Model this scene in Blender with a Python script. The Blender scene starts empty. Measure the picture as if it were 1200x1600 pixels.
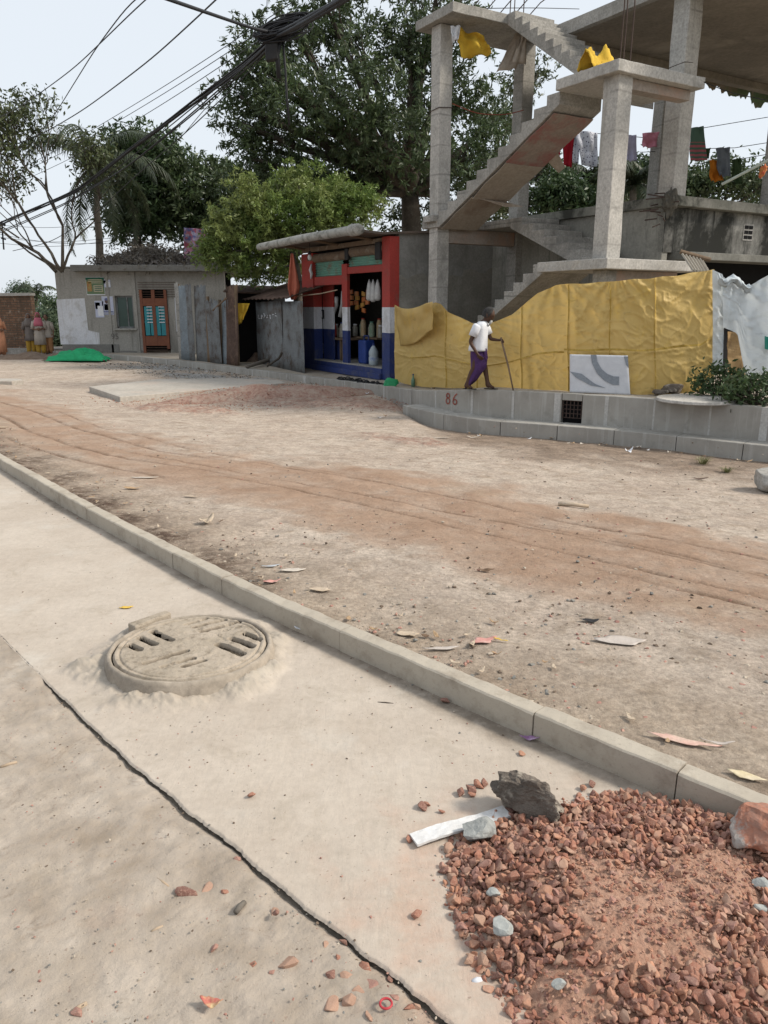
import bpy, bmesh, math, random
import numpy as np
from mathutils import Vector, Matrix, noise as mnoise
R_ = math.radians
rng = np.random.default_rng(7); random.seed(7)
SC = bpy.context.scene; COL = SC.collection

# ---------------------------------------------------------------- camera
CH = 1.6; FPX = 1200.0; PITCH = math.atan((800-478)/FPX)
cam_d = bpy.data.cameras.new('camera'); cam = bpy.data.objects.new('camera', cam_d); COL.objects.link(cam)
cam.location = (0, 0, CH); cam.rotation_euler = (math.pi/2-PITCH, 0, 0)
cam_d.sensor_fit = 'VERTICAL'; cam_d.sensor_height = 24.0; cam_d.lens = 24.0*FPX/1600.0
cam_d.clip_start = .05; cam_d.clip_end = 2000
SC.camera = cam
# ---------------------------------------------------------------- sky, sun, exposure
SUN_EL, SUN_AZ = R_(41), R_(97)      # azimuth clockwise from +Y
w = bpy.data.worlds.new('World'); SC.world = w; w.use_nodes = True
nt = w.node_tree; bg = nt.nodes['Background']
sky = nt.nodes.new('ShaderNodeTexSky'); sky.sky_type = 'NISHITA'; sky.sun_disc = False
sky.sun_elevation = SUN_EL; sky.sun_rotation = SUN_AZ; sky.air_density = 1.0; sky.dust_density = 4.0; sky.ozone_density = 1.0
mx = nt.nodes.new('ShaderNodeMix'); mx.data_type = 'RGBA'; mx.inputs[0].default_value = .82
nt.links.new(sky.outputs[0], mx.inputs[6]); mx.inputs[7].default_value = (7.6, 8.1, 8.6, 1)
nt.links.new(mx.outputs[2], bg.inputs[0]); bg.inputs[1].default_value = .1
sd = bpy.data.lights.new('sun', 'SUN'); sd.energy = 3.4; sd.angle = R_(10); sd.color = (1, .93, .82)
so = bpy.data.objects.new('sun', sd); COL.objects.link(so)
sv = Vector((math.sin(SUN_AZ)*math.cos(SUN_EL), math.cos(SUN_AZ)*math.cos(SUN_EL), math.sin(SUN_EL)))
so.rotation_euler = sv.to_track_quat('Z', 'Y').to_euler(); so.location = (0, 0, 30)
SC.view_settings.view_transform = 'Standard'; SC.view_settings.look = 'None'
SC.view_settings.exposure = 0.3; SC.view_settings.gamma = 1

# ---------------------------------------------------------------- maths helpers
cp, sp = math.cos(PITCH), math.sin(PITCH)
def ray(u, v):
    x = (u-600)/FPX; y = (800-v)/FPX
    return (x, cp+y*sp, -sp+y*cp)
def atz(u, v, z):
    d = ray(u, v); t = (z-CH)/d[2]; return Vector((d[0]*t, d[1]*t, z))
def aty(u, v, Y):
    d = ray(u, v); t = Y/d[1]; return Vector((d[0]*t, Y, CH+d[2]*t))
def sm(a): a = np.clip(a, 0, 1); return a*a*(3-2*a)
def zroad(x, y):
    s = .70*x+.72*y
    return .06-.31*sm((s-2.4)/6.5)
def onroad(u, v):
    z = 0.
    for _ in range(25):
        p = atz(u, v, z); z = .5*z+.5*float(zroad(p.x, p.y))
    return atz(u, v, z)
def atplane(u, v, p0, n):
    d = Vector(ray(u, v)); o = Vector((0, 0, CH)); n = Vector(n)
    return o+d*((Vector(p0)-o).dot(n)/d.dot(n))
def vnoise(x, y, seed=0):
    x = np.asarray(x, float); y = np.asarray(y, float)
    xi = np.floor(x).astype(np.int64); yi = np.floor(y).astype(np.int64); fx = x-xi; fy = y-yi
    fx = fx*fx*(3-2*fx); fy = fy*fy*(3-2*fy)
    def h(i, j):
        n = (i*374761393+j*668265263+seed*974634777) & 0xffffffff
        n = ((n ^ (n >> 13))*1274126177) & 0xffffffff
        return ((n ^ (n >> 16)) & 0xffff)/65535.0
    return (h(xi, yi)*(1-fx)+h(xi+1, yi)*fx)*(1-fy)+(h(xi, yi+1)*(1-fx)+h(xi+1, yi+1)*fx)*fy
def fbm(x, y, seed=0, oct=4):
    a = 0; w_ = .5; t = 0
    for o in range(oct):
        a = a+w_*vnoise(np.asarray(x)*2**o, np.asarray(y)*2**o, seed+o); t += w_; w_ *= .5
    return a/t
LA = R_(31)                                  # the street's buildings all stand square to this axis
Lv = Vector((-math.sin(LA), math.cos(LA), 0)); Rv = Vector((math.cos(LA), math.sin(LA), 0)); Zv = Vector((0, 0, 1))
BS = 1.07; B0 = Vector((3.46*BS, 12.6*BS, 0))
def W(l, r, z): return B0+Lv*l+Rv*r+Zv*z

# ---------------------------------------------------------------- mesh helpers
class MB:
    def __init__(s): s.v = []; s.f = []; s.m = []
    def add(s, vs, fs, m=0):
        o = len(s.v); s.v += [tuple(v) for v in vs]; s.f += [tuple(i+o for i in f) for f in fs]; s.m += [m]*len(fs); return s
    def box(s, o, a, b, c, m=0):
        o, a, b, c = Vector(o), Vector(a), Vector(b), Vector(c)
        if a.cross(b).dot(c) < 0: a, b = b, a
        vs = [o, o+a, o+a+b, o+b, o+c, o+a+c, o+a+b+c, o+b+c]
        return s.add(vs, [(3,2,1,0),(4,5,6,7),(0,1,5,4),(1,2,6,5),(2,3,7,6),(3,0,4,7)], m)
    def bx(s, x0, x1, y0, y1, z0, z1, m=0): return s.box((x0,y0,z0), (x1-x0,0,0), (0,y1-y0,0), (0,0,z1-z0), m)
    def lr(s, l0, l1, r0, r1, z0, z1, m=0): return s.box(W(l0,r0,z0), Lv*(l1-l0), Rv*(r1-r0), Zv*(z1-z0), m)
    def prism(s, pts, vec, m=0):
        pts = [Vector(p) for p in pts]; n = len(pts); vec = Vector(vec)
        nr = Vector((0,0,0))
        for i in range(n): nr += pts[i].cross(pts[(i+1) % n])
        if nr.dot(vec) > 0: a = list(range(n-1, -1, -1)); b = list(range(n, 2*n)); sd_ = [(i, (i+1) % n, (i+1) % n+n, i+n) for i in range(n)]
        else: a = list(range(n)); b = list(range(2*n-1, n-1, -1)); sd_ = [((i+1) % n, i, i+n, (i+1) % n+n) for i in range(n)]
        return s.add(pts+[p+vec for p in pts], [a, b]+sd_, m)
    def tube(s, pts, r, n=8, m=0, cap=True):
        pts = [Vector(p) for p in pts]; k = len(pts)
        rs = r if isinstance(r, (list, tuple)) else [r]*k
        ref = None; vs = []; fs = []
        for i, p in enumerate(pts):
            t = (pts[min(i+1, k-1)]-pts[max(i-1, 0)]).normalized()
            if ref is None: ref = t.orthogonal().normalized()
            else: ref = (ref-t*ref.dot(t)).normalized()
            q = t.cross(ref)
            for j in range(n):
                a = 2*math.pi*j/n; vs.append(p+(ref*math.cos(a)+q*math.sin(a))*rs[i])
        for i in range(k-1):
            for j in range(n): fs.append((i*n+j, i*n+(j+1) % n, (i+1)*n+(j+1) % n, (i+1)*n+j))
        if cap: fs.append(tuple(range(n-1, -1, -1))); fs.append(tuple((k-1)*n+j for j in range(n)))
        return s.add(vs, fs, m)
    def loft(s, rings, m=0, cap=True):
        n = len(rings[0]); vs = [p for r in rings for p in r]; fs = []
        for i in range(len(rings)-1):
            for j in range(n): fs.append((i*n+j, i*n+(j+1) % n, (i+1)*n+(j+1) % n, (i+1)*n+j))
        if cap: fs.append(tuple(range(n-1, -1, -1))); fs.append(tuple((len(rings)-1)*n+j for j in range(n)))
        return s.add(vs, fs, m)
    def grid(s, fn, nu, nv, m=0):
        vs = [fn(i/nu, j/nv) for i in range(nu+1) for j in range(nv+1)]
        fs = [(i*(nv+1)+j, (i+1)*(nv+1)+j, (i+1)*(nv+1)+j+1, i*(nv+1)+j+1) for i in range(nu) for j in range(nv)]
        return s.add(vs, fs, m)
    def ell(s, c, rx, ry=None, rz=None, nu=14, nv=9, m=0, mat=None):
        ry = ry or rx; rz = rz or rx; c = Vector(c); vs = []; fs = []
        for i in range(nv+1):
            t = math.pi*i/nv
            for j in range(nu):
                a = 2*math.pi*j/nu
                d = Vector((rx*math.sin(t)*math.cos(a), ry*math.sin(t)*math.sin(a), rz*math.cos(t)))
                vs.append(c+(mat @ d if mat else d))
        for i in range(nv):
            for j in range(nu): fs.append((i*nu+j, (i+1)*nu+j, (i+1)*nu+(j+1) % nu, i*nu+(j+1) % nu))
        return s.add(vs, fs, m)
    def disc(s, c, r, z0, z1, n=40, m=0, r1=None):
        c = Vector(c); r1 = r1 or r
        return s.loft([[c+Vector((r_*math.cos(2*math.pi*j/n), r_*math.sin(2*math.pi*j/n), z)) for j in range(n)] for r_, z in ((r, z0), (r1, z1))], m)

def tag(o, label=None, cat=None, group=None, kind=None):
    if label: o['label'] = label
    if cat: o['category'] = cat
    if group: o['group'] = group
    if kind: o['kind'] = kind
    return o
def thing(name, label, cat, loc, group=None):
    o = bpy.data.objects.new(name, None); COL.objects.link(o); o.location = loc; o.empty_display_size = .1
    return tag(o, label, cat, group)
def link_mesh(name, me, mats, parent, label, cat, group, kind, smooth, bevel, thick):
    o = bpy.data.objects.new(name, me); COL.objects.link(o)
    for m in (mats if isinstance(mats, (list, tuple)) else [mats]): me.materials.append(m)
    if parent: o.parent = parent
    if smooth: me.polygons.foreach_set('use_smooth', [True]*len(me.polygons))
    if thick:
        k = o.modifiers.new('thickness', 'SOLIDIFY'); k.thickness = thick; k.offset = 0
    if bevel:
        k = o.modifiers.new('bevel', 'BEVEL'); k.width = bevel; k.segments = 2; k.limit_method = 'ANGLE'; k.angle_limit = R_(40)
    return tag(o, label, cat, group, kind)
def total_loc(p):
    v = Vector((0, 0, 0))
    while p: v = v+p.location; p = p.parent
    return v
def obj(name, mb, mats, parent=None, label=None, cat=None, group=None, kind=None, smooth=False, bevel=0, thick=0, origin=True):
    v = np.array(mb.v, float)
    loc = Vector((0, 0, 0))
    if parent: off = np.array(total_loc(parent))
    elif origin:
        off = np.array([(v[:,0].min()+v[:,0].max())/2, (v[:,1].min()+v[:,1].max())/2, v[:,2].min()]); loc = Vector(off)
    else: off = np.zeros(3)
    me = bpy.data.meshes.new(name); me.from_pydata((v-off).tolist(), [], mb.f)
    if any(mb.m): me.polygons.foreach_set('material_index', mb.m)
    me.update()
    o = link_mesh(name, me, mats, parent, label, cat, group, kind, smooth, bevel, thick)
    if not parent: o.location = loc
    return o
def grid_obj(name, P, mats, kind=None, attrs=None, parent=None, label=None, cat=None, smooth=True, hole=None):
    nu, nv = P.shape[:2]; me = bpy.data.meshes.new(name)
    me.vertices.add(nu*nv); me.vertices.foreach_set('co', P.reshape(-1).astype(np.float32))
    i = np.arange(nu*nv).reshape(nu, nv); q = np.stack([i[:-1,:-1], i[1:,:-1], i[1:,1:], i[:-1,1:]], -1).reshape(-1, 4)
    if hole is not None: h = hole.reshape(-1); q = q[~h[q].any(1)]
    n = len(q); me.loops.add(n*4); me.loops.foreach_set('vertex_index', q.reshape(-1).astype(np.int32))
    me.polygons.add(n); me.polygons.foreach_set('loop_start', np.arange(0, n*4, 4, dtype=np.int32)); me.polygons.foreach_set('loop_total', np.full(n, 4, np.int32))
    me.update(calc_edges=True); me.validate()
    for k, a in (attrs or {}).items():
        at = me.attributes.new(k, 'FLOAT', 'POINT'); at.data.foreach_set('value', np.asarray(a).reshape(-1).astype(np.float32))
    return link_mesh(name, me, mats, parent, label, cat, None, kind, smooth, 0, 0)
def quads_obj(name, V, mats, parent=None, label=None, cat=None, kind=None):
    """V: N x 4 x 3, free quads (leaves)"""
    n = len(V); me = bpy.data.meshes.new(name)
    if parent: V = V-np.array(total_loc(parent))
    me.vertices.add(n*4); me.vertices.foreach_set('co', V.reshape(-1).astype(np.float32))
    me.loops.add(n*4); me.loops.foreach_set('vertex_index', np.arange(n*4, dtype=np.int32))
    me.polygons.add(n); me.polygons.foreach_set('loop_start', np.arange(0, n*4, 4, dtype=np.int32)); me.polygons.foreach_set('loop_total', np.full(n, 4, np.int32))
    me.update(calc_edges=True)
    return link_mesh(name, me, mats, parent, label, cat, None, kind, False, 0, 0)
def text_mb(txt, size, org, ux, uz, depth=.003, m=0, mb=None):
    c = bpy.data.curves.new('t', 'FONT'); c.body = txt; c.size = size; c.extrude = depth/2
    o = bpy.data.objects.new('t', c); COL.objects.link(o)
    dg = bpy.context.evaluated_depsgraph_get(); me = bpy.data.meshes.new_from_object(o.evaluated_get(dg))
    ux, uz = Vector(ux).normalized(), Vector(uz).normalized(); n = ux.cross(uz); org = Vector(org)
    mb = mb or MB(); mb.add([org+ux*v.co.x+uz*v.co.y+n*v.co.z for v in me.vertices], [tuple(p.vertices) for p in me.polygons], m)
    bpy.data.objects.remove(o); bpy.data.curves.remove(c); bpy.data.meshes.remove(me)
    return mb

# ---------------------------------------------------------------- materials
class NT:
    def __init__(s, name):
        s.mat = bpy.data.materials.new(name); s.mat.use_nodes = True; s.t = s.mat.node_tree
        s.b = s.t.nodes['Principled BSDF']; s.out = s.t.nodes['Material Output']
        s.co = s.n('ShaderNodeTexCoord').outputs['Object']
    def n(s, k): return s.t.nodes.new(k)
    def l(s, a, b): s.t.links.new(a, b)
    def mapped(s, sc):
        m = s.n('ShaderNodeMapping'); s.l(s.co, m.inputs[0]); m.inputs['Scale'].default_value = sc; return m.outputs[0]
    def noise(s, scale, detail=6, rough=.6, vec=None, dist=0):
        m = s.n('ShaderNodeTexNoise'); s.l(vec or s.co, m.inputs['Vector']); m.inputs['Scale'].default_value = scale
        m.inputs['Detail'].default_value = detail; m.inputs['Roughness'].default_value = rough; m.inputs['Distortion'].default_value = dist
        return m.outputs[0]
    def vor(s, scale, vec=None, out=0, feature='F1'):
        m = s.n('ShaderNodeTexVoronoi'); m.feature = feature; s.l(vec or s.co, m.inputs['Vector']); m.inputs['Scale'].default_value = scale; return m.outputs[out]
    def rng(s, x, a, b, c=0., d=1.):
        m = s.n('ShaderNodeMapRange'); s.l(x, m.inputs[0])
        for i, q in enumerate((a, b, c, d)): m.inputs[i+1].default_value = q
        return m.outputs[0]
    def mix(s, f, a, b, mode='MIX'):
        m = s.n('ShaderNodeMix'); m.data_type = 'RGBA'; m.blend_type = mode; m.clamp_factor = True
        for i, q in ((0, f), (6, a), (7, b)):
            if isinstance(q, (int, float)): m.inputs[i].default_value = q
            elif isinstance(q, (tuple, list)): m.inputs[i].default_value = tuple(q)+(1,)
            else: s.l(q, m.inputs[i])
        return m.outputs[2]
    def math(s, op, a, b=0.):
        m = s.n('ShaderNodeMath'); m.operation = op
        for i, q in ((0, a), (1, b)):
            if isinstance(q, (int, float)): m.inputs[i].default_value = q
            else: s.l(q, m.inputs[i])
        return m.outputs[0]
    def attr(s, k):
        m = s.n('ShaderNodeAttribute'); m.attribute_name = k; return m.outputs['Fac']
    def bump(s, h, strength=.4, dist=.01, prev=None):
        m = s.n('ShaderNodeBump'); s.l(h, m.inputs['Height']); m.inputs['Strength'].default_value = strength; m.inputs['Distance'].default_value = dist
        if prev: s.l(prev, m.inputs['Normal'])
        return m.outputs[0]
    def fin(s, col, rough=.85, nrm=None, metal=0, spec=.3):
        if isinstance(col, (tuple, list)): s.b.inputs['Base Color'].default_value = tuple(col)+(1,)
        else: s.l(col, s.b.inputs['Base Color'])
        if isinstance(rough, (int, float)): s.b.inputs['Roughness'].default_value = rough
        else: s.l(rough, s.b.inputs['Roughness'])
        s.b.inputs['Metallic'].default_value = metal; s.b.inputs['Specular IOR Level'].default_value = spec
        if nrm: s.l(nrm, s.b.inputs['Normal'])
        return s.mat
def M(name, c1, c2=None, scale=3., rough=.85, bump=.3, bscale=60., bdist=.005, stain=None, sscale=1.5, samt=(.52, .68), streak=None, fine=.18, metal=0, spec=.25, boards=0):
    t = NT(name); c2 = c2 or tuple(x*.75 for x in c1)
    c = t.mix(t.rng(t.noise(scale, 8, .65), .32, .68), c1, c2)
    c = t.mix(fine, c, t.mix(t.rng(t.noise(bscale*.6, 4, .7), .3, .7), (.0, .0, .0), (1, 1, 1)), 'OVERLAY') if fine else c
    if stain: c = t.mix(t.rng(t.noise(sscale, 8, .7, dist=.4), samt[0], samt[1]), c, stain)
    if streak:
        v = t.mapped((5, 5, .35)); c = t.mix(t.rng(t.noise(streak[1], 6, .65, vec=v), streak[2], streak[3]), c, streak[0])
    n = t.bump(t.noise(bscale, 6, .65), bump, bdist) if bump else None
    if boards:
        wv = t.n('ShaderNodeTexWave'); wv.bands_direction = 'Z'; wv.inputs['Scale'].default_value = boards; wv.inputs['Distortion'].default_value = .4; wv.inputs['Detail Scale'].default_value = 3; t.l(t.co, wv.inputs[0])
        ln = t.rng(wv.outputs[1], .985, .998); c = t.mix(t.math('MULTIPLY', ln, t.rng(t.noise(2.5), .35, .6, 0, .55)), c, tuple(x*.5 for x in c2)); n = t.bump(ln, -.4, .006, n)
    return t.fin(c, rough, n, metal, spec)
def leafmat(name, c1, c2, c3, trans=.25):
    t = NT(name); g = t.n('ShaderNodeNewGeometry')
    c = t.mix(t.rng(g.outputs['Random Per Island'], 0, 1), c1, c2)
    c = t.mix(t.rng(t.noise(.9, 3, .5), .42, .62), c, c3)
    t.fin(c, .45, None, 0, .4)
    tr = t.n('ShaderNodeBsdfTranslucent'); t.l(c, tr.inputs[0]); ms = t.n('ShaderNodeMixShader'); ms.inputs[0].default_value = trans
    t.l(t.b.outputs[0], ms.inputs[1]); t.l(tr.outputs[0], ms.inputs[2]); t.l(ms.outputs[0], t.out.inputs[0])
    return t.mat

m_conc = M('concrete', (.37,.35,.32), (.25,.24,.22), 1.8, .9, .5, 45, .009, stain=(.18,.17,.155), sscale=1.5, samt=(.5,.72), streak=((.20,.19,.17), 1.4, .55, .75), fine=.3, boards=.62)
m_conc_l = M('concrete_light', (.47,.445,.41), (.35,.335,.31), 1.5, .9, .5, 40, .009, stain=(.25,.24,.22), sscale=1.8, samt=(.53,.7), streak=((.28,.265,.24), 1.3, .56, .76), fine=.3, boards=.55)
m_conc_b = M('concrete_formwork', (.35,.30,.26), (.26,.22,.19), 1.6, .9, .35, 30, .006, stain=(.40,.26,.20), sscale=1.2, samt=(.5,.66))
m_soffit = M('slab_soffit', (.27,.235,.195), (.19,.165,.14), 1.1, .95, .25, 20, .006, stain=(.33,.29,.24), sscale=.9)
m_plaster = M('grey_plaster', (.29,.285,.265), (.225,.22,.205), 1.2, .92, .25, 40, .004, stain=(.18,.175,.16), sscale=.8, samt=(.5,.62), streak=((.15,.15,.135), 1.6, .58, .8))
m_plaster2 = M('rough_plaster_patch', (.25,.235,.205), (.19,.18,.155), 1.8, .95, .4, 35, .006, stain=(.31,.30,.27), sscale=1.1)
m_house = M('house_plaster', (.33,.315,.285), (.25,.24,.22), .9, .92, .25, 30, .004, stain=(.20,.19,.17), sscale=.9, samt=(.55,.7), streak=((.17,.16,.14), 1.5, .55, .75))
m_house_dark = M('damp_plaster', (.20,.195,.18), (.15,.145,.135), 2.0, .95, .3, 30, .004)
m_mould = M('mouldy_wall', (.34,.33,.30), (.25,.24,.22), 1.3, .95, .3, 30, .005, stain=(.03,.03,.026), sscale=.5, samt=(.36,.52), streak=((.03,.03,.027), 1.3, .5, .68))
m_mould_l = M('stained_wall', (.30,.29,.255), (.22,.21,.185), 1.3, .95, .3, 30, .005, stain=(.10,.10,.085), sscale=.8, samt=(.54,.7), streak=((.09,.09,.08), 1.4, .56, .74))
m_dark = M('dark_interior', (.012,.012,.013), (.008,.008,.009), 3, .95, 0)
m_white = M('white_paint', (.66,.67,.70), (.58,.59,.62), 1.5, .7, .15, 40, .003, stain=(.45,.45,.46), sscale=1.2, samt=(.6,.8))
m_red = M('red_paint', (.36,.045,.035), (.29,.04,.032), 1.2, .6, .15, 50, .003, stain=(.20,.075,.06), sscale=2.4, samt=(.52,.75), streak=((.16,.06,.05), 1.8, .58, .76))
m_wpaint = M('wall_white_paint', (.62,.63,.66), (.52,.53,.56), 1.4, .65, .15, 50, .003, stain=(.36,.34,.32), sscale=2.6, samt=(.5,.74), streak=((.34,.31,.28), 1.8, .56, .76))
m_blue = M('blue_paint', (.028,.045,.155), (.02,.034,.12), 1.2, .55, .15, 50, .003, stain=(.09,.09,.12), sscale=2.6, samt=(.5,.76), streak=((.10,.095,.11), 1.8, .58, .78))
m_shut = M('shutter_green', (.16,.34,.27), (.12,.26,.21), 3, .6, .1, 60, .002, stain=(.2,.16,.12), sscale=4)
m_shutbox = M('shutter_box_rust', (.20,.145,.10), (.13,.09,.065), 3, .8, .2, 40, .003, stain=(.28,.24,.19), sscale=3)
m_metal = M('grey_metal', (.3,.31,.31), (.22,.225,.23), 5, .5, .1, 60, .002, metal=.4)
m_tin = M('weathered_tin', (.20,.21,.215), (.135,.142,.145), 2.2, .65, .2, 40, .003, stain=(.085,.06,.045), sscale=2.2, samt=(.48,.66), metal=.2)
m_tin_l = M('pale_blue_tin', (.23,.265,.29), (.16,.185,.205), 2.2, .6, .2, 40, .003, stain=(.12,.09,.07), sscale=2.6, samt=(.56,.7), metal=.2)
m_rust = M('rusty_tin', (.115,.075,.058), (.07,.045,.036), 3, .8, .3, 30, .004, stain=(.17,.11,.08), sscale=2)
m_pipe = M('old_pipe', (.42,.41,.38), (.30,.29,.26), 4, .7, .3, 50, .003, stain=(.17,.165,.145), sscale=5, samt=(.48,.62))
m_wood = M('weathered_wood', (.21,.15,.10), (.13,.09,.06), 4, .85, .4, 40, .004)
m_woodl = M('pale_plywood', (.46,.31,.16), (.35,.22,.10), 3, .8, .2, 40, .003, stain=(.24,.15,.08), sscale=3)
m_stick = M('stick_wood', (.42,.33,.24), (.3,.22,.15), 20, .85, .3, 80, .003)
m_steel = M('rebar_rust', (.075,.05,.042), (.05,.035,.03), 10, .85, .3, 90, .002)
m_cable = M('black_cable', (.016,.017,.02), (.022,.022,.025), 4, .6, 0)
m_black = M('black_plastic', (.018,.018,.02), (.028,.027,.027), 6, .6, .1, 60, .002)
m_bark = M('bark', (.085,.07,.055), (.05,.042,.034), 5, .95, .6, 25, .02, stain=(.13,.12,.10), sscale=3)
m_barkl = M('grey_bark', (.17,.15,.125), (.11,.095,.08), 5, .95, .5, 25, .02)
m_stone = M('dark_stone', (.18,.15,.125), (.075,.063,.053), 14, .9, .9, 45, .016, stain=(.34,.30,.25), sscale=9, samt=(.5,.6))
m_stoneg = M('grey_stone', (.33,.335,.32), (.23,.235,.225), 14, .9, .7, 60, .008, stain=(.14,.14,.135), sscale=10)
m_brick = [M('brick_chip_'+n, a, b, 25, .9, .5, 120, .004, stain=(.42,.28,.21), sscale=14, samt=(.48,.7)) for n, a, b in
           (('red', (.34,.16,.11), (.26,.115,.078)), ('orange', (.41,.215,.14), (.32,.16,.105)), ('dark', (.23,.115,.09), (.165,.082,.064)), ('pale', (.43,.27,.195), (.34,.21,.15)), ('pink', (.36,.20,.16), (.29,.155,.125)))]
m_grit = M('grey_chip', (.36,.37,.35), (.26,.27,.26), 20, .9, .5, 100, .004)
m_skin = M('dark_skin', (.085,.045,.03), (.065,.034,.023), 8, .5, .1, 60, .002, fine=.05)
m_skin2 = M('brown_skin', (.20,.115,.075), (.16,.09,.06), 8, .5, .1, 60, .002, fine=.05)
m_hair = M('grey_black_hair', (.018,.017,.017), (.055,.053,.051), 30, .9, .6, 90, .006)
m_hairb = M('black_hair', (.012,.011,.011), (.02,.018,.018), 30, .8, .5, 90, .006)
m_beard = M('white_beard', (.5,.49,.47), (.3,.3,.29), 30, .95, .7, 120, .006)
def cloth(name, c, c2=None, bump=.3): return M(name, c, c2 or tuple(x*.8 for x in c), 6, .9, bump, 14, .02, fine=.06)
# ================================================================ GROUND
def resample(pts, n):
    p = np.array([tuple(q)[:3] for q in pts], float); d = np.r_[0, np.cumsum(np.linalg.norm(np.diff(p, axis=0), axis=1))]
    # smooth (Catmull-like) by dense linear resample followed by box smoothing
    t = np.linspace(0, d[-1], n); q = np.stack([np.interp(t, d, p[:, k]) for k in range(p.shape[1])], 1)
    k = max(1, n//60)
    for _ in range(3):
        qq = np.pad(q, ((k, k), (0, 0)), mode='reflect', reflect_type='odd'); ker = np.ones(2*k+1)/(2*k+1)
        q = np.stack([np.convolve(qq[:, c], ker, 'valid') for c in range(q.shape[1])], 1)
    return q
KH = .105
kpx = [(0,717),(135,793),(270,863),(351,906),(431,946),(535,984),(834,1116),(1060,1210),(1200,1264)]
kp = [atz(u, v, KH) for u, v in kpx]
kp = [kp[0]+Vector((-7.5, 10.5, 0)), kp[0]+Vector((-3.4, 4.4, 0)), kp[0]+Vector((-1.2, 1.48, 0))]+kp+[kp[-1]+Vector((.9, -.82, 0)), kp[-1]+Vector((2.2, -2.0, 0))]
KI = resample(kp, 1600)                                  # inner top edge of the near kerb
tn = np.gradient(KI, axis=0); tn /= np.linalg.norm(tn, axis=1)[:, None]
nrm = np.stack([-tn[:, 1], tn[:, 0]], 1); nrm *= np.sign(nrm[:, 1])[:, None]
KO = KI.copy(); KO[:, :2] += nrm*.085
def yk(x): return np.interp(x, KI[:, 0], KI[:, 1])
# far drain wall and kerb: (x, y, top z), right to left
ft_px = [(1200,637,.26),(1100,629,.26),(1000,621.5,.26),(875,614,.26),(739,607.5,.26),(690,612,.17),(650,610.5,.11),(624,606.5,-.02),(560,598,-.07),(510,592,-.08),(400,578,-.08),(300,566,-.08),(215,557,-.08)]
fp = [atz(*q) for q in ft_px]
fp = [fp[0]+Vector((3.6, -3.0, 0)), fp[0]+Vector((1.6, -1.3, 0))]+fp+[fp[-1]+Vector((-3, 2.5, 0)), fp[-1]+Vector((-7, 5.0, 0))]
FT = resample(fp, 1200)
def yf(x): return np.interp(x, FT[::-1, 0], FT[::-1, 1])

# --- base sheet to the horizon
m_earth = M('far_earth', (.21,.165,.115), (.13,.12,.07), .35, .95, .4, 6, .02, stain=(.07,.09,.035), sscale=.12)
b = MB(); b.add([(-600,-600,-.8),(600,-600,-.8),(600,600,-.8),(-600,600,-.8)], [(0,1,2,3)]); obj('ground', b, m_earth, kind='structure', origin=False)

# --- dirt road
def zsurf(x, y):
    a = np.array([x], float); c = np.array([y], float); d = np.hypot(x-KO[::20, 0], y-KO[::20, 1]).min(); n1 = fbm(a*.9, c*.9, 3, 5)-.5; n2 = fbm(a*3.1, c*3.1, 9, 5)-.5
    z = zroad(a, c)-.18*sm(1-(np.abs(c-yf(a))*.78-.35)/1.5)*sm((a+.3)/1.2)+n1*.05+n2*.022+.008*sm(1-(d-.05-n1*.4)/.85)
    return float(z[0])
th = np.linspace(R_(-52), R_(52), 900); rr = 2.05*np.exp(np.linspace(0, math.log(52/2.05), 760))
TH, RR = np.meshgrid(th, rr); X = RR*np.sin(TH); Y = RR*np.cos(TH)
A_ = .72*X-.70*Y; S_ = .70*X+.72*Y
def as_(pts):
    q = np.array([[.72*p.x-.70*p.y, .70*p.x+.72*p.y] for p in (onroad(*t) for t in pts)]); return q[np.argsort(q[:, 0])]
eT = as_([(-60,600),(40,618),(150,668),(300,700),(450,716),(600,738),(800,775),(1000,812),(1200,852)])
eB = as_([(-60,650),(60,706),(250,765),(400,797),(550,832),(700,872),(850,908),(1000,950),(1200,1004)])
nz1 = fbm(X*.9, Y*.9, 3, 5)-.5; nz2 = fbm(X*3.1, Y*3.1, 9, 5)-.5; nz3 = fbm(X*14, Y*14, 21, 3)-.5
sT = np.interp(A_, eT[:, 0], eT[:, 1])+nz1*1.0+nz2*.9; sB = np.interp(A_, eB[:, 0], eB[:, 1])+nz1*.9+nz2*.8+nz3*.2
wd = .24+.055*np.clip(RR, 0, 25)
red = sm((S_-sB)/wd+.5)*sm((sT-S_)/(wd*1.3)+.5)
red = red*np.clip(.84+nz2*1.1+nz3*.4, 0, .93)
# softer brown haze of trodden earth outside the track, on the kerb side
dk = np.hypot(X[..., None]*0+X[..., None]-KO[::40, 0], Y[..., None]-KO[::40, 1]).min(-1)
kerbside = sm(1-(dk-.05-nz1*.4)/.85)
trash = np.maximum(sm(1-(dk-.02-nz2*.6)/.55)*sm((-.2-X-nz1*1.5)/1.0), .35*sm(1-(dk-.0-nz2*.7)/.3))
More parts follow.
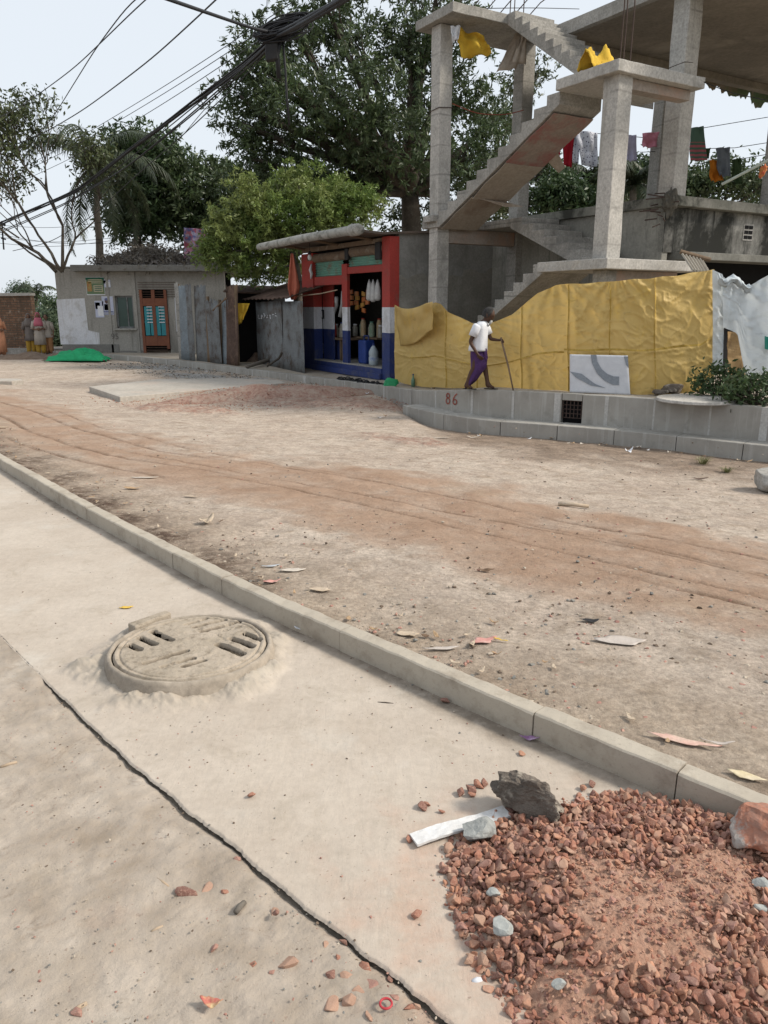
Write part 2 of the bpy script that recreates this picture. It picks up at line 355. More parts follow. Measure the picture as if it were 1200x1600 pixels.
# brick dust patch before the unfinished slab; dark soil along the foot of the drain wall
def blob(u, v, rx, ry, rot=0):
    c = onroad(u, v); dx = X-c.x; dy = Y-c.y; ca, sa = math.cos(rot), math.sin(rot)
    e = np.hypot((dx*ca+dy*sa)/rx, (-dx*sa+dy*ca)/ry); return sm(1.35-e+nz2*.9+nz1*.6)
brickd = np.maximum(np.maximum(blob(420,625,2.3,1.0,-.5), blob(585,632,1.2,.7,-.9)), blob(270,640,1.1,.6,-.4))
brickd = np.maximum(brickd, .55*blob(640,690,.9,.35,-.6))
df = np.abs(Y-yf(X))*.78
soil = sm(1-(df-1.9-nz1*2.6-nz2*1.2)/1.5)*sm((X-.3)/1.0)*(Y < yf(X))
gravel = np.maximum(blob(270,575,2.6,1.0,-.3), blob(330,590,2.6,.7,-.6))
tracks = np.zeros_like(X)
smid = .5*(np.interp(A_, eT[:, 0], eT[:, 1])+np.interp(A_, eB[:, 0], eB[:, 1]))
for off, wdt, a0, a1 in ((.02,.035,-9,2),(.16,.03,-4,2),(-.35,.03,-7,2),(-.6,.04,-3,2),(.55,.04,-8,0),(.75,.03,-14,-5),(-.25,.05,-16,-6),(.35,.05,-16,-7),(-.75,.05,-14,-6)):
    ds = np.abs(S_-smid-off-.25*(fbm(A_*.35, A_*0+off*9, 5, 2)-.5)); m_ = sm(1.4-ds/(wdt*.62))*sm((A_-a0)/1.5)*sm((a1-A_)/.7)
    tracks = np.maximum(tracks, m_*np.clip(.1+1.6*(fbm(A_*5, S_*7+off, 61, 3)-.18), 0, 1))
Z = zroad(X, Y)-.18*sm(1-(df-.35)/1.5)*sm((X+.3)/1.2)+nz1*.05+nz2*.022+nz3*.006-tracks*.014*(1+RR*.04)+red*.004+kerbside*.008+brickd*(.06+nz2*.06)
Z = np.where(Y < yk(X)+.055, -.06, Z); Z = np.where(Y > yf(X)+.1, np.minimum(Z, -.5), Z)
t = NT('dirt_road')
base = t.mix(t.rng(t.noise(1.3, 8, .7), .35, .65), (.37,.30,.245), (.46,.39,.325))
base = t.mix(t.rng(t.noise(5, 8, .7), .5, .72), base, (.28,.22,.165))
rd = t.mix(t.rng(t.noise(2.2, 8, .65), .35, .66), (.29,.19,.13), (.36,.25,.18))
rd = t.mix(t.rng(t.noise(.8, 6, .7), .55, .75), rd, (.37,.28,.205))
c = t.mix(t.attr('red'), base, rd)
ks = t.mix(t.rng(t.noise(7, 8, .7), .4, .65), (.29,.225,.165), (.41,.335,.26))
c = t.mix(t.math('MULTIPLY', t.attr('kerbside'), .75), c, ks)
c = t.mix(t.math('MULTIPLY', t.attr('soil'), .9), c, t.mix(t.rng(t.noise(4, 8, .7), .4, .65), (.15,.11,.082), (.27,.205,.155)))
c = t.mix(t.math('MULTIPLY', t.attr('trash'), t.rng(t.noise(11, 9, .8), .36, .54)), c, (.085,.055,.04))
bk = t.mix(t.rng(t.vor(17, out=1), 0, 1), (.22,.12,.09), (.34,.22,.17)); bk = t.mix(t.rng(t.noise(9, 8, .75), .42, .6), bk, (.37,.30,.245))
c = t.mix(t.rng(t.math('MULTIPLY', t.attr('brickd'), t.rng(t.noise(7, 9, .8), .3, .62, .3, 1.4)), .08, .55), c, bk)
gv = t.mix(t.rng(t.vor(14, out=1), 0, 1), (.20,.19,.18), (.40,.385,.36))
c = t.mix(t.rng(t.math('MULTIPLY', t.attr('gravel'), t.rng(t.noise(8, 8, .75), .3, .6, .3, 1.2)), .3, .7), c, gv)
c = t.mix(t.math('MULTIPLY', t.attr('tracks'), .9), c, (.15,.092,.06))
c = t.mix(t.math('SUBTRACT', .42, t.math('MULTIPLY', t.attr('red'), .22)), c, t.mix(t.rng(t.noise(34, 8, .75), .3, .7), (.12,.12,.12), (.88,.88,.88)), 'OVERLAY')
c = t.mix(t.math('SUBTRACT', .35, t.math('MULTIPLY', t.attr('red'), .2)), c, t.mix(t.rng(t.noise(6.5, 8, .75, dist=.5), .33, .67), (.2,.2,.2), (.82,.82,.82)), 'OVERLAY')
c = t.mix(t.rng(t.noise(38, 6, .8), .61, .68, 0, .75), c, (.17,.125,.09))            # crumbs of dark soil
c = t.mix(t.rng(t.noise(55, 4, .7, dist=.3), .66, .72, 0, .8), c, (.53,.48,.41))      # pale grit
n = t.bump(t.noise(26, 9, .75), .7, .03); n = t.bump(t.noise(140, 5, .7), .6, .008, n); n = t.bump(t.noise(5, 8, .65), .4, .08, n)
m_road = t.fin(c, .95, n, 0, .15)
grid_obj('road', np.stack([X, Y, Z], -1).transpose(1, 0, 2), m_road, 'structure',
         {k: v.T for k, v in dict(red=red, kerbside=kerbside, soil=soil, trash=trash, brickd=brickd, gravel=gravel, tracks=tracks).items()})

# --- near pavement: smooth slab between joint and kerb, rough slab outside the joint
jp = [atz(u, v, 0) for u, v in [(75,1070),(150,1141),(230,1210),(300,1278),(370,1330),(420,1368),(470,1400),(515,1445),(560,1480),(630,1545),(700,1600)]]
jp = [Vector((-11.5,17.0,0)), Vector((-6.9,9.6,0)), Vector((-3.6,5.5,0)), Vector((-2.1,3.75,0))]+jp+[jp[-1]+Vector((.35,-.33,0)), jp[-1]+Vector((1.5,-1.45,0))]
NJ = 1500
def near_dense(q, n):
    d = 1/(np.hypot(q[:, 0], q[:, 1])+.4)**1.3; cs = np.r_[0, np.cumsum(d)[:-1]]; ix = np.interp(np.linspace(0, cs[-1], n), cs, np.arange(len(q)))
    return np.stack([np.interp(ix, np.arange(len(q)), q[:, k]) for k in range(q.shape[1])], 1)
J = near_dense(resample(jp, 6000), NJ); KB = near_dense(np.c_[KI, nrm], NJ); KBn = KB[:, 3:]; KB = KB[:, :3].copy()
jt = np.gradient(J, axis=0); jt /= np.linalg.norm(jt, axis=1)[:, None]; jn = np.stack([-jt[:, 1], jt[:, 0]], 1); jn *= np.sign(jn[:, 1])[:, None]
open_ = sm((J[:, 0]+1.62)/.25)                              # the joint opens only in front of the manhole
jag = (fbm(np.arange(NJ)*.05, np.zeros(NJ), 4, 4)-.5)*.022+(fbm(np.arange(NJ)*.6, np.zeros(NJ), 8, 2)-.5)*.005
Jr = J.copy(); Jr[:, :2] += jn*(jag*open_)[:, None]
jag2 = (fbm(np.arange(NJ)*.04, np.ones(NJ), 14, 4)-.45)*.03
Jl = Jr.copy(); Jl[:, :2] -= jn*((.002+np.clip(jag2, 0, 1)*.28)*open_)[:, None]
mc = atz(299, 1016, .05); MR = .372                          # manhole centre
def pave(Ja, Kb, nv, smooth_side):
    s = np.linspace(0, 1, nv)
    if smooth_side: s = np.r_[0, .0015, .004, .008, s[1:]]
    P = Ja[:, None, :]*(1-s[None, :, None])+Kb[:, None, :]*s[None, :, None]
    x, y = P[..., 0], P[..., 1]
    n1 = fbm(x*2.2, y*2.2, 31, 5)-.5; n2 = fbm(x*11, y*11, 33, 5)-.5; n3 = fbm(x*45, y*45, 35, 3)-.5
    dm = np.hypot(x-mc.x, y-mc.y)
    n0 = fbm(x*5, y*5, 38, 3)-.5
    coll = sm((MR+.15+n0*.20+n2*.05-dm)/.15)
    dj = np.hypot(x-Ja[:, None, 0], y-Ja[:, None, 1])*.8
    if smooth_side:
        z = n1*.010+n2*.003+n3*.0012+coll*(.034+n0*.05+n2*.03+n3*.016)
        z = np.where(dm < MR-.012, -.4, z)
        edge = np.clip(s/.008, 0, 1)[None, :]; z = z-.006*(1-edge)**2*open_[:, None]
        dkb = np.hypot(x-KB[:, None, 0], y-KB[:, None, 1]); 
        kd = sm(1-(dkb+n1*.18+n2*.08)/.17)
        rough = coll; 
    else:
        near = sm(1-(dj-.02)/.5)
        z = -.009*open_[:, None]*np.ones_like(x)+n1*.014+n2*.010+n3*.0035+coll*.03+near*n2*.012
        z -= .010*sm(1-(dj)/.02)*open_[:, None]
        kd = np.zeros_like(x); rough = np.clip(.35+n1*1.3+near*.4+coll, 0, 1)
    hp = atz(640, 1420, 0); hd = sm(1-(np.hypot((x-hp.x-.42)/1.0, (y-hp.y)/.9)-.4+n2*.5)/.3)
    P = P.copy(); P[..., 2] = z
    pit_shade = (dm < MR-.004)*1.0
    return P, dict(pit_shade=pit_shade, kd=kd, rough=rough, coll=coll, hd=hd)
def pave_mat(name, rough_side):
    t = NT(name)
    a, b_ = ((.385,.328,.272), (.455,.398,.338)) if not rough_side else ((.365,.31,.258), (.445,.385,.325))
    c = t.mix(t.rng(t.noise(1.6, 8, .68), .35, .66), a, b_)
    c = t.mix(t.rng(t.noise(4.5, 8, .7, dist=.6), .54, .74, 0, .55 if not rough_side else .8), c, (.29,.245,.19))
    c = t.mix(t.rng(t.noise(2.6, 6, .6), .58, .72, 0, .5), c, (.47,.435,.385))
    if rough_side:
        c = t.mix(t.math('MULTIPLY', t.attr('rough'), t.rng(t.noise(7, 9, .78), .38, .62, 0, 1)), c, (.23,.185,.14))
        c = t.mix(t.rng(t.noise(1.7, 9, .72, dist=.8), .52, .7, 0, .45), c, (.27,.22,.17))
        c = t.mix(t.rng(t.noise(2.1, 5, .6), .6, .7, 0, .5), c, (.29,.215,.165))
        c = t.mix(t.rng(t.noise(5, 9, .8, dist=1.), .56, .66, 0, .6), c, (.23,.18,.135))
    c = t.mix(t.math('MULTIPLY', t.attr('kd'), t.rng(t.noise(10, 8, .7), .2, .55)), c, (.20,.165,.13))
    c = t.mix(t.math('MULTIPLY', t.attr('coll'), t.rng(t.noise(14, 8, .7), .3, .65, .2, .8)), c, (.30,.265,.215))
    c = t.mix(t.attr('pit_shade'), c, (.012,.011,.01))  # hollow under the lid painted near-black: its shade is put into the colour
    c = t.mix(t.math('MULTIPLY', t.attr('hd'), t.rng(t.noise(8, 8, .75), .35, .65, 0, .6)), c, (.42,.27,.2))
    c = t.mix(.14 if not rough_side else .34, c, t.mix(t.rng(t.noise(28, 9, .78), .3, .7), (.15,.15,.15), (.85,.85,.85)), 'OVERLAY')
    c = t.mix(t.rng(t.noise(60, 4, .75), .63, .69, 0, .7 if rough_side else .45), c, (.2,.165,.13))
    c = t.mix(t.rng(t.noise(33, 3, .6), .68, .72, 0, .5), c, (.19,.13,.10))
    n = t.bump(t.noise(20 if rough_side else 12, 9, .7), .65 if rough_side else .24, .012)
    n = t.bump(t.noise(150, 5, .7), .55 if rough_side else .32, .003, n)
    if not rough_side:
        v = t.mapped((9, 2.2, 1)); n = t.bump(t.noise(3, 6, .6, vec=v, dist=1.2), .22, .01, n)   # trowel sweeps
    return t.fin(c, .88, n, 0, .2)
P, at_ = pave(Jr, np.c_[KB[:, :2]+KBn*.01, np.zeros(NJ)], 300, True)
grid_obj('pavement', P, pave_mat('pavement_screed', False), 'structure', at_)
out = near_dense(resample([Vector(q) for q in [(-18,22,0),(-12,11,0),(-7,5.5,0),(-4.2,2.4,0),(-2.6,.9,0),(-1.6,0,0),(-.6,-.9,0),(.8,-2,0)]], 6000), NJ)
P, at_ = pave(Jl, out, 330, False)
grid_obj('rough_pavement', P, pave_mat('pavement_rough', True), 'structure', at_)
b = MB(); b.add([(-18,24,-.026),(-18,-6,-.026),(6,-6,-.026),(2.4,.7,-.026)], [(0,1,2,3)]); obj('soil', b, M('joint_soil', (.17,.145,.115), (.26,.22,.175), 20, .95, .6, 40, .01), kind='structure', origin=False)

# --- near kerb stones
t = NT('kerb_concrete')
c = t.mix(t.rng(t.noise(2.2, 8, .65), .35, .66), (.35,.31,.255), (.42,.375,.31)); c = t.mix(t.rng(t.noise(7, 8, .7), .5, .72), c, (.26,.22,.175))
c = t.mix(t.rng(t.noise(70, 4, .7), .6, .7, 0, .5), c, (.2,.18,.155))
n = t.bump(t.noise(40, 7, .7), .4, .006); n = t.bump(t.noise(200, 4, .7), .3, .002, n); m_kerb = t.fin(c, .9, n, 0, .2)
b = MB(); joints = []
kd_ = np.r_[0, np.cumsum(np.linalg.norm(np.diff(KI, axis=0), axis=1))]
for u, v in [(135,793),(270,863),(345,903),(535,984),(834,1116),(1060,1210)]:
    q = atz(u, v, KH); joints.append(kd_[np.argmin(np.hypot(KI[:, 0]-q.x, KI[:, 1]-q.y))])
j0 = joints[0]; L_ = .92
joints = [j0-L_*k for k in range(1, 18) if j0-L_*k > 0][::-1]+joints+[joints[-1]+.62, joints[-1]+1.3, joints[-1]+2.0]
for a, e in zip([0]+joints, joints+[kd_[-1]]):
    if e-a < .05: continue
    ss = np.linspace(a+.0025, e-.0025, max(3, int((e-a)/.03))); rings = []; dz = random.uniform(-.004, .004); dr = random.uniform(-.005, .005)
    for s in ss:
        pi = np.array([np.interp(s, kd_, KI[:, k]) for k in range(2)]); ni = np.array([np.interp(s, kd_, nrm[:, k]) for k in range(2)])
        def q(o, z):
            e_ = mnoise.noise((s*9, o*40, z*40))*.0030+mnoise.noise((s*31, o*25, z*25))*.0018
            return Vector((pi[0]+ni[0]*(o+dr+e_), pi[1]+ni[1]*(o+dr+e_), z+e_+dz*(z > .02)))
        rings.append([q(-.006, -.07), q(-.004, .0), q(-.001, KH-.007), q(.006, KH-.001), q(.012, KH), q(.074, KH), q(.081, KH-.003), q(.085, KH-.012), q(.085, -.07)][::-1])
    b.loft(rings)
obj('kerb', b, m_kerb, kind='structure', smooth=False, origin=False)

# --- far footpath, its drain wall (right) and low kerb (left)
fd = np.r_[0, np.cumsum(np.linalg.norm(np.diff(FT[:, :2], axis=0), axis=1))]
ftn = np.gradient(FT[:, :2], axis=0); ftn /= np.linalg.norm(ftn, axis=1)[:, None]; fn = np.stack([ftn[:, 1], -ftn[:, 0]], 1); fn *= np.sign(fn[:, 1])[:, None]
def ftat(s): return np.array([np.interp(s, fd, FT[:, k]) for k in range(3)]), np.array([np.interp(s, fd, fn[:, k]) for k in range(2)])
def fts(u, v, z):
    q = atz(u, v, z); return fd[np.argmin(np.hypot(FT[:, 0]-q.x, FT[:, 1]-q.y))]
def ftpoint(s, out_, z): p, n_ = ftat(s); return Vector((p[0]-n_[0]*out_, p[1]-n_[1]*out_, z))
s_end = fts(640, 609.5, .07); s_split = fts(622, 605, -.05)
sI = np.linspace(0, fd[-1], 160); rows = []
for s in sI:
    p, n_ = ftat(s)
    rows.append([(p[0]+n_[0]*o, p[1]+n_[1]*o, p[2]-.012+(mnoise.noise((p[0]+n_[0]*o, p[1]+n_[1]*o, 3))*.02 if o > .12 else 0)) for o in (.03, .12, .3, .6, 1, 1.5, 2.2, 3, 4.5, 7, 11)])
t_ = M('footpath_dirt', (.40,.35,.29), (.30,.26,.21), 1.5, .95, .5, 30, .012, stain=(.22,.18,.135), sscale=1.0)
grid_obj('footpath', np.array(rows), t_, 'structure')
t = NT('drain_concrete')
c = t.mix(t.rng(t.noise(1.7, 8, .65), .35, .66), (.27,.255,.23), (.35,.335,.305)); v = t.mapped((6, 6, .5))
c = t.mix(t.rng(t.noise(1.5, 6, .65, vec=v), .52, .72, 0, .7), c, (.44,.43,.405)); c = t.mix(t.rng(t.noise(3, 8, .7), .56, .74, 0, .7), c, (.19,.18,.16))
n = t.bump(t.noise(30, 7, .7), .35, .006); m_drain = t.fin(c, .92, n, 0, .2)
m_mortar = M('pale_mortar', (.46,.45,.43), (.38,.37,.35), 6, .95, .4, 60, .005)
drain = thing('drain_wall', 'grey concrete block drain wall with low step below the yellow sheet', 'wall', ftpoint(fts(875,614,.26), .2, -.25))
def blocks(s0, s1, step, mb, o0, o1, ztop, zbot, mort=None, skip=None):
    s = s0
    while s < s1-.02:
        e = min(s+step*random.uniform(.93, 1.07), s1)
        if s1-e < .25: e = s1
        if not (skip and s < skip[1] and e > skip[0]): spans = [(s, e)]
        else: spans = [q for q in ((s, skip[0]), (skip[1], e)) if q[1]-q[0] > .05]
        for a, c_ in spans:
            jit = random.uniform(-.006, .006); rings = []
            for x in np.linspace(a+.006, c_-.006, 6):
                p, n_ = ftat(x); z1 = ztop(p) ; wv = mnoise.noise((x*5, o0*7, 0))*.004
                rings.append([Vector((p[0]-n_[0]*(o+jit), p[1]-n_[1]*(o+jit), z+wv*(z > zbot+.01))) for o, z in ((o1, zbot), (o1, z1), (o0-.008, z1), (o0, z1-.008), (o0, zbot))])
            mb.loft(rings)
        if mort and e < s1-.01 and not (skip and skip[0]-.05 < e < skip[1]+.05):
            wj = random.choice((.012, .02, .05)); rings = []
            for x in (e-wj, e+wj):
                p, n_ = ftat(x); z1 = ztop(p)-.004
                rings.append([Vector((p[0]-n_[0]*o, p[1]-n_[1]*o, z)) for o, z in ((o1+.01, zbot), (o1+.01, z1), (o0+.004, z1), (o0+.004, zbot))])
            mort.loft(rings)
        s = e
gs = fts(893, 616, .26)
up, mo = MB(), MB(); blocks(0, s_end, .78, up, 0, -.14, lambda p: p[2], -.45, mo, (gs-.165, gs+.165))
# the block above the grate opening
b2 = MB()
rings = []
for x in np.linspace(gs-.159, gs+.159, 4):
    p, n_ = ftat(x); rings.append([Vector((p[0]-n_[0]*o, p[1]-n_[1]*o, z)) for o, z in ((-.14, .155), (-.14, .26), (0, .26), (0, .155))])
up.loft(rings)
obj('block_wall', up, m_drain, drain); obj('mortar_joints', mo, m_mortar, drain)
g = MB(); p, n_ = ftat(gs); tx = Vector((-n_[1], n_[0], 0)); nn = Vector((n_[0], n_[1], 0)); pc = Vector((p[0], p[1], 0))
for k in range(6): g.box(pc+tx*(-.15+.3*k/5-.006)+nn*.02+Zv*-.13, tx*.012, nn*.012, Zv*.285)
for k in range(5): g.box(pc+tx*-.155+nn*.03+Zv*(-.13+.27*k/4), tx*.31, nn*.012, Zv*.012)
gr = obj('drain_grate', g, m_steel, drain); g = MB(); g.box(pc+tx*-.17+nn*.135+Zv*-.3, tx*.34, nn*.01, Zv*.5); obj('drain_opening', g, m_dark, drain)
lo = MB(); s_low = fts(655, 611, .11)
blocks(0, s_low, .95, lo, .38, .0, lambda p: -.115-.085*float(sm((p[0]-.2)/2.0)), -.62); obj('lower_step', lo, m_drain, drain)
s86 = fts(722, 608, .2); p, n_ = ftat(s86); ux = Vector((n_[1], -n_[0], 0)) ; ux = ux if ux.x > 0 else -ux
q = Vector((p[0]-n_[0]*.007, p[1]-n_[1]*.007, p[2]-.23)); b = MB()
m_num = M('red_number_paint', (.26,.06,.045), (.34,.12,.09), 25, .8, .1, 60, .002)
def ring_stroke(mb, pts, wdt=.011):
    for a, e in zip(pts[:-1], pts[1:]):
        a = Vector(a); e = Vector(e); d = (e-a); l_ = d.length; d.normalize(); sd_ = Vector((-d.y, d.x, 0))*wdt
        w_ = lambda v: q+ux*v.x+Zv*v.y
        mb.prism([w_(a-sd_-d*wdt*.4), w_(e-sd_+d*wdt*.4), w_(e+sd_+d*wdt*.4), w_(a+sd_-d*wdt*.4)], Vector((-n_[0], -n_[1], 0))*.002)
def arc(cx, cy, rx, ry, a0, a1, n=12): return [(cx+rx*math.cos(R_(a0+(a1-a0)*k/n)), cy+ry*math.sin(R_(a0+(a1-a0)*k/n)), 0) for k in range(n+1)]
ring_stroke(b, arc(-.10, .135, .033, .037, 0, 360)); ring_stroke(b, arc(-.10, .045, .041, .05, 0, 360))
ring_stroke(b, [(.10, .18, 0), (.06, .15, 0), (.025, .10, 0), (.016, .045, 0)]+arc(.058, .04, .042, .042, 180, 520))
obj('painted_number', b, m_num, drain)
lk, lm = MB(), MB(); blocks(s_end-.02, fd[-1]-.3, .9, lk, .02, -.14, lambda p: p[2]+.004, -.36, lm)
obj('far_kerb', lk, m_drain, kind='structure', origin=False); obj('kerb_mortar', lm, m_mortar, kind='structure', origin=False)

# --- unfinished road slab, left block, right block
m_slab = M('fresh_slab', (.42,.385,.34), (.34,.31,.27), 1.2, .92, .4, 25, .008, stain=(.44,.36,.30), sscale=1.1)
sl = [atz(139,604,-.1), atz(187,620,-.1), atz(300,610.5,-.1), atz(400,603,-.1), atz(446,598,-.1), atz(436,593.5,-.1), atz(360,590.5,-.1), atz(250,592,-.1)]
b = MB(); b.prism([v-Zv*.2 for v in sl], Zv*.2); obj('road_slab', b, m_slab, kind='structure', origin=False, bevel=.012)
def rock_mesh(c, r, seed, cuts=9, sub=4, rough=.1, flat=.0):
    bm = bmesh.new(); bmesh.ops.create_icosphere(bm, subdivisions=sub, radius=1); rn = random.Random(seed)
    pl = [(Vector((rn.gauss(0,1), rn.gauss(0,1), rn.gauss(0,1))).normalized(), rn.uniform(.5,.85)) for _ in range(cuts)]
    for v in bm.verts:
        for n_, d in pl:
            k = v.co.dot(n_)-d
            if k > 0: v.co -= n_*k
        e = mnoise.fractal(v.co*2.2+Vector((seed*3.1, 0, 0)), 1.0, 2.0, 5); v.co *= 1+rough*e
    lowest = min(v.co.z*r[2] for v in bm.verts)
    mb = MB(); mb.add([Vector((v.co.x*r[0], v.co.y*r[1], v.co.z*r[2]-lowest-flat))+Vector(c) for v in bm.verts], [tuple(q.index for q in f.verts) for f in bm.faces]); bm.free()
    return mb
def rot_mb(mb, rz):
    v = np.array(mb.v); c = v.mean(0); ca, sa = math.cos(rz), math.sin(rz); d = v-c
    mb.v = np.stack([c[0]+d[:,0]*ca-d[:,1]*sa, c[1]+d[:,0]*sa+d[:,1]*ca, v[:,2]], 1).tolist(); return mb
p = onroad(1196, 772); obj('concrete_block', rock_mesh((p.x+.13, p.y+.1, p.z), (.24,.2,.14), 5, 7, 4, .04, .01), m_conc, None, 'rounded grey concrete lump on the dirt road at the right edge', 'concrete lump', smooth=True)
p = atz(8, 606, -.25); b = MB(); b.prism([p+Vector(q) for q in ((-1.0,-.1,0),(.23,-.1,0),(.33,.25,0),(.1,.5,0),(-1.0,.6,0))], Zv*.17); obj('slab_piece', b, m_slab, None, 'low pale concrete slab piece at the left edge of the dirt road', 'slab', bevel=.02)

# ================================================================ MANHOLE
mh = thing('manhole', 'round concrete manhole cover with slots on raised collar, near pavement', 'manhole cover', (mc.x, mc.y, 0))
t = NT('manhole_concrete')
c = t.mix(t.rng(t.noise(6, 8, .7), .35, .65), (.29,.245,.19), (.39,.33,.265)); c = t.mix(t.rng(t.noise(18, 8, .75), .5, .66), c, (.20,.165,.125))
c = t.mix(t.attr('slotdirt'), c, (.13,.105,.08)); n = t.bump(t.noise(30, 9, .75), .6, .008); n = t.bump(t.noise(160, 4, .7), .4, .003, n); m_mh = t.fin(c, .92, n, 0, .2)
m_mhd = M('manhole_rim', (.24,.205,.165), (.34,.29,.235), 9, .85, .5, 50, .005)
b = MB(); c0 = Vector((mc.x, mc.y, 0)); n_ = 96
prof = [(MR+.03,-.04),(MR+.012,.035),(MR+.006,.058),(MR,.073),(MR-.010,.077),(MR-.018,.073),(MR-.021,.062)]
rings = []
for r_, z in prof: rings.append([c0+Vector((math.cos(a)*(r_+.004*mnoise.noise((math.cos(a)*6, math.sin(a)*6, z*30))), math.sin(a)*(r_+.004*mnoise.noise((math.cos(a)*6, math.sin(a)*6, z*30))), z+.004*mnoise.noise((math.cos(a)*4, math.sin(a)*4, 5)))) for a in [2*math.pi*k/n_ for k in range(n_)]])
b.loft(rings, cap=False); obj('collar', b, m_mhd, mh, smooth=True)
# lid: real slots cut as openings in a fine grid
slots = []
for k, (cx, cy, ang) in enumerate(((0, .23, R_(8)), (-.21, 0, R_(-62)), (.21, -.0, R_(-62)), (0, -.22, R_(8)))):
    pass
def slot_px(u0, v0, u1, v1, w_): a = atz(u0, v0, .07); e = atz(u1, v1, .07); return (a.x-mc.x, a.y-mc.y, e.x-mc.x, e.y-mc.y, w_)
z3 = lambda x, y: (60+x/2.4, 900+y/2.4)
deep = [slot_px(*z3(342,262), *z3(380,280), .016), slot_px(*z3(380,235), *z3(436,260), .017), slot_px(*z3(428,212), *z3(498,244), .017),
        slot_px(*z3(676,260), *z3(762,295), .019), slot_px(*z3(724,238), *z3(800,268), .019), slot_px(*z3(774,220), *z3(826,240), .018)]
shallow = [slot_px(*z3(556,186), *z3(628,164), .011), slot_px(*z3(588,196), *z3(696,166), .012), slot_px(*z3(616,212), *z3(756,172), .013),
           slot_px(*z3(400,330), *z3(556,285), .012), slot_px(*z3(468,345), *z3(580,312), .012), slot_px(*z3(545,345), *z3(620,322), .012)]
def segd(x, y, s):
    dx, dy = s[2]-s[0], s[3]-s[1]; t_ = np.clip(((x-s[0])*dx+(y-s[1])*dy)/(dx*dx+dy*dy), 0, 1)
    return np.hypot(x-s[0]-t_*dx, y-s[1]-t_*dy)-s[4]
N_ = 260; RL = MR-.026
ra = np.linspace(0.004, 1, N_); aa = np.linspace(0, 2*math.pi, 400)
Rg, Ag = np.meshgrid(ra*RL, aa, indexing='ij'); x = Rg*np.cos(Ag); y = Rg*np.sin(Ag)
z = .076+(fbm(x*9+5, y*9, 51, 5)-.5)*.012+(fbm(x*50+5, y*50, 52, 3)-.5)*.005
z -= .012*sm((Rg-RL+.01)/.01)
z -= .007*np.exp(-((Rg-RL+.028)/.006)**2)+.004*np.exp(-((Rg-RL*.45)/.008)**2)*(fbm(x*6, y*6, 71, 3) > .5)
for s in shallow: z -= .024*sm(.8-segd(x, y, s)/.007)*np.clip(.75+(fbm(x*30, y*30, 60, 3)-.5)*2.4, 0, 1)
for s in deep: z = z-.03*sm(.6-segd(x, y, s)/.006)
# number marks pressed into the lid
for u, v in ((700,205),(725,200),(748,196)):
    a = atz(*z3(u, v), .07); z -= .004*sm(1.2-np.abs(np.hypot(x-a.x+mc.x, (y-a.y+mc.y)*1.2)-.013)/.005)
o = grid_obj('lid', np.stack([x, y, z], -1), m_mh, None, dict(slotdirt=np.max([sm(.9-segd(x, y, s)/.006) for s in shallow], 0)*np.clip(.6+(fbm(x*25, y*25, 60, 3)-.5)*3, 0, 1)), mh, hole=np.min([segd(x, y, s) for s in deep], 0) < -.002)
# the lifting lug at the back left
a = atz(*z3(345,190), .06)-c0; b = MB(); u0 = atz(*z3(335,200), .06); u1 = atz(*z3(480,150), .06); dd = (u1-u0); pn = Vector((-dd.y, dd.x, 0)).normalized()
b.prism([u0-Zv*.05-pn*.07, u1-Zv*.05-pn*.05, u1-Zv*.05, u0-Zv*.05], Zv*.085); obj('lug', b, m_mh, mh, bevel=.01)
# ================================================================ UNFINISHED CONCRETE BUILDING
CW = .158
ZB0, ZA1, ZB1, ZA2 = 2.35, 3.38, 5.25, 7.28
hb = thing('concrete_building', 'unfinished bare concrete building with open staircase and columns behind the yellow sheet', 'building', W(2, 2, 0))
def col(l, r, z0, z1, m, h=CW):
    b = MB(); rings = []
    for k in range(24):
        z = z0+(z1-z0)*k/23; e = [mnoise.noise((l*3+j, r*3, z*1.7))*.012 for j in range(4)]
        rings.append([W(l+a*(h+e[j]), r+c*(h+e[(j+1) % 4]), z) for j, (a, c) in enumerate(((-1,-1),(1,-1),(1,1),(-1,1)))][::-1])
    b.loft(rings); return obj('column', b, m, hb, bevel=.012)
Al = 4.87
col(Al, 0, -.1, ZA2-.19, m_conc_l); col(0, 0, ZB0, ZB1-.16, m_conc_l); col(0, 0, -.1, ZB0-.17, m_conc, CW*.9)
col(Al, 2.2, -.1, ZA2-.19, m_conc); col(.75, 2.38, 3.56, ZA2-.36, m_conc_l, .175); col(4.5, 6.3, 3.56, ZA2-.4, m_conc); col(.8, 5.5, 3.56, ZA2-.4, m_conc)
def tie(l, r, z):
    h = CW+.012; b = MB(); b.tube([W(l-h,r-h,z),W(l+h,r-h,z-.02),W(l+h,r+h,z+.01),W(l-h,r+h,z+.03),W(l-h,r-h,z)], .008, 6); obj('binding_wire', b, m_steel, hb)
tie(Al, 0, 5.55); tie(.75, 2.38, 5.75)
def flight(l_top, z_top, l_bot, z_bot, r0, r1, n, waist=.17, name='stair_flight', m=m_conc):
    """sawtooth profile in the (l, z) plane, extruded across r"""
    sgn = 1 if l_bot > l_top else -1; dl = (l_bot-l_top)/n; dz = (z_top-z_bot)/n; pts = []
    for k in range(n):
        pts.append((l_top+dl*k, z_top-dz*k)); pts.append((l_top+dl*(k+1), z_top-dz*k))
    pts.append((l_bot, z_bot)); tz = waist*1.15
    pts += [(l_bot, z_bot-tz+.02), (l_top, z_top-tz)]
    b = MB(); n_ = len(pts)
    va = [W(l, r0+mnoise.noise((l*6, z*6, 1))*.012, z) for l, z in pts]; vb = [W(l, r1, z) for l, z in pts]
    # side faces as quads strips so no huge n-gon shading fault
    b.prism([W(l, r0, z) for l, z in pts], Rv*(r1-r0))
    return obj(name, b, m, hb, bevel=.008)
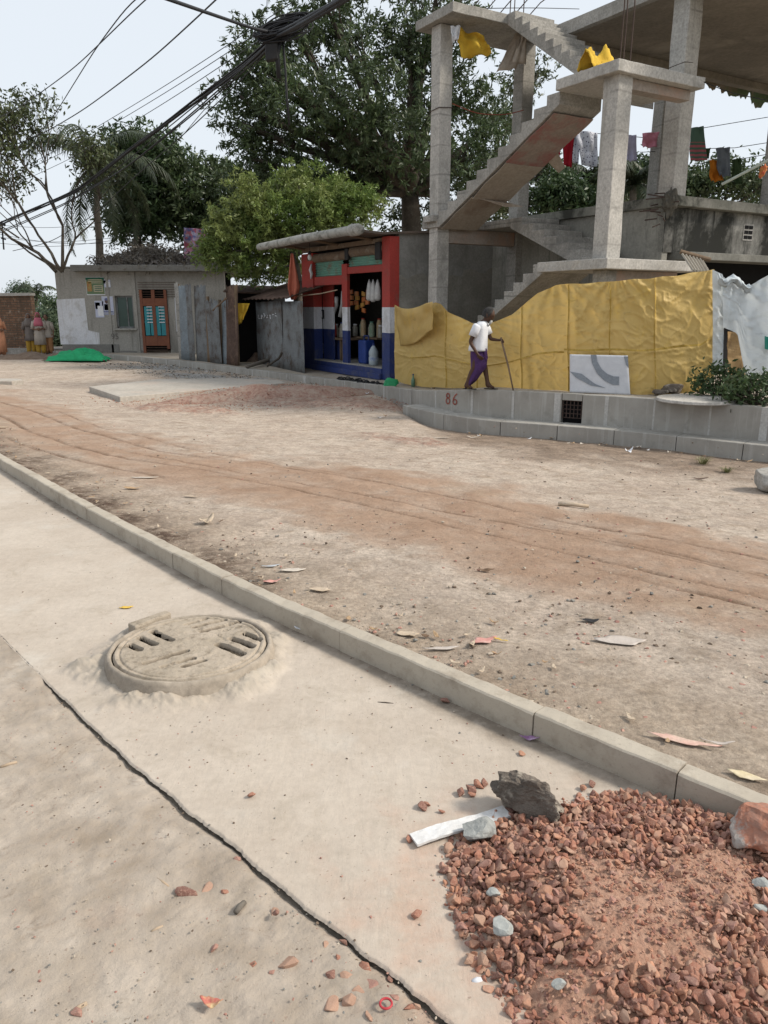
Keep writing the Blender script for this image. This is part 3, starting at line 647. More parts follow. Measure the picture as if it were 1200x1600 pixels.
flight(1.1, ZB1-.16, 4.62, ZA1, -.2, .78, 11); flight(4.1, ZA2, 1.1, ZB1, 1.05, 2.1, 13)
flight(3.75, ZA1, 1.3, ZB0, 1.05, 2.1, 7); flight(1.3, ZB0-.02, 4.5, .5, -.2, .95, 12, .14)
# red-stained formwork sheets under the middle flight, two of them hanging loose
def under(l0, l1, r0, r1, off, m, droop=0):
    f = lambda l: (ZB1-.16)+(ZA1-ZB1+.16)*(l-1.1)/(4.62-1.1)-.215-off
    b = MB()
    def fnc(u, v):
        l = l0+(l1-l0)*u; r = r0+(r1-r0)*v
        return W(l, r+.01*math.sin(9*u), f(l)-droop*max(0, u-.55)**2*4*(1-.5*v)+.01*mnoise.noise((l*4, r*4, 0)))
    b.grid(fnc, 14, 6); return b
m_ply_red = M('stained_formwork_sheet', (.33,.27,.23), (.26,.21,.18), 1.6, .85, .2, 30, .004, stain=(.30,.14,.125), sscale=1.6, samt=(.47,.62))
m_ply_tan = M('tan_formwork_sheet', (.38,.33,.275), (.31,.265,.22), 1.4, .85, .2, 30, .004, stain=(.25,.19,.15), sscale=1.3)
obj('formwork_sheet', under(1.25, 2.5, -.17, .76, .012, m_ply_red), m_ply_red, hb, thick=.008)
obj('formwork_sheet', under(2.5, 3.5, -.17, .76, .02, m_ply_tan, .04), m_ply_tan, hb, thick=.008)
obj('formwork_sheet', under(3.5, 4.55, -.17, .76, .012, m_ply_tan), m_ply_tan, hb, thick=.008)
b = MB(); f_ = lambda l: (ZB1-.16)+(ZA1-ZB1+.16)*(l-1.1)/(4.62-1.1)-.23
b.prism([W(3.5,-.18,f_(3.5)), W(3.52,.85,f_(3.52)-.03), W(3.32,1.0,f_(3.5)-.12), W(3.4,.6,f_(3.4)-.19), W(3.46,.1,f_(3.46)-.05)], Zv*-.01); obj('loose_board', b, m_ply_tan, hb)
b = MB(); b.prism([W(2.35,.76,f_(2.35)), W(2.1,.76,f_(2.1)), W(2.15,1.0,f_(2.2)-.17), W(2.3,.98,f_(2.3)-.2)], Zv*-.01); obj('loose_board', b, m_ply_tan, hb)
# landings, floor slabs, beams
def slab(name, l0, l1, r0, r1, z0, z1, m=m_conc, bev=.012):
    b = MB(); n = 14
    ring = lambda z: [W(l0+(l1-l0)*k/n, r0+.022*mnoise.noise((k*.9, z*3, l0)), z) for k in range(n)]+[W(l1+.022*mnoise.noise((k*.7, z, l1)), r0+(r1-r0)*k/n, z) for k in range(n)]+[W(l1-(l1-l0)*k/n, r1, z) for k in range(n)]+[W(l0+.022*mnoise.noise((k*.7, z, r1)), r1-(r1-r0)*k/n, z) for k in range(n)]
    b.loft([ring(z0)[::-1], ring(z1)[::-1]]); return obj(name, b, m, hb, bevel=bev)
slab('landing', -.27, 1.1, -.31, 1.72, ZB1-.17, ZB1, m_conc_l); slab('landing', -.36, 1.3, -.34, 2.05, ZB0-.17, ZB0, m_conc_l)
slab('landing', 4.62, 5.25, -.2, 2.35, ZA1-.16, ZA1, m_conc); slab('landing', 3.75, 4.618, 1.05, 2.35, ZA1-.16, ZA1, m_conc)
slab('landing', 4.1, 5.42, -.3, 2.35, ZA2-.18, ZA2, m_conc)
b = MB(); b.lr(Al-.12, Al+.12, CW+.004, 2.02, ZA1-.46, ZA1-.164); obj('beam', b, m_conc_b, hb, bevel=.01)
b = MB(); b.lr(-.1, .1, CW*.9+.004, 1.7, ZB0-.36, ZB0-.174); obj('beam', b, m_conc_b, hb, bevel=.01)
b = MB(); b.lr(Al-.2, Al+.2, CW*-1.9, CW*1.15, ZA1-.05, ZA1+.09); obj('kicker', b, m_conc, hb, bevel=.02)
b = MB(); b.lr(-.1, .12, CW+.01, 1.6, ZB1-.33, ZB1-.174); obj('beam', b, m_conc_b, hb, bevel=.01)
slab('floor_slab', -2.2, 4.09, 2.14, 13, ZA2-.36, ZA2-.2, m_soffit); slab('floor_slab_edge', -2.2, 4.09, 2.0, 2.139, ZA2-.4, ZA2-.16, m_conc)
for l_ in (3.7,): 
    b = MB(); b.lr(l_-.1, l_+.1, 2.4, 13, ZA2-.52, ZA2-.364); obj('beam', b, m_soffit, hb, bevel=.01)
# torn green sheets along the far lower edge of the slab
m_gsheet = M('faded_green_sheet', (.10,.22,.11), (.16,.19,.11), 2, .7, .2, 20, .01, stain=(.27,.22,.16), sscale=1.2, samt=(.45,.55))
b = MB(); b.grid(lambda u, v: W(4.11+.04*math.sin(u*40), 4.0+8*u, ZA2-.36-v*(.05+.42*fbm(u*32, 3., 5, 4)**1.5*(.5+1.3*fbm(u*3, 1., 8, 2)))), 240, 5)
obj('torn_sheeting', b, m_gsheet, hb, thick=.006)
# rebars
for k in range(6):
    b = MB(); p = W(4.2-.02*k, -.1+.33*k, ZA2); b.tube([p, p+Vector((.25,-.1,.25)), p+Vector((.8+.05*k,-.25,.75)), p+Vector((1.0+.1*k,-.3,1.3))], .011, 5); obj('rebar', b, m_steel, hb)
for q, h in ((W(-.05,-.05,ZB1),1.6),(W(-.1,.12,ZB1),1.5),(W(.1,.18,ZB1),1.4),(W(4.15,1.15,ZA2),.9),(W(4.15,1.5,ZA2),1.1),(W(4.2,1.3,ZA2),1.2)): b = MB(); b.tube([q, q+Vector((.01,0,h*.5)), q+Vector((-.01,0,h))], .011, 5); obj('rebar', b, m_steel, hb)
# ground storey at the right: mouldy walls, roof slab, dark opening under its ledge
b = MB(); b.lr(.72, 6.5, 2.22, 2.37, -.1, 3.38); obj('side_wall', b, m_mould_l, hb)
b = MB(); b.lr(.70, .85, 2.22, 13, 2.58, 3.38); obj('front_wall', b, m_mould, hb)
b = MB(); b.lr(.5, 6.6, 2.14, 13.2, 3.384, 3.56); obj('roof_slab', b, M('mossy_slab', (.26,.25,.22), (.15,.15,.125), 1.5, .95, .4, 30, .006, stain=(.05,.05,.042), sscale=1.4, samt=(.47,.6)), hb, bevel=.012)
b = MB(); b.lr(.30, .85, 2.5, 13, 2.44, 2.576); obj('window_ledge', b, M('black_ledge', (.10,.10,.09), (.2,.195,.175), 2, .95, .3, 30, .005), hb, bevel=.01)
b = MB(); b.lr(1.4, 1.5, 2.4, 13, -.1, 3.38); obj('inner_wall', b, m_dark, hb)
vp = atplane(1169, 363, W(.69,0,0), Lv); l_v = (vp-B0).dot(Lv); r_v = (vp-B0).dot(Rv); b = MB()
for i in range(2):
    for j in range(3): b.lr(.68, .699, r_v-.13+.14*i, r_v-.01+.14*i, vp.z-.13+.095*j, vp.z-.065+.095*j)
obj('vent', b, m_dark, hb); b = MB(); b.lr(.688, .6985, r_v-.155, r_v+.155, vp.z-.16, vp.z+.16); obj('vent_frame', b, m_conc_l, hb)
for k in range(14):
    b = MB(); q = W(.6+random.uniform(-.2,.3), 2.1+random.uniform(-.25,.1), 3.3+random.uniform(-.25,.35)); b.tube([q, q+Vector((random.uniform(-.35,.1), random.uniform(-.1,.1), random.uniform(-.06,.06)))], .012, 5); obj('rod', b, m_steel, hb)
# broken dark mortar at column foot
obj('mortar_clump', rock_mesh(W(.6,2.22,3.15), (.14,.15,.26), 19, 9, 4, .5), M('black_mortar', (.07,.065,.055), (.13,.12,.10), 6, .95, .6, 30, .01), hb, smooth=True)

# ---- grey plaster wall beside the shop, behind the first column
gw = thing('plaster_wall', 'grey plastered wall behind the tall column, next to the red shop pillar', 'wall', W(5.9, .6, -.1))
b = MB(); b.lr(5.78, 5.92, -.46, 4.3, -.1, 3.2); obj('wall', b, m_plaster, gw)
b = MB(); pts = [(-.455,-.1)]+[(4.2,-.1)]+[(4.2-.0465*k, 2.28+.16*mnoise.noise((k*.11,3,0))+.05*mnoise.noise((k*.33,7,0))+(.16 if k < 62 else 0)) for k in range(101)]
b.prism([W(5.778, r, z) for r, z in pts], Lv*-.006); obj('rough_render', b, m_plaster2, gw)
b = MB(); b.lr(5.3, 5.76, 2.36, 2.75, -.1, 3.2); obj('pier', b, m_conc_b, gw)

# ---- loose things on the building
def sheet(name, fn, nu, nv, m, label, cat, group=None, thick=.004, parent=None):
    b = MB(); b.grid(fn, nu, nv); return obj(name, b, m, parent, label, cat, group, smooth=True, thick=thick)
m_yel = cloth('yellow_sheet_plain', (.62,.40,.045), (.52,.33,.04))
def hang(pts_px, Y, wob=.06, seed=0, n=12):
    """a limp piece of sheet: outline corners (tl, tr, br, bl) given as pixels at distance Y"""
    c = [aty(u, v, Y) for u, v in pts_px]
    def fn(u, v):
        p = (c[0]*(1-u)+c[1]*u)*(1-v)+(c[3]*(1-u)+c[2]*u)*v
        return p+Vector((0, wob*mnoise.noise((u*3+seed, v*2.2, seed))*2+wob*.6*math.sin(u*11+seed+v*3), wob*.9*mnoise.noise((u*4, v*4, seed+4))*min(1, v*3+.15)))
    return fn
YA = W(4.5, .3, 0).y
sheet('plastic_sheet', hang([(707,42),(756,55),(768,82),(722,92)], YA+.1, .1, 2), 16, 12, m_yel, 'yellow plastic sheet hanging under the top landing beside the tall left column', 'sheet')
sheet('plastic_sheet', hang([(704,40),(720,40),(716,62),(706,66)], YA-.25, .05, 9), 8, 10, m_white, 'small torn white rag under the top landing at the column head', 'rag')
sheet('board', hang([(805,52),(828,48),(806,108),(776,112)], YA+.4, .04, 5), 8, 8, m_ply_tan, 'brown formwork board dangling under the top landing in front of the rear column', 'board', thick=.012)
sheet('board', hang([(812,60),(822,50),(822,100),(800,98)], YA+.1, .05, 6), 8, 8, m_ply_tan, 'narrow tan board hanging in front of the larger dangling board', 'board', thick=.012)
yb = W(.35, .3, 0).y
b = MB(); c_ = W(.45, .0, ZB1+.005)
b.grid(lambda u, v: c_+Rv*((u-.5)*.62)+Lv*((v-.5)*.34)+Zv*max(.0, (.36+.12*mnoise.noise((u*5,v*3,1)))*(1-(abs(v-.5)*2)**1.5)*(.8+.3*math.sin(u*9+1))*(1-.6*abs(u-.5))+.05*(1-abs(mnoise.noise((u*7+v*2,v*6,5)))*2)**3), 24, 18)
obj('plastic_sheet', b, m_yel, None, 'crumpled yellow plastic bundle lying on the middle stair landing', 'sheet', smooth=True, thick=.004)

# ---- laundry on the line over the flat roof
lineY = W(4.2, 4, 0).y
def lp(u, v, Y=20.5): return aty(u, v, Y)
b = MB()
lns = [[(820,196),(905,206),(1040,218),(1098,200),(1200,183)],[(1000,238),(1108,232),(1148,231),(1205,222)],[(1090,256),(1160,248),(1205,240)]]
for i, (pp, lab) in enumerate(zip(lns, ('upper thin washing line with red, dotted and pink clothes over the roof', 'middle thin washing line holding the grey cloth over the roof', 'lowest short washing line holding the dark green cloth'))):
    b = MB(); b.tube([lp(u, v) for u, v in pp], .008, 5); obj('washing_line', b, m_cable, None, lab, 'washing line')
t = NT('dotted_cloth'); v_ = t.vor(17); c = t.mix(t.rng(v_, .24, .28), (.03,.03,.10), (.62,.64,.72)); m_dot = t.fin(c, .9)
t = NT('striped_cloth'); wv = t.n('ShaderNodeTexWave'); wv.bands_direction = 'Z'; wv.inputs['Scale'].default_value = 3.2; t.l(t.co, wv.inputs[0])
g_ = t.n('ShaderNodeSeparateXYZ'); t.l(t.co, g_.inputs[0]); low = t.rng(g_.outputs[2], .42, .44, 1, 0)
m_green_st = t.fin(t.mix(t.math('MULTIPLY', low, t.rng(wv.outputs[1], .4, .6)), (.10,.17,.13), (.45,.13,.15)), .9)
m_redc = cloth('red_cloth', (.36,.012,.025)); m_lil = cloth('lilac_cloth', (.48,.46,.62)); m_pink = cloth('pink_cloth', (.62,.25,.33)); m_gry = cloth('grey_cloth', (.19,.21,.24)); m_dg = cloth('dark_green_cloth', (.045,.075,.03)); m_ora = cloth('orange_cloth', (.62,.20,.02))
def wash(name, px, m, label, cat, Y=20.45, wob=.04, seed=1): sheet(name, hang(px, Y, wob, seed, 10), 14, 14, m, label, cat, thick=.01)
# red trousers: one mesh, two legs
b = MB()
for px_ in ([(879,202),(897,204),(893,262),(881,258)], [(866,205),(882,203),(873,252),(866,252)]):
    b.grid(hang(px_, 20.5, .03, px_[0][0]), 8, 14)
obj('trousers', b, m_redc, None, 'dark red trousers hanging from the washing line beside the stair flight', 'trousers', smooth=True, thick=.02)
b = MB(); b.grid(hang([(897,203),(934,207),(933,262),(909,258)], 20.45, .05, 3), 14, 14); b.grid(hang([(893,203),(905,206),(904,256),(894,254)], 20.5, .03, 6), 6, 12)
obj('shirt', b, m_dot, None, 'white cloth with dark dots hanging on the line left of the near column', 'clothing', smooth=True, thick=.012)
wash('cloth', [(976,211),(994,211),(996,251),(978,252)], m_lil, 'pale lilac cloth on the washing line just right of the near column', 'cloth')
wash('cloth', [(1004,208),(1032,206),(1032,229),(1004,231)], m_pink, 'pink cloth folded over the washing line before the dark rear column', 'cloth')
wash('cloth', [(1031,206),(1040,206),(1040,229),(1032,230)], m_redc, 'small crimson cloth on the line right against the pink one', 'cloth')
wash('cloth', [(1079,200),(1099,197),(1106,250),(1078,252)], m_green_st, 'green towel with red striped border hanging right of the big column', 'towel', 20.0)
wash('cloth', [(1103,233),(1110,231),(1108,248),(1104,246)], m_dg, 'tiny dark cloth pegged between the striped towel and the grey cloth', 'cloth', 20.2)
wash('cloth', [(1119,231),(1140,230),(1143,276),(1123,275)], m_gry, 'grey cloth hanging folded on the middle washing line', 'cloth', 20.0, .06)
wash('cloth', [(1109,250),(1124,250),(1131,282),(1110,284)], m_ora, 'bright orange cloth hanging lower beside the grey one', 'cloth', 20.1, .05)
wash('cloth', [(1144,250),(1158,247),(1160,288),(1145,286)], m_dg, 'dark green cloth hanging right of the grey one', 'cloth', 20.2)
b = MB(); b.tube([aty(1128,288,14.9), aty(1201,250,14.4)], .025, 8); obj('pipe', b, M('pale_pole', (.45,.5,.45)), None, 'pale slanting pole leaning over the roof edge at the right', 'pole')
b = rock_mesh(aty(1191,279,14.6), (.07,.06,.11), 41, 8, 3, .5); obj('cloth', b, M('red_yellow_rag', (.45,.06,.05), (.55,.28,.07), 14), None, 'red and yellow knotted rag by the column at the right edge', 'rag', smooth=True)
b = MB(); a = W(.2,2.4,2.2); b.grid(lambda u, v: aty(1063+33*u+ (8+14*u)*v*.0, 395+8*u, 13.6)*(1-v)+aty(1082+28*u, 424+3*u, 12.9)*v+Vector((0,0,.03*math.sin(u*38))), 60, 3)
obj('tin_sheet', b, M('cream_tin', (.45,.42,.36), (.34,.31,.27), 3, .6, .1, 40, .003), None, 'small cream corrugated tin sheet propped slanting above the yellow sheet', 'tin sheet', thick=.006)
b = MB(); b.tube([aty(1063,393,13.55), aty(1110,406,13.5)], .035, 8); obj('bamboo_pole', b, m_wood, None, 'short weathered pole along the top of the cream tin sheet', 'pole')

# ================================================================ SHEETING FENCES
def tarp_mat(name, c1, c2, c3):
    t = NT(name); c = t.mix(t.rng(t.noise(.9, 5, .6), .38, .62), c1, c2); c = t.mix(t.rng(t.noise(2.4, 6, .65, dist=.8), .56, .75, 0, .7), c, c3)
    v = t.mapped((1, 1, 2.5)); c = t.mix(t.rng(t.noise(6, 4, .6, vec=v), .62, .7, 0, .35), c, tuple(x*.55 for x in c1)); c = t.mix(t.rng(t.noise(3.3, 8, .75, dist=.5), .58, .76, 0, .45), c, tuple(x*.8 for x in (c1[0]*.75, c1[1]*.8, c1[1]*.6)))
    g = t.n('ShaderNodeTexBrick'); n = t.bump(t.noise(7, 5, .6, dist=1.0), .5, .03); n = t.bump(t.noise(26, 4, .6, dist=.6), .35, .008, n)
    t.fin(c, .5, n, 0, .3); tr = t.n('ShaderNodeBsdfTranslucent'); t.l(c, tr.inputs[0]); ms = t.n('ShaderNodeMixShader'); ms.inputs[0].default_value = .28
    t.l(t.b.outputs[0], ms.inputs[1]); t.l(tr.outputs[0], ms.inputs[2]); t.l(ms.outputs[0], t.out.inputs[0]); return t.mat
m_tarp = tarp_mat('yellow_tarpaulin', (.56,.395,.135), (.65,.465,.17), (.71,.49,.10)); m_wtarp = tarp_mat('white_tarpaulin', (.60,.655,.69), (.66,.71,.74), (.50,.55,.58))
def wrinkle(x, z, sd=0):
    wx, wz = x+.25*mnoise.noise((x*1.5, z*1.5, sd+20)), z+.25*mnoise.noise((x*1.5, z*1.5, sd+30))
    a = (1-abs(mnoise.noise((wx*1.3+wz*1.6, wz*1.5-wx*.6, sd)))*2)**3; c = (1-abs(mnoise.noise((wx*2.6-wz*2.9, wz*2.4+wx*1.8, sd+7)))*2)**5; d = (1-abs(mnoise.noise((wx*4.5+wz*3, wz*7, sd+11)))*2)**5; e = mnoise.noise((x*9, z*9, sd+3))
    return max(-.2, min(1, a))*.014+max(0, c)*.02+max(0, d)*.016+.03*mnoise.noise((x*.9+z*.6, z*.7, sd+50))+e*.005
def tarp(keys, nu, nv, sd, seams=(), seam_v=(), bulge=.05):
    """keys: (u, v_top, v_bottom, Y) along the sheet"""
    k = np.array(keys, float); b = MB(); tops = [aty(x, float(np.interp(x, k[:,0], k[:,1])), float(np.interp(x, k[:,0], k[:,3]))) for x in (628, 680, 757, 868, 960, 1112, 1145, 1200) if k[0,0] <= x <= k[-1,0]]
    def fn(a, c):
        u = k[0,0]+(k[-1,0]-k[0,0])*a; vt, vb, Yv = (float(np.interp(u, k[:,0], k[:,i])) for i in (1,2,3))
        T = aty(u, vt, Yv); Bm = aty(u, vb, Yv-.03); p = T*(1-c)+Bm*c
        s = 0
        for x in seams: s += .022*math.exp(-((u-x)/1.3)**2)
        for x in seam_v: s += .02*math.exp(-((c-x)/.012)**2)
        s += sum(.020*math.sin(16*math.atan2((p-q_).x+.25*(p-q_).y, -(p-q_).z+.15)+q_.x*3)*math.exp(-((p-q_).length/1.1))*min(1, (p-q_).length/.12) for q_ in tops)
        sag = (wrinkle(p.x*1.0, p.z, sd))*min(1, .35+2*min(c, 1-c)+.2)+bulge*math.sin(math.pi*c)*.5
        return p+Vector((-.25, -.95, 0))*(sag+s)+Vector((0, 0, .03*mnoise.noise((p.x*3, 0, sd))*(1 if c < .02 or c > .98 else 0)))
    b.grid(fn, nu, nv); tarp.fn = fn; tarp.k = k; return b
def seams(us, vs, m, parent):
    fn, k = tarp.fn, tarp.k; u0, u1 = k[0,0], k[-1,0]; o = Vector((-.25,-.95,0))*.006
    for x in us:
        b = MB(); a = (x-u0)/(u1-u0); w_ = .0018; b.grid(lambda i, j: fn(a+(j-.5)*w_*2+.002*math.sin(i*9), .01+.98*i)+o, 60, 1); obj('seam', b, m, parent)
    for y, a0, a1 in vs:
        b = MB(); b.grid(lambda i, j: fn(a0+(a1-a0)*i, y+(j-.5)*.016+.006*math.sin(i*14))+o, 200, 1); obj('seam', b, m, parent)
yf_ = thing('sheet_fence', 'long yellow plastic sheet fence sagging behind the walking man', 'fence', aty(850, 612, 12.8))
keys = [(617,476,594,16.9),(628,482,598,16.6),(641,488,601,16.2),(660,480,604,15.6),(680,472,605,15.1),(690,476,606,14.9),(700,487,606,14.7),(725,499,607,14.2),(744,507,608,14.0),(757,510,608,13.8),(775,503,608,13.55),(800,490,609,13.3),(840,459,609,12.95),(868,446,610,12.8),(900,443,612,12.55),(960,439,616,12.35),(1000,437,617,12.25),(1040,432,616,12.25),(1080,426,613,12.3),(1094,424,611,12.3),(1116,421,588,12.3)]
obj('sheet', tarp(keys, 420, 90, 1, (697,745,815,888,953,1023), (.62,), .06), m_tarp, yf_, smooth=True)
m_seam = M('tarp_seam', (.36,.235,.05), (.44,.29,.06), 9, .6, .2, 40, .003); seams((697,745,815,888,953,1023), ((.62,.05,.53),(.60,.53,.985)), m_seam, yf_)
b = MB(); b.grid(lambda u, v: aty(617+60*u+10*v*(1-u), 478-4*math.sin(u*3)+62*v*(1-.3*u)+8*math.sin(u*4), 16.7-1.9*u-.12)+Vector((-.3,-.9,0))*(.09*mnoise.noise((u*4,v*3,2))+.05), 24, 18); obj('folded_flap', b, m_tarp, yf_, smooth=True, thick=.004)
for u, Yv, vt in ((680,15.2,472),(868,12.95,446),(1000,12.4,438),(1112,12.45,421)):
    b = MB(); q = aty(u, vt, Yv); b.tube([Vector((q.x, q.y, -.05)), q+Vector((0,0,-.01))], .03, 8); obj('pole', b, m_wood, yf_)
ws = sheet('banner', lambda u, v: aty(890+90*u+4*u*v, 553+2*u+(59+2*u)*v, 12.42-.17*u)+Vector((-.2,-.95,0))*(.10+.05*wrinkle(u*2, v*2, 4)), 26, 20, cloth('white_banner', (.60,.62,.66), (.52,.54,.58)), 'white banner sheet with a grey curved stroke, fixed low on the yellow fence', 'banner')
b = MB()
def bp(u, v): return aty(890+90*u+4*u*v, 553+2*u+(59+2*u)*v, 12.42-.17*u)+Vector((-.2,-.95,0))*(.112+.05*wrinkle(u*2, v*2, 4))
pts_o = [(.36,.0),(.40,.2),(.47,.42),(.58,.58),(.72,.66),(.82,.66)]; pts_i = [(.46,.0),(.48,.15),(.54,.3),(.62,.4),(.74,.47),(.83,.47)]
pts_o = [(.36,.0),(.38,.22),(.46,.48),(.58,.66),(.72,.76),(.82,.76)]; pts_i = [(.46,.0),(.47,.17),(.54,.36),(.63,.48),(.74,.54),(.83,.54)]
vs = [bp(*q) for q in pts_o]+[bp(*q) for q in pts_i]; b.add(vs, [(i, i+1, 7+i, 6+i) for i in range(5)]); vs = [bp(*q) for q in ((.93,.02),(1.0,.02),(1.0,.32),(.96,.24))]; b.add(vs, [(0,1,2,3)])
vs = [bp(*q) for q in ((.0,.45),(.2,.5),(.42,.75),(.6,.85),(.35,.8),(.1,.6))]; b.add(vs, [(0,1,2,3,4,5)])
obj('curved_stroke', b, M('banner_grey', (.26,.29,.33)), ws)
wf = thing('sheet_fence', 'pale white plastic sheet fence at the right of the yellow one', 'fence', aty(1150, 600, 12.1))
obj('sheet', tarp([(1113,421,583,12.22),(1120,424,584,12.2),(1129,428,586,12.2),(1131,446,512,12.2)], 20, 50, 5, (), (), .05), m_wtarp, wf, smooth=True)
obj('sheet', tarp([(1129,432,512,12.15),(1140,440,516,12.1),(1152,446,520,12.1),(1164,448,585,12.05),(1172,445,590,12.0),(1200,430,584,11.9),(1260,420,590,11.5),(1330,415,600,11.0)], 60, 50, 6, (1164,), (.35,), .06), m_wtarp, wf, smooth=True)
b = MB(); b.grid(lambda u, v: aty(1118+50*u, 428+14*u+12*v+5*math.sin(u*9), 12.1)+Vector((0,-.06-.08*math.sin(math.pi*v)+.06*mnoise.noise((u*6,v*4,0)),.05*mnoise.noise((u*7,v*4,3)))), 26, 8); obj('rolled_edge', b, m_wtarp, wf, smooth=True, thick=.01)
b = MB(); b.grid(lambda u, v: aty(1137+26*u+3*v*u-2*math.sin(v*9)*u, 518+2*u+73*v, 12.28)+Vector((0,.04*mnoise.noise((u*2,v*5,0)),0)), 8, 20); obj('plywood', b, m_woodl, None, 'tan plywood strip standing in the gap of the white sheet fence', 'plywood', thick=.012)
b = MB(); b.grid(lambda u, v: aty(1195+20*u, 525+5*u+20*v, 11.75)+Vector((0,.03*math.sin(u*7),.0)), 8, 8); obj('cloth', b, cloth('teal_cloth', (.05,.28,.22)), None, 'small teal cloth tied to the white sheet at the right edge', 'cloth', thick=.006)
b = MB(); c0 = atz(1087, 626, .26); c0.z = 0; b.disc(c0, .56, .255, .30, 48, 0, .55); obj('drain_cover', b, m_conc_l, None, 'round pale concrete drain cover lying on the footpath by the bush', 'drain cover', bevel=.01)
for u, v, r, s_, lb in ((1032,615,.13,31,'small dark stone at the foot of the yellow sheet, left of the round drain cover'),(1052,614,.2,33,'flat grey stone against the yellow sheet bottom behind the round drain cover')):
    c0 = atz(u, v+2, .255); obj('stone', rock_mesh(c0, (r, r*.6, r*.45), s_, 7, 3, .1), m_stone, None, lb, 'stone', smooth=True)
# ================================================================ SHOP
RS = -.72                                     # the shop front lies in the plane r = RS
def fp_(u, v, r=RS): q = atplane(u, v, W(0, r, 0), Rv)-B0; return q.dot(Lv), q.z
def fl(u, v=520, r=RS): return fp_(u, v, r)[0]
shop = thing('shop', 'small open shop painted red, white and blue with rolled up shutters', 'shop', W(7.6, RS, -.08))
lR0, lR1 = 5.74, fl(597); lP0, lP1 = fl(542), fl(534); lL0, lL1 = fl(491), fl(474)
ZT = 3.1; ZW, ZBl = 1.57, 1.0
def tri(mb, l0, l1, r0, r1, ztop):
    mb.lr(l0, l1, r0, r1, ZW, ztop, 0); mb.lr(l0, l1, r0, r1, ZBl, ZW, 1); mb.lr(l0, l1, r0, r1, -.08, ZBl, 2)
MT = [m_red, m_wpaint, m_blue]
b = MB(); tri(b, lR0+.0, lR1, RS, RS+.25, ZT); obj('pillar', b, MT, shop)
b = MB(); tri(b, lL0, lL1, RS, RS+.25, 2.95); obj('pillar', b, MT, shop)
b = MB(); tri(b, lP0, lP1, RS+.02, RS+.10, 2.6); obj('post', b, MT, shop)
b = MB(); b.lr(lR1, lL0, RS-.03, RS+.22, -.08, .17); b.lr(lR1-.02, lL0+.02, RS-.10, RS-.031, -.08, .06); obj('plinth', b, m_blue, shop, bevel=.01)
b = MB(); b.lr(lR1, lL0, RS-.02, RS+1.7, .171, .2); obj('floor', b, m_conc, shop)
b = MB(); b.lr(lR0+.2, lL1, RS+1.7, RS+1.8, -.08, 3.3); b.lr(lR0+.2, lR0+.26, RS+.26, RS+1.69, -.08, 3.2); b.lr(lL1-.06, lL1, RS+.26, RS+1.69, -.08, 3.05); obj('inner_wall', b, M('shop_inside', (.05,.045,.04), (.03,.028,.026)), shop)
b = MB(); tri(b, lL0-.62, lL0-.01, RS+.27, RS+.31, 2.15); obj('side_panel', b, MT, shop)
def ribbed(l0, l1, z0, z1, r, pitch=.06):
    mb = MB(); n = max(6, int((z1-z0)/pitch)*6)
    mb.grid(lambda u, v: W(l0+(l1-l0)*u, r+.014*math.cos(2*math.pi*((z1-z0)*v)/pitch), z0+(z1-z0)*v), 2, n); return mb
zz = lambda u, v: fp_(u, v)[1]
obj('shutter', ribbed(lR1+.02, lP0-.02, 2.52, 2.74, RS+.08), m_shut, shop, smooth=True, thick=.006)
obj('shutter', ribbed(lP1+.02, lL0-.02, 2.34, 2.82, RS+.08), m_shut, shop, smooth=True, thick=.006)
b = MB(); b.lr(lR1+.01, lP0-.0, RS+.03, RS+.10, 2.36, 2.52); obj('shutter_bar', b, m_red, shop, bevel=.008)
b = MB(); b.lr(lP1+.0, lL0-.01, RS+.03, RS+.10, 2.12, 2.34); obj('shutter_bar', b, m_red, shop, bevel=.008)
for a, c, z0, z1 in ((lR1+.0, lP0-.1, 2.742, 2.98), (lP0-.08, lL0+.3, 2.70, 2.93)):
    n_ = 20; bb = MB(); rc = (RS+.10); zc = (z0+z1)/2; rad = (z1-z0)/2
    bb.loft([[W(l, rc+rad*math.cos(2*math.pi*k/n_), zc+rad*math.sin(2*math.pi*k/n_)) for k in range(n_)] for l in np.linspace(a, c, 8)]); obj('shutter_roll', bb, m_shutbox, shop, smooth=False)
b = MB(); b.lr(lR1-.1, lL1, RS+.02, RS+.12, 2.985, 3.09); obj('lintel', b, m_shutbox, shop)
b = MB(); b.lr(lR0+.2, lL1+.1, RS+.24, RS+.3, 2.75, 3.12); obj('top_board', b, m_dark, shop)
b = MB(); b.lr(lR1+.01, lR1+.24, RS-.06, RS+.02, 2.62, 3.0); obj('shutter_motor', b, m_black, shop, bevel=.02); b = MB(); b.lr(lP0-.16, lP0+.02, RS-.04, RS+.03, 2.68, 2.95); obj('shutter_motor', b, m_black, shop, bevel=.02)
# roof: thin slab sloping out to a pipe along the eave
RE = RS-.85
e0 = atplane(563, 362, W(0, RE, 0), Rv); e1 = atplane(405, 388, W(0, RE, 0), Rv)
k0 = W(lR0-.05, RS+.05, 3.17); k1 = W((e1-B0).dot(Lv), RS+.05, 3.0)
b = MB(); b.prism([e0+Rv*.05, W(lR0-.05, RS-.2, 3.12), W(lR0-.05, RS+1.8, 3.26), W((e1-B0).dot(Lv), RS+1.8, 3.2), e1+Rv*.05], Zv*.05); obj('roof', b, M('roof_sheet_brown', (.16,.125,.10), (.10,.08,.065), 2), shop)
dd = (e1-e0); b = MB(); pr_ = [(0,.1),(.02,.125),(.07,.125),(.075,.1),(.5,.098),(.97,.095),(1,.09)]
b.tube([e0+dd*t_+Vector((0,0,.05+.02*math.sin(t_*5))) for t_, _ in pr_], [r for _, r in pr_], 18); obj('eave_pipe', b, m_pipe, shop, smooth=True)
b = MB()
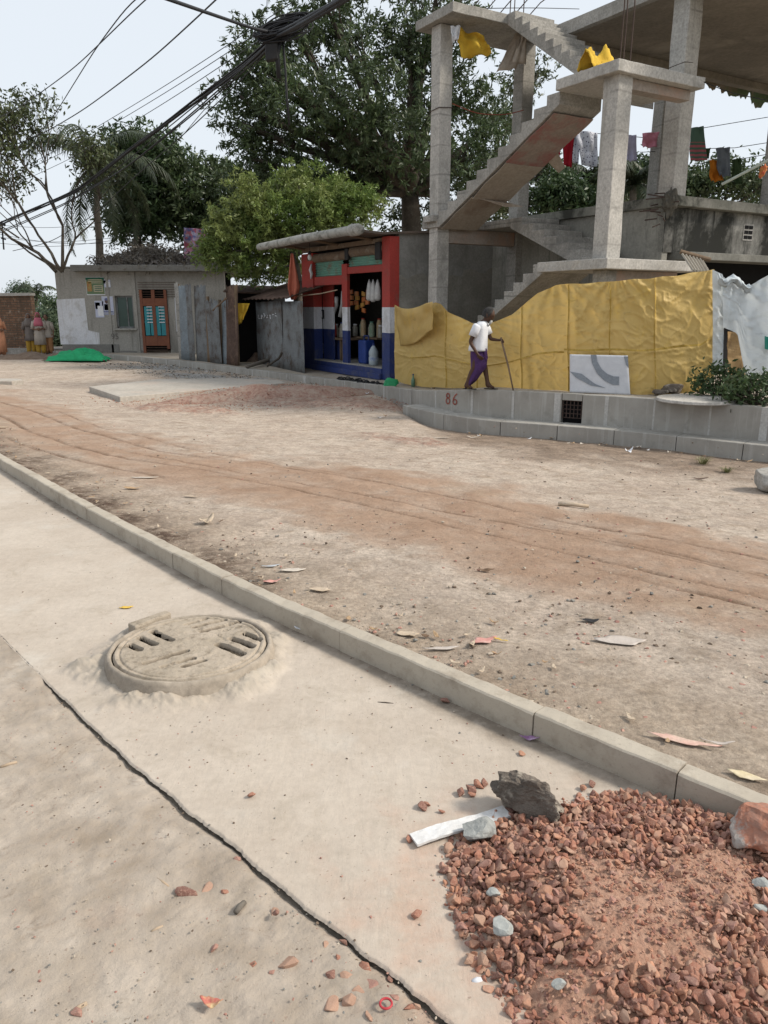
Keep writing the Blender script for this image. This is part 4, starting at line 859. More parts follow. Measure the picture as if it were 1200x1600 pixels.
for t_ in (.15, .45, .78): q = e0+dd*t_; b = MB(); b.tube([q+Zv*.02, q+Rv*.8-Zv*.08], .03, 6); obj('roof_batten', b, m_wood, shop)
# things in and on the shop
lc, zc = fp_(455, 425, RE+.1); q0 = W(lc, RE+.12, 0)
b = MB(); o_ = atplane(456, 396, q0, Rv)
def rag(u, v):
    w_ = (.05+.30*v)*(1-.75*max(0, v-.72)/.28); return o_+Vector((.97,-.2,0))*((u-.42)*w_*1.25)-Zv*(1.15*v)+Vector((0,-1,0))*(.05*math.sin(u*9+v*2)*(.3+v))
b.grid(rag, 14, 20); obj('cloth', b, cloth('faded_orange_cloth', (.42,.13,.08), (.33,.10,.065)), None, 'faded orange cloth hanging from the left end of the shop roof', 'cloth', smooth=True, thick=.006)
def bulb(u, v, lab):
    q = atplane(u, v, W(0, RS-.35, 0), Rv); t_ = thing('light_bulb', lab, 'bulb', q)
    b = MB(); b.tube([q+Zv*.45, q+Zv*.12], .006, 5); obj('cord', b, m_cable, t_)
    b = MB(); b.tube([q+Zv*.15, q+Zv*.05], [.03,.035], 10); obj('socket', b, m_black, t_)
    b = MB(); b.ell(q, .055, .055, .075); obj('glass', b, M('bulb_glass', (.75,.76,.74), None, 3, .2, 0, fine=0), t_, smooth=True)
bulb(484, 402, 'white light bulb hanging under the shop roof near the left pillar')
b = MB(); q = atplane(487, 428, W(0,RS-.03,0), Rv); b.tube([q+Zv*.25, q+Zv*.1-Rv*.04, q, q-Zv*.12+Lv*.05], [.02,.04,.04,.02], 8); obj('lamp', b, m_white, None, 'small white tube lamp fixed at the left shop pillar', 'lamp', smooth=True)
b = MB(); b.tube([atplane(462, 463, W(0,RS-.4,0), Rv), atplane(500, 459, W(0,RS-.3,0), Rv), atplane(527, 453, W(0,RS-.1,0), Rv)], .014, 6); obj('pole', b, m_stick, None, 'thin pale stick slanting across the left shop opening', 'stick')
counter = thing('shop_counter', 'wooden counter with blue front in the left shop opening', 'counter', W(fl(520), RS+.45, .2))
def cq(u, v, r): q = atplane(u, v, W(0, r, 0), Rv)-B0; return q.dot(Lv), q.z
l0, z0 = cq(538, 530, RS+.35); l1, _ = cq(515, 530, RS+.35)
b = MB(); b.lr(l0, l1+.15, RS+.3, RS+.95, z0-.03, z0+.03); obj('top', b, m_wood, counter)
b = MB(); b.lr(l0+.3, l1+.1, RS+.42, RS+.47, .2, z0-.032); obj('front', b, m_blue, counter)
for l in (l0+.06, l0+.2): b = MB(); b.lr(l-.03, l+.03, RS+.33, RS+.39, .2, z0-.032); obj('leg', b, m_wood, counter)
b = MB(); lS0, zS0 = cq(594, 528, RS+.8); lS1, _ = cq(546, 528, RS+.8); b.lr(lS0, lS1, RS+.7, RS+1.3, zS0-.04, zS0); obj('shelf', b, m_wood, None, 'dark wooden shelf board inside the right shop opening', 'shelf')
# jars
def jar(l, r, z, h, w_, mb_, lab, cap=None, name='jar', grp=None, cat='jar'):
    t_ = thing(name, lab, cat, W(l, r, z), grp); b = MB(); c = W(l, r, z)
    b.loft([[c+Vector((math.cos(a)*q, math.sin(a)*q, zz_)) for a in [2*math.pi*k/14 for k in range(14)]] for q, zz_ in ((w_*.9,0),(w_,.02),(w_,h*.8),(w_*.75,h*.93),(w_*.6,h))]); obj('body', b, mb_, t_, smooth=False)
    b = MB(); b.disc(c, w_*.68, h, h+.035, 14); obj('lid', b, cap or m_red, t_); return t_
mj = [M('jar_'+n, c, c2, 22, .3, 0, fine=0) for n, c, c2 in (('clear',(.42,.42,.38),(.20,.17,.13)),('tan',(.40,.26,.12),(.5,.42,.3)),('green',(.16,.30,.18),(.4,.42,.36)),('redj',(.42,.06,.05),(.36,.05,.04)))]
for k in range(5):
    l = l0+.05+k*.17; jar(l, RS+.5+.06*(k % 2), z0+.03, .26+.05*(k % 3), .07, mj[(k*3) % 3], 'clear snack jar standing on the wooden counter in the left shop opening', (m_red, m_white, m_blue)[k % 3], grp='jars on the shop counter')
jar(l1-.2, RS+.4, z0+.03, .34, .06, mj[3], 'red bottle standing in front of the jars on the shop counter', m_red, 'bottle', None, 'bottle')
for k in range(7):
    l = lS0+.15+k*(lS1-lS0-.3)/6; jar(l, RS+.9+.1*(k % 2), zS0, .28+.08*((k*2) % 3), .075, mj[k % 3], 'glass snack jar on the dark shelf of the right shop opening', (m_white, m_red, m_shut)[k % 3], grp='jars on the right shop shelf')
# hanging packet strips and clear bags
mp = [M('packet_'+n, c, c2, 14, .35, .2, 30, .01, fine=0) for n, c, c2 in (('orange',(.34,.14,.03),(.28,.06,.03)),('red',(.30,.05,.04),(.36,.2,.05)),('yellow',(.36,.25,.05),(.28,.10,.04)))]
m_clr = M('clear_bag', (.50,.50,.49), (.34,.34,.34), 8, .3, .3, 20, .01, fine=0)
for k, (u, v0, v1, lab) in enumerate(((549,452,478,'short strip of orange snack packets hanging left in the right opening'),(557,455,484,'second hanging strip of snack packets, orange and red, in the right opening'),(566,455,489,'longest hanging strip of yellow and red snack packets'),(573,453,476,'short hanging strip of red snack packets beside the clear bags'))):
    b = MB(); a = atplane(u, v0, W(0, RS+.3, 0), Rv); e = atplane(u, v1, W(0, RS+.3, 0), Rv); n_ = max(3, int((a.z-e.z)/.11))
    for i in range(n_):
        z = a.z-(a.z-e.z)*(i+.5)/n_; c = Vector((a.x, a.y, z)); a3 = random.uniform(-.5,.5); dl = (Lv*math.cos(a3)+Zv*math.sin(a3)*.5); c = c+Lv*random.uniform(-.06,.06); b.prism([c-dl*.085-Zv*.05, c+dl*.085-Zv*.055, c+dl*.08+Zv*.055, c-dl*.08+Zv*.05], Rv*random.uniform(.02,.04), i % 2)
    obj('snack_strip', b, [mp[k % 3], mp[(k+1) % 3]], None, lab, 'snack packets')
for k, (u, v0, v1) in enumerate(((577,436,470),(583,436,472),(590,436,470))):
    b = MB(); a = atplane(u, v0, W(0, RS+.22, 0), Rv); e = atplane(u, v1, W(0, RS+.22, 0), Rv); h = a.z-e.z
    b.loft([[a+Lv*(math.cos(t_)*w_*(1+.2*math.sin(5*t_)))+Rv*(math.sin(t_)*w_*.6)-Zv*(h*f) for t_ in [2*math.pi*j/12 for j in range(12)]] for w_, f in ((.01,0),(.06,.2),(.10,.55),(.11,.9),(.05,1))])
    obj('plastic_bag', b, m_clr, None, ('leftmost of the three clear bags hanging in the shop by the red pillar','middle of the three clear bags hanging in the shop by the red pillar','rightmost clear bag, hanging right against the red pillar')[k], 'plastic bag', smooth=True)
for k, (u, v0, v1, lab) in enumerate(((523,464,490,'white paper roll hanging slanted in the left shop opening'),(533,455,495,'grey plastic sheet hanging behind the centre post of the shop'))):
    b = MB(); a = atplane(u+3, v0, W(0, RS+.35, 0), Rv); e = atplane(u-2, v1, W(0, RS+.35, 0), Rv); b.tube([a, (a+e)/2+Rv*.04, e], [.05,.06,.05], 8); obj('hanging_roll', b, m_clr, None, lab, 'roll', smooth=True)
# jerrycan, water bottle, notices
q = W(0,0,0); lj, _ = cq(566, 560, RS+.2); c = W(lj-.0, RS+.32, .2)
jc = thing('jerrycan', 'big blue plastic jerrycan on the shop floor by the water bottle', 'jerrycan', c); b = MB(); b.box(c-Lv*.17-Rv*.13, Lv*.38, Rv*.28, Zv*.58); o = obj('body', b, M('blue_plastic', (.02,.05,.22), (.015,.035,.15), 4, .35), jc, bevel=.04)
b = MB(); b.tube([c+Lv*.1+Zv*.58, c+Lv*.1+Zv*.68, c-Lv*.12+Zv*.68, c-Lv*.12+Zv*.58], .02, 8); obj('handle', b, m_blue, jc); b = MB(); b.disc(c+Lv*.14, .04, .6, .67, 14); obj('cap', b, m_black, jc)
lw, _ = cq(579, 560, RS+.15); c = W(lw-.06, RS+.2, .2); wb = thing('water_bottle', 'clear plastic water bottle standing right of the blue jerrycan', 'bottle', c)
b = MB(); b.loft([[c+Vector((math.cos(a)*q_, math.sin(a)*q_, z)) for a in [2*math.pi*k/16 for k in range(16)]] for q_, z in ((.10,0),(.115,.03),(.115,.16),(.105,.2),(.115,.24),(.115,.33),(.06,.43),(.03,.47))]); obj('body', b, M('water_plastic', (.40,.45,.47), (.28,.33,.36), 6, .15, fine=0), wb, smooth=True)
b = MB(); b.disc(c, .117, .11, .2, 16); obj('wrapper', b, M('bottle_label', (.5,.52,.5), (.15,.22,.4), 12), wb); b = MB(); b.disc(c, .032, .47, .52, 12); obj('cap', b, m_blue, wb)
b = MB(); l0_, z0_ = cq(514, 553, RS+.4); l1_, z1_ = cq(504, 536, RS+.4); b.lr(l0_, l1_, RS+.395, RS+.405, z0_, z1_, 0)
for k in range(4): b.lr(l0_+.03+.05*k, l0_+.055+.05*k, RS+.391, RS+.396, z0_+.08, z0_+.16+.06*(k % 3), 1)
obj('notice', b, [m_white, m_blue], None, 'white notice with blue marks on the blue shop counter front', 'notice')
b = MB(); l0_, z0_ = cq(506, 498, RS+.25); l1_, z1_ = cq(497, 484, RS+.25)
for a in ((l0_, l1_, z0_, z0_+.03), (l0_, l1_, z1_-.03, z1_), (l0_, l0_+.03, z0_+.031, z1_-.031), (l1_-.03, l1_, z0_+.031, z1_-.031)): b.lr(a[0], a[1], RS+.23, RS+.26, a[2], a[3])
obj('picture_frame', b, m_black, None, 'small black empty frame on the white band inside the left shop opening', 'frame')
# sandals before the shop step
def sandal(q, rz, lab):
    t_ = thing('sandal', lab, 'sandal', q, 'sandals left in front of the shop'); b = MB()
    d = Vector((math.cos(rz), math.sin(rz), 0)); s_ = Vector((-d.y, d.x, 0)); d = d*1.25; s_ = s_*1.2; out_ = [(-.13,.028),(-.10,.04),(-.02,.036),(.06,.046),(.11,.042),(.135,.015)]
    pts = [q+d*x+s_*y for x, y in out_]+[q+d*x-s_*y for x, y in out_[::-1]]; b.prism(pts, Zv*.025); obj('sole', b, m_black, t_)
    b = MB(); b.tube([q+s_*.045+d*.02+Zv*.02, q+s_*.03+d*.05+Zv*.06, q-s_*.03+d*.05+Zv*.06, q-s_*.045+d*.02+Zv*.02], .016, 6); obj('strap', b, m_black, t_)
for k in range(15):
    sandal(ftpoint(fts(511+6.2*k, 594.0+.56*k, -.07), -.14-.09*(k % 2), -.075), random.uniform(0, 6), 'black sandal in the row left along the kerb before the blue shop step')
b = MB(); q = ftpoint(fts(613, 604, -.05), -.12, -.06); b = rock_mesh(q, (.2,.09,.10), 77, 5, 3, .25); obj('plastic_bag', b, M('green_bag', (.03,.33,.14), (.02,.24,.10), 8, .3, .3, 20, .01), None, 'crumpled bright green plastic bag on the footpath below the yellow sheet end', 'plastic bag', smooth=True)
q = atz(646, 606, .0)+Vector((0,.2,0)); bt = thing('bottle', 'small clear bottle standing under the yellow sheet, right of the green bag', 'bottle', q); b = MB(); b.loft([[q+Vector((math.cos(a)*r_, math.sin(a)*r_, z)) for a in [2*math.pi*k/12 for k in range(12)]] for r_, z in ((.04,0),(.04,.14),(.015,.2),(.015,.24))]); obj('body', b, M('green_glass', (.12,.22,.15), (.1,.18,.13), 4, .2), bt, smooth=True); b = MB(); b.disc(q, .018, .24, .26, 10); obj('cap', b, m_blue, bt)

# ================================================================ TIN SHED, TIN FENCE
def corr(p0, p1, z0, z1, pitch, amp, lean=0, jag=0, seed=0):
    p0, p1 = Vector(p0), Vector(p1); L__ = (p1-p0).length; n = max(8, int(L__/pitch*6)); nv = Vector((-(p1-p0).y, (p1-p0).x, 0)).normalized(); b = MB()
    b.grid(lambda u, v: Vector(((p0+(p1-p0)*u).x, (p0+(p1-p0)*u).y, z0+(z1-z0+jag*mnoise.noise((u*9, seed, 1)))*v))+nv*(amp*math.sin(2*math.pi*u*L__/pitch)+lean*v+.02*mnoise.noise((u*4, v*2, seed))), n, 6); return b
s0, s1 = atz(403, 566, -.07), atz(467, 580, -.07); s0.z = s1.z = -.07
shed = thing('tin_shed', 'low grey tin shed with rusty sloping roof left of the shop', 'shed', (s0+s1)/2)
dv = (s1-s0).normalized(); bk = Vector((dv.y*-1, dv.x, 0)); bk = bk if bk.y > 0 else -bk
for k, (a, c) in enumerate(((0,.36),(.35,.68),(.66,1.12))):
    obj('tin_panel', corr(s0+(s1-s0)*a-bk*.02*(k % 2), s0+(s1-s0)*c-bk*.02*(k % 2), -.12, 1.72, .09, .012, 0, 0, k), m_tin, shed, smooth=True, thick=.004)
b = MB(); b.prism([s0-dv*.15+Zv*-.05, s0-dv*.15+bk*2.6-Zv*.05, s1+bk*2.6-Zv*.05, s1+bk*2.5-Zv*.05], Zv*.01) if 0 else None
z_e = aty(395, 466, s0.y-.3).z; z_t = aty(470, 428, s1.y+1.4).z
b = MB(); A0 = s0-dv*.35-bk*.3; A1 = s1-bk*.25+dv*.02
def roofp(u, v): p = (A0+(A1-A0)*u)+bk*(1.9*v); return Vector((p.x, p.y, z_e-.03+(z_t-z_e)*v+.02*math.sin(u*70)+.04*mnoise.noise((u*4, v*3, 2))))
b.grid(roofp, 90, 8); obj('roof', b, m_rust, shed, smooth=True, thick=.012)
q = atplane(404, 497, s0, bk); b = MB()
for k in range(7):
    u = 405+4.4*k; v = 494+1.0*math.sin(k*2)
    for _ in range(2): a = atplane(u+random.uniform(-1.5,1.5), v+random.uniform(-4,4), s0-bk*.035, bk); e = atplane(u+random.uniform(-2,2), v+random.uniform(-4,4), s0-bk*.035, bk); b.tube([a, e], .012, 4)
obj('chalk_scribble', b, m_white, shed)
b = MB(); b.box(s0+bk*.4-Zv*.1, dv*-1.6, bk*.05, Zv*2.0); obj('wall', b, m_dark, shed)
# tin fence
f0, f1 = atz(280, 562, -.12), atz(373, 573, -.12); fdv = (f1-f0).normalized(); fb = Vector((-fdv.y, fdv.x, 0)); fb = fb if fb.y > 0 else -fb
tf = thing('tin_fence', 'leaning fence of grey-blue and rusty tin sheets before the low house', 'fence', (f0+f1)/2)
for k, (a, c, zt, m, ln) in enumerate(((.0,.07,2.3,m_conc,0),(.06,.24,2.22,m_tin_l,.05),(.23,.33,2.25,m_tin,.0),(.32,.52,2.2,m_tin,.06),(.52,.60,1.6,m_wood,.05),(.58,.78,1.75,m_tin,-.05),(.76,.86,1.8,m_tin_l,.08),(.83,1.0,2.15,m_rust,.12))):
    obj('tin_panel', corr(f0+(f1-f0)*a-fb*.03*(k % 3), f0+(f1-f0)*c-fb*.03*(k % 3), -.14, zt, .08, .012, ln, .1, k), m, tf, smooth=True, thick=.006)
for a, h in ((.03,2.4),(.53,2.0),(.72,1.9),(.97,2.3)): b = MB(); q = f0+(f1-f0)*a+fb*.06; b.tube([q, q+Zv*h+fdv*.06], .045, 7); obj('post', b, m_wood, tf)
b = MB(); b.tube([atplane(333,485,f0-fb*.1,fb), atplane(353,466,f0-fb*.1,fb)], .03, 6); obj('brace', b, m_wood, tf)
# dark stall behind with a yellow rag, and the timber and soil before the shed
st = thing('stall', 'dark open stall between the rusty tin fence and the tin shed', 'stall', atz(388, 568, -.1)+Vector((0,.6,0)))
q0, q1 = atz(372, 573, -.12)+Vector((0,1.3,0)), atz(408, 568, -.12)+Vector((0,1.6,0))
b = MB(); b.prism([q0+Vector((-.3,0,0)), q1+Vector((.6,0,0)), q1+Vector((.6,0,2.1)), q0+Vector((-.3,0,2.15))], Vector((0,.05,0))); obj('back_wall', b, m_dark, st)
b = MB(); b.prism([q0+Vector((-.4,-.9,2.1)), q1+Vector((.6,-.9,2.05)), q1+Vector((.6,.3,2.3)), q0+Vector((-.4,.3,2.3))], Zv*.04); obj('roof', b, m_rust, st)
sheet('cloth', hang([(366,474),(390,474),(380,500),(372,509)], q0.y-1.1, .06, 3), 12, 12, m_yel, 'yellow cloth hanging in the dark stall beside the rusty tin fence', 'cloth')
b = MB(); b.tube([atz(386,573,-.02), atz(408,566,.02), atz(440,557,.15)], [.05,.06,.05], 8); obj('log', b, m_barkl, None, 'pale bent log lying before the tin shed', 'log', smooth=True)
b = MB(); b.tube([atz(418,572,.0), atz(436,560,.25), atz(440,552,.5)], .03, 7); obj('branch', b, m_bark, None, 'thin dark branch leaning on the front of the tin shed', 'branch', smooth=True)
m_soil = M('soil_heap', (.13,.09,.065), (.20,.15,.115), 5, .95, .8, 18, .03)
def heap(name, c, rx, ry, h, m, seed, rot=0, kind='structure', n=40, rough=.5):
    c = Vector(c); th_ = [2*math.pi*k/(n*2) for k in range(n*2)]; rings = []
    for i in range(n, -1, -1):
        t_ = i/n; ring = []
        for a in th_:
            x, y = t_*math.cos(a)*rx, t_*math.sin(a)*ry; k_ = 1+.25*mnoise.noise((math.cos(a)*1.5, math.sin(a)*1.5, seed)); x *= k_; y *= k_
            z = h*(1-t_*t_)*(1+rough*mnoise.noise((x*3/max(rx,.3), y*3/max(rx,.3), seed)))+h*.25*rough*mnoise.fractal((x*6/rx, y*6/rx, seed), 1, 2, 4)*(1-t_**4)-.02*(t_ > .95)
            ring.append(c+Vector((x*math.cos(rot)-y*math.sin(rot), x*math.sin(rot)+y*math.cos(rot), z)))
        rings.append(ring)
    b = MB(); b.loft(rings, cap=False); return obj(name, b, m, kind=kind, smooth=True, origin=False)
heap('soil', atz(450, 573, -.08)+Vector((0,.45,0)), .9, .38, .34, m_soil, 4, -.6); heap('soil', atz(398, 566, -.08)+Vector((0,.6,0)), .5, .3, .22, m_soil, 6)
heap('soil', atz(60, 560, -.25), 2.0, .7, .2, m_soil, 9); heap('soil', atz(110, 563, -.25), 1.0, .4, .14, m_soil, 12)

# ================================================================ LOW HOUSE, BRICK WALL
YH = 29.3
def hp(u, v, dy=0): return aty(u, v, YH+dy)
house = thing('low_house', 'low grey plastered house with white wall patch, posters and brown gate', 'house', hp(200, 556))
xa, xb = hp(91, 480).x, hp(352, 480).x; zt = hp(90, 420).z; zb = -.3
wx0, wx1 = hp(181, 490).x, hp(209, 490).x; wz0, wz1 = hp(195, 513).z, hp(195, 462).z
dx0, dx1 = hp(221, 490).x, hp(263, 490).x; dz1 = hp(240, 452).z
vx0, vx1 = hp(262, 490).x+.1, hp(278, 490).x; vz0, vz1 = hp(265, 518).z, hp(265, 465).z
b = MB()
xs = [xa, wx0, wx1, dx0, dx1, vx0+.3, vx1, xb]
def wallpc(x0, x1, z0, z1): b.bx(x0, x1, YH, YH+.25, z0, z1)
wallpc(xa, wx0, zb, zt); wallpc(wx0+.0005, wx1-.0005, zb, wz0); wallpc(wx0+.0005, wx1-.0005, wz1, zt); wallpc(wx1, dx0, zb, zt); wallpc(dx0+.0005, dx1-.0005, dz1, zt)
wallpc(dx1, vx1, zb, vz0); wallpc(dx1, vx1, vz1, zt); wallpc(dx1, dx1+.25, vz0+.001, vz1-.001); wallpc(vx1, xb, zb, zt)
b.bx(xa, xa+.25, YH+.251, YH+6, zb, zt); obj('wall', b, m_house, house)
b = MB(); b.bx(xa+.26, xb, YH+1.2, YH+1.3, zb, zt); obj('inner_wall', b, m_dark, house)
b = MB(); b.bx(hp(118,430).x, xb+.3, YH-.45, YH+6, zt-.10, zt+.12); b.bx(xa-.02, hp(118,430).x-.001, YH-.03, YH+6, zt, zt+.08); obj('roof', b, m_house_dark, house, bevel=.02)
b = MB()
b = MB(); x = hp(171, 480).x; b.bx(x-.04, x+.04, YH-.03, YH-.002, zb, zt-.102); obj('pilaster', b, m_house, house)
b = MB(); x = hp(212, 480).x; b.bx(x-.06, x+.06, YH-.05, YH-.002, zb, zt-.102); obj('pilaster', b, m_house, house)
b = MB(); b.bx(xa+.02, hp(186,540).x, YH-.03, YH-.003, zb, hp(100,538).z); b.bx(hp(186,540).x+.001, wx1+.3, YH-.025, YH-.003, zb, hp(100,548).z); obj('damp_plinth', b, m_house_dark, house)
pts = [(88,468),(132,466),(138,516),(155,520),(156,538),(95,538)]; b = MB(); b.prism([hp(u, v, -.004) for u, v in pts], Vector((0,-.006,0))); obj('white_patch', b, m_wpaint, house)
wn = MB()
m_glass = M('green_dark_glass', (.02,.05,.042), (.035,.07,.06), 2, .15, 0, fine=0, spec=.5)
wo = MB(); wo.bx(wx0+.06, wx1-.06, YH+.12, YH+.14, wz0+.06, wz1-.06); w_ = obj('window', wo, m_glass, house)
b = MB()
for a in ((wx0,wx0+.06,wz0,wz1),(wx1-.06,wx1,wz0,wz1),(wx0+.061,wx1-.061,wz0,wz0+.06),(wx0+.061,wx1-.061,wz1-.06,wz1),(wx0+.40,wx0+.44,wz0+.061,wz1-.061)): b.bx(a[0], a[1], YH+.09, YH+.12, a[2], a[3])
obj('frame', b, m_tin, w_); b = MB(); b.bx(wx0-.1, wx1+.1, YH-.12, YH+.1, wz0-.07, wz0-.002); obj('sill', b, m_house, w_, bevel=.01)
wo = MB(); wo.bx(dx1+.26, vx1-.03, YH+.12, YH+.14, vz0+.03, vz1-.03); w_ = obj('window', wo, m_dark, house); b = MB()
for a in ((dx1+.25,dx1+.29,vz0,vz1),(vx1-.06,vx1,vz0,vz1),(dx1+.291,vx1-.061,vz0,vz0+.04),(vx1-.2,vx1-.16,vz0+.041,vz1)): b.bx(a[0], a[1], YH+.02, YH+.06, a[2], a[3])
obj('frame', b, m_white, w_)
# iron gate: brown leaves with teal panels, rods above and below
gate = MB(); m_gate = M('brown_gate_paint', (.20,.075,.04), (.15,.055,.033), 5, .6, .1); m_teal = M('teal_panel', (.04,.25,.29), (.035,.20,.235), 4, .5, .1)
gz = lambda v: hp(240, v).z
gate.bx(dx0, dx1, YH-.09, YH-.05, gz(478), gz(466)); gate.bx(dx0, dx1, YH-.09, YH-.05, gz(540), gz(525))
gate.bx(dx0, dx0+.1, YH-.1, YH-.05, zb+.1, dz1-.02); gate.bx(dx1-.1, dx1, YH-.1, YH-.05, gz(545), dz1-.02); mid = (dx0+dx1)/2; gate.bx(mid-.06, mid+.06, YH-.1, YH-.05, gz(540), dz1-.02)
gt = obj('gate', gate, m_gate, house)
for k in range(4):
    x0 = dx0+.13+k*(dx1-dx0-.2)/4; b = MB(); b.bx(x0, x0+.17, YH-.075, YH-.055, gz(524), gz(479)); b.bx(x0-.02, x0+.19, YH-.08, YH-.05, gz(504), gz(502)); obj('panel', b, m_teal, gt)
b = MB()
for k in range(7): z = gz(465)+.02+k*.085; b.bx(dx0-.04, dx1+.35, YH-.07, YH-.05, z, z+.018)
for k in range(8): x = dx0+.1+k*.14; b.bx(x, x+.02, YH-.069, YH-.049, gz(478), gz(490)) if 0 else None
for k in range(4): b.bx(dx0+.1, dx1-.1, YH-.07, YH-.05, zb+.12+.09*k, zb+.14+.09*k)
obj('rods', b, m_rust, gt)
b = MB()
for j in range(2):
    for k in range(6): x = dx0+(.33 if j == 0 else .78)*(dx1-dx0); z = gz(478)-k*.11; b.bx(x-.1, x+.1, YH-.11, YH-.10, z-.05, z-.02)
obj('hasp', b, m_white, gt)
# posters
def poster(u0, v0, u1, v1, c, kind_, lab):
    p0, p1 = hp(u0, v1, -.012), hp(u1, v0, -.012); w_, h = p1.x-p0.x, p1.z-p0.z; b = MB(); y = p0.y
    R4 = lambda a, c_, d, e, m, k=1: b.bx(p0.x+a*w_, p0.x+c_*w_, y-.004*k, y-.004*k+.003, p0.z+d*h, p0.z+e*h, m)
    R4(0, 1, 0, 1, 0, 0)
    if kind_ == 'green':
        R4(0,1,.84,.98,1); R4(.02,.98,.05,.84,2); R4(.05,.3,.2,.75,3,2); R4(.4,.9,.18,.55,4,2)
        for k in range(3): R4(.12,.88,.66+.09*k,.70+.09*k,4,2)
        for k in range(3): R4(.45,.85,.24+.1*k,.28+.1*k,1,3)
        mats = [m_white, M('poster_green', (.03,.12,.08)), M('poster_green_light', (.10,.19,.12), (.2,.2,.1), 4), M('poster_red', (.38,.12,.07), (.3,.3,.1), 9), M('poster_cream', (.45,.42,.30))]
    else:
        R4(0,1,.0,.98,1)
        if kind_ == 'portrait':
            b.ell((p0.x+.42*w_, y-.004, p0.z+.74*h), .16*w_, .002, .14*h, 12, 8, 2); b.ell((p0.x+.42*w_, y-.006, p0.z+.84*h), .17*w_, .002, .07*h, 12, 8, 3); R4(.18,.7,.25,.58,4,1); R4(.05,.95,.03,.2,3,2); R4(.08,.92,.08,.12,0,3)
        else: R4(.05,.6,.5,.9,2,1); R4(.3,.95,.1,.7,0,2)
        mats = [m_white, M('poster_pale_blue', (.42,.47,.60), (.5,.5,.6), 5), M('poster_face', (.12,.08,.065)) if kind_ == 'portrait' else M('poster_sky', (.25,.42,.6)), M('poster_dark', (.13,.14,.26)), M('poster_shirt', (.22,.22,.36), (.3,.3,.42), 14)]
    obj('poster', b, mats, None, lab, 'poster')
poster(136, 433, 162, 461, None, 'green', 'green poster with pale text lines, highest on the grey house wall')
poster(162, 437, 172, 449, None, 'plain', 'small pale paper pasted right of the green poster')
poster(150, 470, 161, 496, None, 'plain', 'torn white and blue poster left of the portrait poster')
poster(161, 463, 176, 492, None, 'portrait', 'poster with a portrait of a person in a checked shirt beside the window')
b = text_mb('95', .3, hp(173.5, 530, -.03), (1,0,0), (0,0,1), .003); obj('painted_number', b, M('faint_dark_paint', (.15,.14,.13)), house)
# roof clutter: dry nets and branches, cloths
m_net = M('grey_dry_net', (.16,.145,.135), (.10,.085,.075), 5, .95, .8, 25, .03, stain=(.24,.22,.21), sscale=3)
cl = thing('dry_brushwood', 'heap of grey dry brushwood and netting on the low house roof', 'brushwood', hp(240, 412, 1.0))
b = MB()
def netp(u, v):
    uu = 150+200*u; top = float(np.interp(uu, [150,190,215,250,290,320,350],[408,390,378,380,396,384,400])); q = aty(uu, 415*(1-v)+top*v, YH-.3+3.0*v); return q+Vector((0, .2*mnoise.noise((u*14,v*6,1)), -.25*v+.25*mnoise.noise((u*12,v*5,3))+.18*mnoise.noise((u*31,v*12,3))))
b.grid(netp, 70, 16); obj('netting', b, m_net, cl, thick=.03)
b = MB()
for k in range(260):
    u = random.uniform(0,1); q = netp(u, random.uniform(.1,1)); d = Vector((random.uniform(-1,1), random.uniform(-.5,.3), random.uniform(-.25,.6)))*random.uniform(.3,.9); b.tube([q-d*.4, q+Vector((0,0,.1)), q+d*.7], [.02,.015,.006], 4)
obj('twigs', b, m_net, cl)
cq_ = np.array([tuple(netp(random.random(), random.random())+Vector((0,-.05,.05))) for _ in range(420)])
DEAD = (cq_, cl)
t = NT('patterned_cloth'); c = t.mix(t.rng(t.vor(7, out=1), .2, .8), (.42,.10,.13), (.40,.36,.45)); c = t.mix(t.rng(t.noise(5), .5, .6), c, (.12,.13,.28)); m_pat = t.fin(c, .9)
sheet('cloth', hang([(288,356),(326,358),(329,412),(286,408)], YH+.6, .12, 5), 16, 16, m_pat, 'red and blue patterned cloth hung over the low house roof under the yellow-green tree', 'cloth')
sheet('cloth', hang([(362,370),(400,374),(402,390),(360,388)], 24.2, .15, 8), 14, 10, cloth('bright_green_cloth', (.03,.34,.20)), 'bright green cloth caught in the lower leaves of the yellow-green tree', 'cloth')
b = MB(); gc = atz(117, 566, -.25)
b.grid(lambda u, v: gc+Vector(((u-.5)*2.0+.2*mnoise.noise((v*3,0,1)), (v-.5)*1.0+.4, .05+max(0,.34*math.sin(math.pi*min(1,u*1.02))**.7*math.sin(math.pi*v)**.8*(.7+.6*u))+(.2*mnoise.noise((u*5,v*4,2))+.05*(1-abs(mnoise.noise((u*7+v*3,v*6-u*2,5)))*2)**3)*math.sin(math.pi*v))), 40, 24)
obj('tarpaulin', b, cloth('green_tarpaulin', (.02,.30,.13), (.015,.22,.09), .5), None, 'bright green tarpaulin lying crumpled on the ground before the white wall patch', 'tarpaulin', smooth=True, thick=.01)
